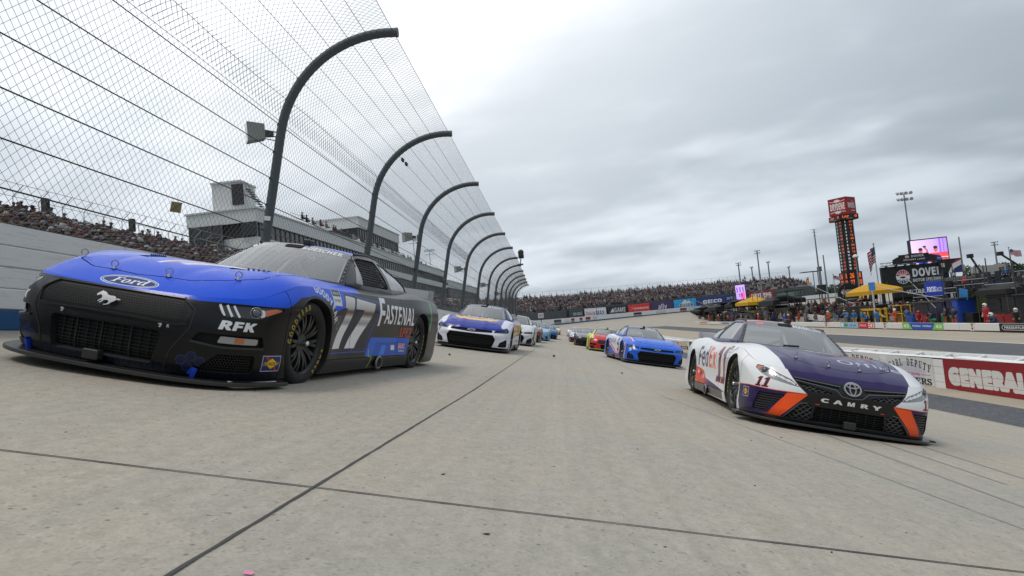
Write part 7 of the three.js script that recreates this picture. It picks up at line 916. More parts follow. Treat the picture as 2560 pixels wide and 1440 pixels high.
{ const first = pitBox('small dark pit box in the distant row along pit road', V(25.6 * PITK, PITY, -74 * PITK), [0.03, 0.03, 0.032], { w: 4.4, h: 1.45, roof: [0.02, 0.02, 0.02] }), second = pitBox('small grey pit box with a pale front in the distant row along pit road', V(25.6 * PITK, PITY, -80.5 * PITK), [0.20, 0.20, 0.20], { w: 4.0, h: 1.3 }), third = canopy('dark low canopy in the distant row along pit road', V(26 * PITK, PITY, -77 * PITK), 3.6, 5.4, 2.7, [0.012, 0.012, 0.014], { rise: 0.6, val: 0.5, group: 'dark canopies in the distant row along pit road' }); first.userData.group = 'dark pit boxes in the distant row along pit road'; second.userData.group = 'grey pit boxes in the distant row along pit road';
  for (let z = -87, i = 0; z > -205; z -= 6.5, i++) { const c0 = copy(i % 3 ? first : second, null, V((25.6 + rnd(-0.4, 0.4)) * PITK, PITY, z * PITK)); c0.scale.y = z < -105 ? 0.72 : 0.85; if (i % 4 !== 1) { const c = copy(third, null, V((26 + rnd(-0.5, 0.8)) * PITK, PITY, (z - 2) * PITK)); c.scale.y = z < -105 ? 0.8 : 0.95; c.rotation.z = rnd(-0.07, 0.07); c.rotation.y = rnd(-0.1, 0.1); } } }
{ const t = thing('cloth_banner', 'bright blue cloth banner with white lettering hung over the blue pit', 'banner', null, put(2347, 24.5)); mesh('cloth', sheet(10, 4, (u, v) => [V(-0.02 * Math.sin(u * 14), lerp(2.0, 2.95, v) , (u - 0.5) * 2.3), u, v]), new THREE.MeshStandardMaterial({ map: canvas(512, 224, (x, W, H) => { x.fillStyle = '#1238b4'; x.fillRect(0, 0, W, H); fit(x, 'FOCUS', W * 0.34, H * 0.52, W * 0.42, H * 0.34, '#e8eef8', { fat: 6 }); fit(x, 'factor', W * 0.73, H * 0.5, W * 0.36, H * 0.32, '#e8eef8', { style: '', lower: true }); }), roughness: 0.7, side: THREE.DoubleSide }), t); for (const z of [-1.15, 1.15]) mesh('pole', bar(V(0.02, 0, z), V(0.02, 3.05, z), 0.03), darkSteel, t); }
{ const t = thing('blue_flap', 'small light blue square board above the blue cabinet', 'board', null, put(2408, 24.4)); mesh('board', box(0.03, 0.62, 0.8, 0, 2.05, 0), M([0.03, 0.22, 0.52], 0.5), t); mesh('stalk', bar(V(0.03, 0, 0), V(0.03, 1.8, 0), 0.03), darkSteel, t); t.rotation.x = 0.18; }
// pit signs on long poles and the poles themselves
{ const q = put(2190, 23.4); const t = thing('pit_sign', 'blank bright blue square pit sign held out on a long pole', 'sign', null, q); mesh('board', box(0.03, 0.62, 0.98, 0, 3.05, 0, 0.01), M([0.02, 0.20, 0.56], 0.45), t); const e = atX(2382, 752, 24.6 * PITK).sub(q).divideScalar(PITK); mesh('pole', bar(V(0, 3.05, 0.3), e, 0.026, 8), M([0.42, 0.42, 0.44], 0.4, 0.4), t); mesh('stand', [bar(V(0, 0.0, 0), V(0, 2.75, 0), 0.06), box(0.4, 0.05, 0.4, 0, 0.03, 0)], M([0.5, 0.5, 0.5], 0.5), t); }
{ const a = atX(2022, 712, 23.6 * PITK), b = atX(2140, 762, 24.8 * PITK); const t = thing('pit_sign', 'red and yellow shaped pit sign at the end of a long slanting pole', 'sign', null, V(b.x, PITY, b.z)); const e = a.clone().sub(t.position).divideScalar(PITK), f = b.clone().sub(t.position).divideScalar(PITK); mesh('pole', bar(e, f, 0.026, 8), M([0.34, 0.34, 0.35], 0.4, 0.4), t); mesh('board', [box(0.03, 0.62, 0.62, e.x, e.y + 0.4, e.z - 0.2)], M([0.42, 0.06, 0.05], 0.5), t); mesh('emblem', [box(0.04, 0.28, 0.34, e.x - 0.01, e.y + 0.3, e.z - 0.1)], M([0.5, 0.34, 0.04], 0.5), t); mesh('emblem', [box(0.04, 0.16, 0.3, e.x - 0.012, e.y + 0.62, e.z - 0.3)], M([0.6, 0.58, 0.56], 0.5), t); mesh('stand', bar(f, V(0, 0, 0), 0.04), darkSteel, t); }
[[1950, 690, 1850, 757, 25, 'thin pole slanting down left of the black pit box'], [1740, 752, 1812, 784, 24.5, 'thin slanting pole over the distant pit boxes'], [2262, 690, 2340, 770, 24.2, 'thin tan pole slanting across the black sign board']].forEach(([x0, y0, x1, y1, X0, lb]) => { const a = atX(x0, y0, (X0 + 0.5) * PITK), b = atX(x1, y1, X0 * PITK), t = thing('boom_pole', lb, 'pole', null, V(b.x, PITY, b.z)), f = b.clone().sub(t.position).divideScalar(PITK); mesh('pole', bar(a.sub(t.position).divideScalar(PITK), f, 0.028, 8), M([0.3, 0.28, 0.25], 0.5), t); mesh('stand', bar(f, V(0, 0, 0), 0.04), darkSteel, t); });
// tool chests and fuel cans along the wall
[[2318, [0.35, 0.02, 0.03], 'red tool chest behind the number 43 banner'], [2432, [0.015, 0.015, 0.016], 'black tool chest left of the large person in red'], [2376, [0.03, 0.16, 0.03], 'green tool chest between the pair in dark clothes and the blue cabinet'], [2000, [0.5, 0.5, 0.5], 'white tool chest behind the orange vest pair'], [1966, [0.02, 0.06, 0.35], 'blue tool chest left of the leaning person in orange'], [2128, [0.16, 0.16, 0.17], 'grey tool chest behind the blue crew'], [2284, [0.02, 0.09, 0.38], 'bright blue tool chest left of the person bending in red'], [2510, [0.3, 0.02, 0.02], 'dark red tool chest near the right edge']].forEach(([px, c, lb]) => { const t = thing('tool_chest', lb, 'tool chest', 'tool chests in the pits', put(px, 24.1 + rnd(0.6))), m = M(c, 0.4); mesh('case', box(0.7, 1.0, 1.3, 0, 0.62, 0, 0.03), m, t); for (let k = 0; k < 4; k++) mesh('drawer', box(0.03, 0.18, 1.1, -0.36, 0.26 + k * 0.22, 0, 0.008), m, t); mesh('top', box(0.74, 0.05, 1.34, 0, 1.15, 0, 0.01), satin, t); for (const z of [-0.5, 0.5]) mesh('wheel', new THREE.CylinderGeometry(0.08, 0.08, 0.06, 12).rotateZ(Math.PI / 2).translate(-0.2, 0.08, z), rubber, t); mesh('hose', tube([V(-0.2, 1.2, -0.4), V(-0.4, 1.3, -0.1), V(-0.35, 1.0, 0.4), V(-0.5, 0.3, 0.8), V(-0.6, 0.03, 1.3)], 0.025, 6), rubber, t); });
// stacks of tyres
[[2478, 0.6], [2500, 0.7], [2060, 0.4], [1985, 0.8], [2320, 0.5]].forEach(([px, dx], i) => { const t = thing('tyre_stack', 'stack of black tyres behind the pit wall, ' + ['right of the red suited person', 'near the right edge', 'left of the blue crew', 'near the orange vests', 'under the blue banner'][i], 'tyre stack', 'stacks of tyres in the pits', put(px, 24 + dx)); for (let k = 0; k < 4; k++) mesh('tyre', new THREE.TorusGeometry(0.25, 0.1, 8, 20).rotateX(Math.PI / 2).scale(1, 1.4, 1).translate(rnd(-0.02, 0.02), 0.14 + k * 0.28, rnd(-0.02, 0.02)), rubber, t); });
{ const t = thing('bollard', 'short tan bollard left of the orange suited person at the pit wall', 'bollard', null, put(2060, 23)); mesh('post', cyl(0.12, 0.12, 1.0, 0, 0, 0), M([0.45, 0.34, 0.14], 0.7), t); mesh('cap', cyl(0.13, 0.11, 0.06, 0, 1.0, 0), M([0.5, 0.4, 0.2], 0.7), t); }
{ const a = put(2062, 23), b = put(2022, 25), t = thing('white_barrier', 'white slanting barrier board behind the pit wall left of the orange suit', 'barrier', null, a.clone().add(b).multiplyScalar(0.5)); const l = a.distanceTo(b) / PITK; mesh('board', box(0.12, 0.5, l, 0, 0.72, 0, 0.02), M([0.6, 0.6, 0.59], 0.7), t); for (const z of [-l / 2 + 0.2, l / 2 - 0.2]) mesh('foot', box(0.5, 0.5, 0.12, 0, 0.25, z), darkSteel, t); t.rotation.y = Math.atan2(a.x - b.x, a.z - b.z); }
for (const o of scene.children) if (/^(canopy|pit_box|tool_cart|gate_panel|cage_cart|cloth_banner|blue_flap|pit_sign|boom_pole|white_barrier)/.test(o.name)) { const k = /^(tool_cart|gate_panel|cage_cart)/.test(o.name) ? 1.08 : PITK; o.scale.set(k * o.scale.x, k * o.scale.y, k * o.scale.z); }
// ---------------------------------------------------------------- scoring tower
{
  const D = 140, base = at(2133, 740, D); base.y = 0; const t = thing('scoring_tower', 'tall black scoring tower with orange numerals and a red cap', 'tower', null, base); const S1 = 1.95, k = D / FOCAL, yOf = (py) => EYE.y + (horizon(2115) - py) * D / FOCAL, top = yOf(503), yh = yOf(545), yl = yOf(558), yb = yOf(702);
  const led = (w, h, draw) => { const c = canvas(w, h, (x) => { x.fillStyle = '#060606'; x.fillRect(0, 0, w, h); draw(x); }); return new THREE.MeshStandardMaterial({ color: lin([0.012, 0.012, 0.012]), roughness: 0.5, emissive: 0xffffff, emissiveMap: c, emissiveIntensity: 0.7 }); };
  const rows = [['1', '17'], ['2', '11'], ['3', '5'], ['4', '9'], ['5', '12'], ['6', '48'], ['7', '1'], ['8', '99'], ['9', '23'], ['10', '18'], ['11', '4'], ['12', '2'], ['13', '15'], ['14', '31'], ['15', '47']];
  const colM = led(256, 1024, (x) => rows.forEach(([a, b], i) => { const y = 34 + i * 66; fit(x, a, 62, y, a.length > 1 ? 50 : 24, 36, '#d6dade', { fat: 4 }); fit(x, b, 184, y, b.length > 1 ? 78 : 34, 38, '#ff6a1e'); })), headM = led(256, 128, (x) => { fit(x, 'LAP', 76, 52, 100, 56, '#ff6a1e', { fat: 3 }); fit(x, '0', 220, 52, 36, 56, '#ff6a1e', { fat: 3 }); x.fillStyle = '#aaa'; x.fillRect(90, 100, 80, 5); }), footM = led(256, 128, (x) => { fit(x, '26', 70, 32, 80, 44, '#ff6a1e', { fat: 3 }); fit(x, '8', 214, 32, 38, 44, '#ff6a1e', { fat: 3 }); fit(x, '27', 70, 94, 80, 44, '#ff6a1e', { fat: 3 }); fit(x, '10', 206, 94, 70, 44, '#ff6a1e', { fat: 3 }); });
  const q = Math.PI / 4 + 0.34; t.rotation.y = 0;
  const core = new THREE.Group(); core.name = 'shaft'; core.rotation.y = 0.14; core.scale.set(1.3, 1, 1.3); t.add(core); const capG = new THREE.Group(); capG.name = 'cap_box'; capG.rotation.y = 0.68; capG.scale.set(1.3, 1, 1.3); t.add(capG);
  const cube = (nm, w, y0, y1, m, g = core) => { mesh(nm, box(w, y1 - y0, w, 0, (y0 + y1) / 2, 0), m, g); };
  const blk = M([0.012, 0.012, 0.013], 0.6); cube('shaft_core', S1 - 0.06, 3.4, yl, blk); cube('lap_board', S1 + 1.2, yl + 0.01, yh, blk); cube('foot_board', S1 + 0.4, yb - 1.4, yb + 1.6, blk); cube('base', S1 - 0.5, 0, yb - 1.42, M([0.42, 0.05, 0.05], 0.6));
  const capM = (draw) => new THREE.MeshStandardMaterial({ roughness: 0.6, map: canvas(256, 192, (x) => { x.fillStyle = '#9a2224'; x.fillRect(0, 0, 256, 192); draw(x); }) }); cube('cap', S1 + 1.0, yh + 0.02, top, M([0.28, 0.02, 0.022], 0.6), capG);
  const panel = (nm, w, y0, y1, m, side, off, gr = core) => { const g = new THREE.PlaneGeometry(w, y1 - y0).translate(0, (y0 + y1) / 2, off); if (side) g.rotateY(-Math.PI / 2); mesh(nm, g, m, gr); };
  for (const s of [0, 1]) { panel('numeral_screen', S1 - 0.1, yb + 1.62, yl - 0.02, colM, s, S1 / 2 + 0.02); panel('lap_screen', S1 + 1.1, yl + 0.05, yh - 0.03, headM, s, S1 / 2 + 0.62); panel('foot_screen', S1 + 0.4, yb - 1.35, yb + 1.55, footM, s, S1 / 2 + 0.27); }
  panel('cap_sign', S1 + 0.9, yh + 0.1, top - 0.08, capM((x) => { fit(x, 'weis', 128, 84, 190, 84, '#ece4e2', { lower: true }); x.fillStyle = '#e8dcda'; x.fillRect(120, 150, 100, 8); }), 0, S1 / 2 + 0.515, capG); panel('cap_sign', S1 + 0.9, yh + 0.1, top - 0.08, capM((x) => { fit(x, 'DRYDENE', 128, 96, 220, 76, '#f0e8e6', { fat: 4 }); x.strokeStyle = '#f0e8e6'; x.lineWidth = 7; for (const s of [-1, 1]) { x.beginPath(); x.moveTo(14, 96 + s * 68); x.quadraticCurveTo(128, 96 + s * 44, 242, 96 + s * 68); x.stroke(); x.beginPath(); x.ellipse(128, 96 + s * 66, 44, 16, 0, 0, 7); x.fillStyle = '#f0e8e6'; x.fill(); } }), 1, S1 / 2 + 0.515, capG);
}
// ---------------------------------------------------------------- victory lane
const logo = (x, cx, cy, r) => { x.save(); x.translate(cx, cy); x.fillStyle = '#e4e4e6'; x.beginPath(); x.ellipse(0, 0, r, r, 0, 0, 7); x.fill(); x.beginPath(); x.ellipse(0, 0, r * 0.94, r * 0.94, 0, 0, 7); x.clip(); x.fillStyle = '#b03038'; x.fillRect(-r, -r, 2 * r, r * 0.85); x.fillStyle = '#20345c'; x.fillRect(-r, r * 0.35, 2 * r, r); x.fillStyle = '#e4e4e6'; x.fillRect(-r, -r * 0.15, 2 * r, r * 0.5); x.strokeStyle = '#e4e4e6'; x.lineWidth = r * 0.07; for (let k = -3; k <= 3; k++) { x.beginPath(); x.moveTo(0, 0); x.lineTo(k * r * 0.5, -r); x.stroke(); x.beginPath(); x.moveTo(0, r * 0.2); x.lineTo(k * r * 0.5, r); x.stroke(); } x.fillStyle = '#1a1a1e'; x.beginPath(); x.ellipse(0, r * 0.08, r * 0.42, r * 0.14, 0, 0, 7); x.fill(); x.restore(); };
{
  const D = 80, yo = (px, py) => EYE.y + (horizon(px) - py) * D / FOCAL, xo = (px, py) => at(px, py, D).x, base = V(xo(2285, 700), 0, -D), t = thing('victory_stage', 'black stage board with DOVER lettering and a lower VICTORY LANE beam', 'stage', null, base); const x0 = xo(2204, 700) - base.x, x1 = xo(2372, 700) - base.x, w = x1 - x0, cx = (x0 + x1) / 2, y1 = yo(2285, 664), y0 = yo(2285, 712), yl = yo(2285, 730), blk = M([0.012, 0.014, 0.013], 0.6);
  mesh('board', box(w, y1 - y0, 0.4, cx, (y0 + y1) / 2, 0), blk, t); mesh('board_face', new THREE.PlaneGeometry(w - 0.1, y1 - y0 - 0.05).translate(cx, (y0 + y1) / 2, 0.206), new THREE.MeshStandardMaterial({ roughness: 0.6, map: canvas(768, 224, (x, W, H) => { x.fillStyle = '#121614'; x.fillRect(0, 0, W, H); logo(x, W * 0.31, H * 0.56, H * 0.36); fit(x, 'DOVER', W * 0.68, H * 0.40, W * 0.46, H * 0.40, '#d9dbe0', { fat: 4 }); fit(x, 'MOTOR SPEEDWAY', W * 0.68, H * 0.79, W * 0.46, H * 0.16, '#d9dbe0'); }) }), t);
  mesh('beam', box(w * 0.86, (y0 - yl) * 1.25, 0.5, cx + w * 0.06, yl + 0.1, 0.3), blk, t); mesh('beam_face', new THREE.PlaneGeometry(w * 0.84, (y0 - yl) * 1.1).translate(cx + w * 0.06, yl + 0.1, 0.556), new THREE.MeshStandardMaterial({ roughness: 0.6, map: canvas(512, 64, (x, W, H) => { x.fillStyle = '#101312'; x.fillRect(0, 0, W, H); fit(x, 'VICTORY LANE', W * 0.52, H * 0.5, W * 0.62, H * 0.46, '#d4d6da'); }) }), t);
  mesh('truss', [bar(V(x0, y1 + 0.15, 0.1), V(x1, y1 + 0.15, 0.1), 0.05), bar(V(x0, y1 + 0.5, 0.1), V(x1, y1 + 0.5, 0.1), 0.05), ...range(0, 1, 16).map((u, i) => bar(V(lerp(x0, x1, u), y1 + (i % 2 ? 0.15 : 0.5), 0.1), V(lerp(x0, x1, Math.min(1, u + 0.0625)), y1 + (i % 2 ? 0.5 : 0.15), 0.1), 0.03))], M([0.4, 0.4, 0.42], 0.4, 0.4), t);
  for (const x of [x0 + 0.1, x1 - 0.1, cx]) mesh('column', box(0.3, y0, 0.3, x, y0 / 2, -0.25), blk, t); mesh('curtain', box(w * 0.8, 2.2, 0.1, cx + 0.4, 1.2, -0.3), M([0.03, 0.035, 0.03], 0.8), t); mesh('stage_floor', box(w, 0.6, 3, cx, 0.3, -1.6), M([0.2, 0.2, 0.2], 0.8), t);
  for (let i = 0; i < 7; i++) mesh('stage_lamp', [box(0.22, 0.25, 0.22, lerp(x0, x1, (i + 0.5) / 7), y1 + 0.02, 0.35)], satin, t);
  const a = thing('arch_sign', 'black curved arch sign with DOVER VICTORY LANE lettering above the stage board', 'sign', null, V(base.x, 0, -D + 0.2)); const aw0 = xo(2228, 650) - base.x, aw1 = xo(2338, 650) - base.x, ah = yo(2283, 634), ab = yo(2283, 661), sh = new THREE.Shape(); sh.moveTo(aw0, ab + 0.05); sh.lineTo(aw0, lerp(ab, ah, 0.45)); sh.quadraticCurveTo((aw0 + aw1) / 2 - 0.6, ah + 0.35, aw1, lerp(ab, ah, 0.55)); sh.lineTo(aw1, ab + 0.05);
  mesh('panel', new THREE.ExtrudeGeometry(sh, { depth: 0.2, bevelEnabled: false }), blk, a); mesh('lettering', new THREE.PlaneGeometry((aw1 - aw0) * 0.7, (ah - ab) * 0.62).translate((aw0 + aw1) / 2 - 0.1, (ah + ab) / 2 + 0.02, 0.206), new THREE.MeshStandardMaterial({ roughness: 0.6, map: canvas(512, 160, (x, W, H) => { x.fillStyle = '#0f1110'; x.fillRect(0, 0, W, H); logo(x, W * 0.28, H * 0.32, H * 0.22); fit(x, 'DOVER', W * 0.62, H * 0.3, W * 0.42, H * 0.3, '#d4d6da'); fit(x, 'VICTORY LANE', W * 0.5, H * 0.78, W * 0.72, H * 0.2, '#d4d6da'); x.fillStyle = '#a02a30'; x.fillRect(W * 0.05, H * 0.54, W * 0.4, 5); }) }), a); for (const x of [aw0 + 0.4, aw1 - 0.4]) mesh('bracket', bar(V(x, ab + 0.1, 0.1), V(x, y1 - 0.2, 0.1), 0.08), darkSteel, a);
  const s2 = thing('side_sign', 'small black sign with a red white and blue wave right of the stage board', 'sign', null, V(base.x, 0, -D)); const sx = xo(2372, 672) - base.x, sy = yo(2375, 685); mesh('panel', box(2.6, 1.7, 0.2, sx, sy + 0.9, 0.3), blk, s2); mesh('wave', new THREE.PlaneGeometry(2.5, 1.6).translate(sx, sy + 0.9, 0.405), new THREE.MeshStandardMaterial({ map: canvas(192, 128, (x) => { x.fillStyle = '#161618'; x.fillRect(0, 0, 192, 128); poly(x, [[70, 128], [120, 40], [192, 10], [192, 60], [130, 90], [100, 128]], '#d8d8dc'); poly(x, [[100, 50], [150, 10], [192, 0], [192, 14], [120, 44]], '#a82430'); poly(x, [[110, 128], [150, 88], [192, 70], [192, 128]], '#1c3474'); fit(x, '18', 30, 50, 36, 40, '#ddd'); }), roughness: 0.6 }), s2); mesh('post', bar(V(sx, 0, 0.3), V(sx, sy + 0.1, 0.3), 0.08), darkSteel, s2);
}
{ const D = 84, b = at(2121, 740, D); b.y = 0; const yo = (py) => EYE.y + (horizon(2121) - py) * D / FOCAL, t = thing('round_sign', 'black half round sign with DOVER lettering on a dark post beside the yellow canopy', 'sign', null, b); const r = 1.3, cy = yo(733); const sh = new THREE.Shape(); sh.absarc(0, cy, r, -0.3, Math.PI + 0.3, false); mesh('panel', new THREE.ExtrudeGeometry(sh, { depth: 0.16, bevelEnabled: false, curveSegments: 24 }), M([0.012, 0.013, 0.013], 0.6), t); mesh('lettering', new THREE.PlaneGeometry(2.05, 1.23).translate(0, cy + 0.1, 0.166), new THREE.MeshStandardMaterial({ map: canvas(256, 160, (x, W, H) => { x.fillStyle = '#101211'; x.fillRect(0, 0, W, H); logo(x, 60, 70, 44); fit(x, 'DOVER', 170, 60, 130, 50, '#dcdee2'); fit(x, 'VICTORY LANE', 128, 136, 190, 24, '#cfd1d4'); }), roughness: 0.6 }), t); mesh('rim', new THREE.TorusGeometry(r + 0.12, 0.035, 6, 30, Math.PI + 0.5).rotateZ(-0.25).translate(0, cy, 0.08), darkSteel, t); mesh('post', box(0.34, cy - 0.2, 0.3, -0.45, (cy - 0.2) / 2, 0.06), M([0.02, 0.02, 0.022], 0.6), t); mesh('plinth', box(3.1, 0.75, 0.5, 0, cy - 0.85, 0), M([0.03, 0.03, 0.03], 0.6), t); }
// large video screen
{ const D = 125, a = at(2282, 640, D), yo = (px, py) => EYE.y + (horizon(px) - py) * D / FOCAL, x0 = at(2283, 640, D).x, x1 = at(2368, 640, D).x, y0 = yo(2325, 664), y1 = yo(2325, 603), w = x1 - x0, h = y1 - y0, t = thing('video_screen', 'large bright video screen above the stage showing two people in blue before red and violet', 'screen', null, V((x0 + x1) / 2, 0, -D)); const img = canvas(384, 256, (x, W, H) => { const g = x.createLinearGradient(0, 0, W, 0); g.addColorStop(0, '#ecd6ff'); g.addColorStop(0.6, '#d8b4fa'); g.addColorStop(1, '#b58cff'); x.fillStyle = g; x.fillRect(0, 0, W, H); x.fillStyle = '#9a70f0'; x.fillRect(300, 0, 18, 150); x.fillRect(340, 0, 10, 150); x.fillStyle = '#f0505a'; x.fillRect(190, 140, 194, 116); x.fillStyle = '#fbd0d8'; x.fillRect(190, 186, 194, 8); x.fillStyle = '#2438c0'; x.beginPath(); x.ellipse(110, 210, 52, 60, 0, 0, 7); x.fill(); x.fillStyle = '#27246a'; x.beginPath(); x.ellipse(262, 216, 56, 56, 0, 0, 7); x.fill(); for (const [cx, cy] of [[98, 112], [258, 104]]) { x.fillStyle = '#d0706a'; x.beginPath(); x.ellipse(cx, cy, 21, 30, 0, 0, 7); x.fill(); x.fillStyle = '#402030'; x.beginPath(); x.ellipse(cx, cy - 18, 23, 15, 0, 0, 7); x.fill(); } x.strokeStyle = '#c86a62'; x.lineWidth = 18; x.beginPath(); x.moveTo(150, 180); x.lineTo(168, 110); x.lineTo(140, 76); x.stroke(); x.fillStyle = '#3a2030'; x.fillRect(126, 62, 34, 16); }); mesh('cabinet', box(w + 0.4, h + 0.4, 1.0, 0, (y0 + y1) / 2, -0.6), M([0.03, 0.03, 0.035], 0.7), t); mesh('screen', new THREE.PlaneGeometry(w, h).translate(0, (y0 + y1) / 2, 0), new THREE.MeshStandardMaterial({ color: lin([0.01, 0.01, 0.01]), emissive: 0xffffff, emissiveMap: img, emissiveIntensity: 0.95, roughness: 0.6 }), t); for (const x of [-w * 0.3, w * 0.3]) mesh('leg', box(0.5, y0, 0.5, x, y0 / 2 - 0.2, -0.6), darkSteel, t); t.rotation.y = -0.15; }
// ---------------------------------------------------------------- light masts, flags, distant things
const mastM = M([0.24, 0.25, 0.26], 0.5, 0.3);
const mast = (px, py0, D, label, kind) => { const b = at(px, horizon(px), D), y = EYE.y + (horizon(px) - py0) * D / FOCAL, t = thing('light_mast', label, 'light mast', null, V(b.x, 0, b.z)); mesh('pole', bar(V(0, 0, 0), V(0, y, 0), D * 0.0016, 8, D * 0.0009), mastM, t); const u = kind === 'dome' ? 0.55 : kind === 'cluster' ? (D < 140 ? 0.8 : 0.40) : D / 200; if (kind === 'cluster') { for (const [r, n, yy] of [[0.9, 5, 0], [0.9, 5, -1.5]]) { mesh('arm', bar(V(-1.5 * u, y + yy * u, 0), V(1.5 * u, y + yy * u, 0), 0.07 * u), mastM, t); for (let i = 0; i < 4; i++) mesh('lamp', X(new THREE.CylinderGeometry(0.26 * u, 0.42 * u, 0.6 * u, 10), ['rotateZ', -1.2], ['rotateY', i * 0.5 - 0.4], ['translate', (-1.6 + i * 1.05) * u, y + yy * u + 0.3 * u, 0.2 * u]), M([0.5, 0.51, 0.52], 0.4), t); } } else if (kind === 'dome') { mesh('lamp', X(new THREE.SphereGeometry(1.0 * u, 14, 8, 0, 6.3, 0, 1.6), ['translate', 0, y - 0.3 * u, 0]), M([0.66, 0.67, 0.68], 0.4), t); mesh('ring', new THREE.TorusGeometry(0.9 * u, 0.14 * u, 6, 20).rotateX(Math.PI / 2).translate(0, y - 0.4 * u, 0), mastM, t); } else if (kind !== 'plain') { for (const [yy, l] of [[0, 1.0], [-0.9, 0.8], [-1.9, 0.5]]) mesh('arm', bar(V(-l * u, y + yy * u, 0), V(l * u, y + yy * u, 0), 0.05 * u, 4), mastM, t); } };
mast(2290, 492, 130, 'tall light mast with two rows of lamps behind the video screen', 'cluster'); mast(2412, 596, 95, 'bare dark mast right of the video screen', 'plain'); mast(2055, 577, 150, 'bare grey mast left of the scoring tower', ''); mast(2150, 643, 130, 'domed lamp on a bent pole right of the scoring tower', 'dome'); mast(2498, 610, 150, 'far mast with a ring of lamps beside the flag', 'cluster'); mast(1907, 630, 165, 'light mast with lamps above the right part of the far stand', 'cluster'); mast(1857, 660, 185, 'smaller light mast with lamps above the far stand', 'cluster'); mast(1931, 656, 180, 'domed light mast right of the lamp mast above the far stand', 'dome'); mast(1889, 669, 210, 'small distant lamp mast between two taller ones', 'dome'); mast(1981, 668, 210, 'distant lamp mast at the right end of the far stand', 'dome'); mast(2070, 640, 160, 'thin plain pole behind the slanted pit sign', 'plain');
const flagMat = new THREE.MeshStandardMaterial({ roughness: 0.8, side: THREE.DoubleSide, map: canvas(192, 128, (x) => { for (let i = 0; i < 13; i++) { x.fillStyle = i % 2 ? '#d8d6d8' : '#9c2434'; x.fillRect(0, i * 9.85, 192, 9.85); } x.fillStyle = '#27305c'; x.fillRect(0, 0, 80, 69); x.fillStyle = '#d8d6d8'; for (let r = 0; r < 5; r++) for (let c = 0; c < 6; c++) x.fillRect(6 + c * 13, 7 + r * 13, 4, 4); }) });
const flag = (px, py, D, w, h, droop, label) => { const p = at(px, py, D), t = thing('flag', label, 'flag', null, V(p.x, 0, p.z)); mesh('pole', bar(V(0, 0, 0), V(0, p.y + 0.3, 0), 0.07), M([0.45, 0.46, 0.47], 0.4, 0.4), t); mesh('cloth', sheet(14, 8, (u, v) => { const a = droop; return a ? [V(-u * w * 0.35 + 0.12 * Math.sin(u * 9 + v * 2), p.y - (1 - v) * h * 0.9 - u * w * 0.85 * (0.4 + 0.6 * (1 - v)), 0.2 * Math.sin(u * 14)), u, v] : [V(u * w, p.y - (1 - v) * h - u * u * h * 0.35 + 0.08 * h * Math.sin(u * 7), 0.25 * Math.sin(u * 8 + v)), u, v]; }), flagMat, t); mesh('finial', new THREE.SphereGeometry(0.14, 8, 6).translate(0, p.y + 0.4, 0), M([0.5, 0.45, 0.3], 0.3, 0.6), t); };
flag(2184, 616, 96, 2.9, 2.0, 1, 'drooping striped national flag on the pole left of the stage'); flag(2522, 624, 120, 1.9, 1.1, 0, 'striped national flag flying at the far right'); flag(2385, 660, 110, 1.6, 0.9, 0, 'small striped flag just right of the wave sign'); flag(2083, 690, 140, 1.6, 0.8, 0, 'tiny striped flag beside the bare grey mast');
// camera cranes
[[2425, 640, 2452, 680, 84, 'black camera crane arm rising right of the bare mast'], [2500, 634, 2560, 672, 84, 'long black camera crane arm entering from the right edge']].forEach(([x0, y0, x1, y1, D, lb]) => { const a = at(x0, y0, D), b = at(x1, y1, D), t = thing('camera_crane', lb, 'crane', null, V(b.x, 0, b.z)); mesh('arm', bar(a.clone().sub(t.position), b.clone().sub(t.position), 0.12), M([0.02, 0.02, 0.022], 0.5), t); mesh('camera', box(0.6, 0.5, 0.5, a.x - b.x, a.y, 0, 0.05), blackPlastic, t); mesh('pedestal', bar(V(0, b.y, 0), V(0, 0, 0), 0.2), darkSteel, t); });
{ const D = 95, p = at(2056, 738, D); const t = thing('dark_box', 'dark rectangular tank on a stand left of the scoring tower', 'tank', null, V(p.x, 0, p.z)); const y = EYE.y + (horizon(2056) - 735) * D / FOCAL; mesh('body', cyl(0.62, 0.62, 1.3, 0, y, 0, 16), M([0.02, 0.022, 0.024], 0.7), t); mesh('rim', new THREE.TorusGeometry(0.62, 0.04, 6, 20).rotateX(Math.PI / 2).translate(0, y + 1.3, 0), darkSteel, t); mesh('leg', [bar(V(-0.4, 0, 0), V(-0.4, y, 0), 0.06), bar(V(0.4, 0, 0), V(0.4, y, 0), 0.06)], darkSteel, t); }
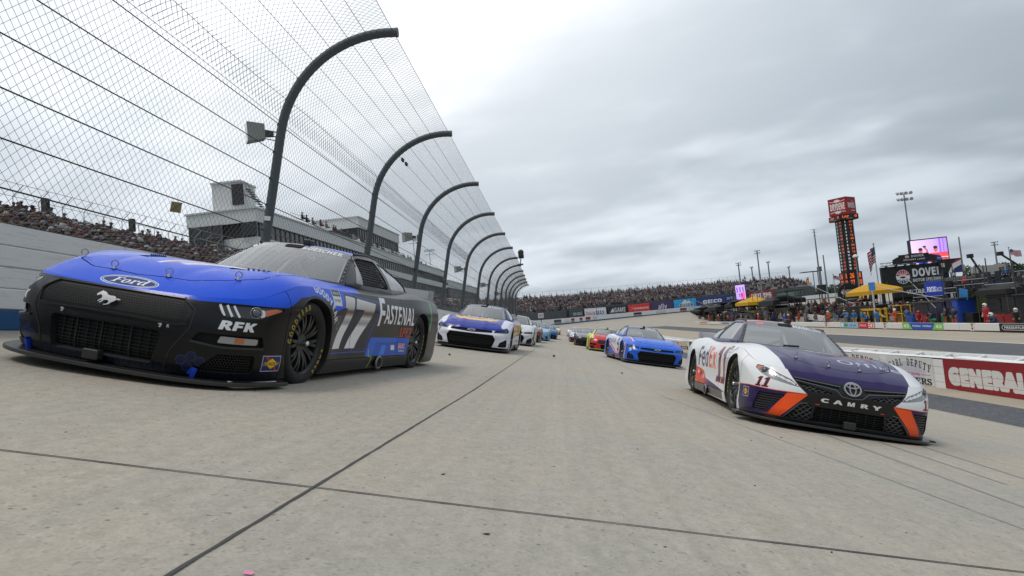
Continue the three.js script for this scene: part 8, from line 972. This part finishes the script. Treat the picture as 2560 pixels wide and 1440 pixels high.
// far right: another stand with its sponsor strip, people on a deck, trees
{ const D = 135, x0 = at(2425, 700, D).x, x1 = at(2640, 700, D).x, yo = (py) => EYE.y + (horizon(2500) - py) * D / FOCAL, t = thing('far_stand', 'dark blue walled stand with yellow letters at the far right', 'grandstand', null, V((x0 + x1) / 2, 0, -D)); const w = x1 - x0; mesh('wall', box(w, yo(683) - yo(720), 0.5, 0, (yo(683) + yo(720)) / 2, 0), M([0.03, 0.045, 0.10], 0.7), t); mesh('sign', new THREE.PlaneGeometry(w * 0.98, (yo(683) - yo(702))).translate(0, (yo(683) + yo(702)) / 2, 0.26), new THREE.MeshStandardMaterial({ map: canvas(512, 64, (x) => { x.fillStyle = '#27365e'; x.fillRect(0, 0, 512, 64); fit(x, 'GOODYEAR', 220, 34, 330, 40, '#d8c040', { font: 'serif' }); }), roughness: 0.7 }), t); for (let k = 0; k < 7; k++) mesh('seat_row', box(w, 0.5, 1, 0, yo(720) - 0.3 + k * 0.3 - 1.2, 1.2 - k * 0.1 + 2), alu, t); mesh('cabin', box(5, 2, 3, -w * 0.15, yo(676) + 0.2, -3), M([0.4, 0.4, 0.38], 0.7), t); for (const x of [-w * 0.4, 0, w * 0.3]) mesh('post', bar(V(x, 0, -1), V(x, yo(664), -1), 0.12), mastM, t); mesh('base', box(w, yo(720), 0.4, 0, yo(720) / 2, -0.4), M([0.12, 0.12, 0.13], 0.8), t); }
{ const t = thing('viewing_deck', 'dark raised deck with people leaning on its rail at the right edge', 'platform', null, put(2562, 30)); mesh('deck', box(3, 0.2, 8, 0, 3.1, 0), darkSteel, t); for (const z of [-3.8, 0, 3.8]) mesh('post', bar(V(-1.3, 0, z), V(-1.3, 4.2, z), 0.06), darkSteel, t); mesh('rail', [bar(V(-1.4, 4.2, -4), V(-1.4, 4.2, 4), 0.03), bar(V(-1.4, 3.7, -4), V(-1.4, 3.7, 4), 0.03)], alu, t); }
[[2530, [0.10, 0.05, 0.05], 'person in dark red on the raised deck, leftmost'], [2540, BL, 'person in a bright blue shirt on the raised deck'], [2554, NV, 'person in navy leaning on the raised deck rail near the right edge']].forEach(([px, c, lb]) => person('lean', { top: c, legs: DK, head: 'hair', at: V(29.2 * PITK, PITY + 3.2, put(px, 29.2).z), turn: face + rnd(-0.4, 0.4), label: lb }));
[[2158, YE, 'person in yellow up on the yellow pit box, left seat'], [2170, RD, 'person in red up on the yellow pit box, middle seat'], [2183, [0.2, 0.3, 0.05], 'person in green up on the yellow pit box, right seat'], [2400, KH, 'person in tan clothes on the deck under the wide black canopy'], [2425, RD, 'person in red on the deck under the wide black canopy'], [2450, DK, 'person in black on the deck under the wide black canopy']].forEach(([px, c, lb], i) => person('sit', { top: c, legs: DK, head: pick(['cap', 'hair']), at: put(px, 25.5, i < 3 ? 1.55 : 2.2), turn: face, label: lb }));
// trees beyond
const leafM = new THREE.MeshStandardMaterial({ vertexColors: true, roughness: 0.85, side: THREE.DoubleSide });
function tree(px, py, D, w, label) { const p = at(px, py, D), b = V(p.x, -2, p.z), h = p.y + 2, t = thing('tree', label, 'tree', null, b); mesh('trunk', bar(V(0, 0, 0), V(0.2, h * 0.6, 0), w * 0.05, 8, w * 0.03), M([0.06, 0.045, 0.03], 0.9), t); for (let k = 0; k < 4; k++) mesh('limb', bar(V(0.1, h * (0.35 + k * 0.08), 0), V(Math.cos(k * 1.7) * w * 0.3, h * (0.6 + k * 0.06), Math.sin(k * 1.7) * w * 0.3), w * 0.02, 6, w * 0.008), M([0.06, 0.045, 0.03], 0.9), t);
  const g = [], lobes = []; for (let k = 0; k < 16; k++) lobes.push([V(rnd(-0.42, 0.42) * w, h * (0.62 + rnd(-0.18, 0.26)), rnd(-0.35, 0.35) * w), rnd(0.13, 0.24) * w]); for (const [c, r] of lobes) for (let i = 0; i < 130; i++) { const d = V(rnd(-1, 1), rnd(-1, 1), rnd(-1, 1)).normalize().multiplyScalar(r * Math.pow(rnd(), 0.35)).add(c), s = w * rnd(0.03, 0.05); g.push(d.x, d.y, d.z, s, rnd(6), rnd(6)); } const pos = [], col = [], q = new THREE.Quaternion(); for (let i = 0; i < g.length / 6; i++) { q.setFromEuler(new THREE.Euler(g[i * 6 + 4], g[i * 6 + 5], 0)); const s = g[i * 6 + 3], v = rnd(0.6, 1.3); for (const [a, b] of [[-1, -0.5], [1, -0.5], [0, 1.1]]) { const p = V(a * s, b * s, 0).applyQuaternion(q); pos.push(p.x + g[i * 6], p.y + g[i * 6 + 1], p.z + g[i * 6 + 2]); col.push(0.055 * v, 0.095 * v, 0.03 * v); } } const cg = rawGeo(pos); cg.setAttribute('color', new THREE.Float32BufferAttribute(col, 3)); mesh('crown', cg, leafM, t); }
seed = 606; tree(2452, 663, 190, 9, 'green leafy tree behind the far right stand, left of two'); tree(2478, 660, 200, 10, 'green leafy tree behind the far right stand, right of two'); tree(2083, 712, 210, 9, 'small distant green tree left of the scoring tower'); tree(2068, 716, 230, 8, 'tiny distant tree beside the dark tank'); tree(2540, 664, 220, 10, 'distant tree at the right edge behind the crane arm');
struct('treeline', sheet(40, 1, (u, v) => { const x = lerp(60, 420, u); return [V(x, lerp(-3, 3.4 + 2.2 * fbm(u * 18, 2, 4), v), -330 - 20 * fbm(u * 6, 1, 9)), u * 30, v]; }), M([0.05, 0.07, 0.035], 0.95));
scene.traverse((o) => { if (o.isMesh) { o.castShadow = true; o.receiveShadow = true; } });
renderer.render(scene, camera);
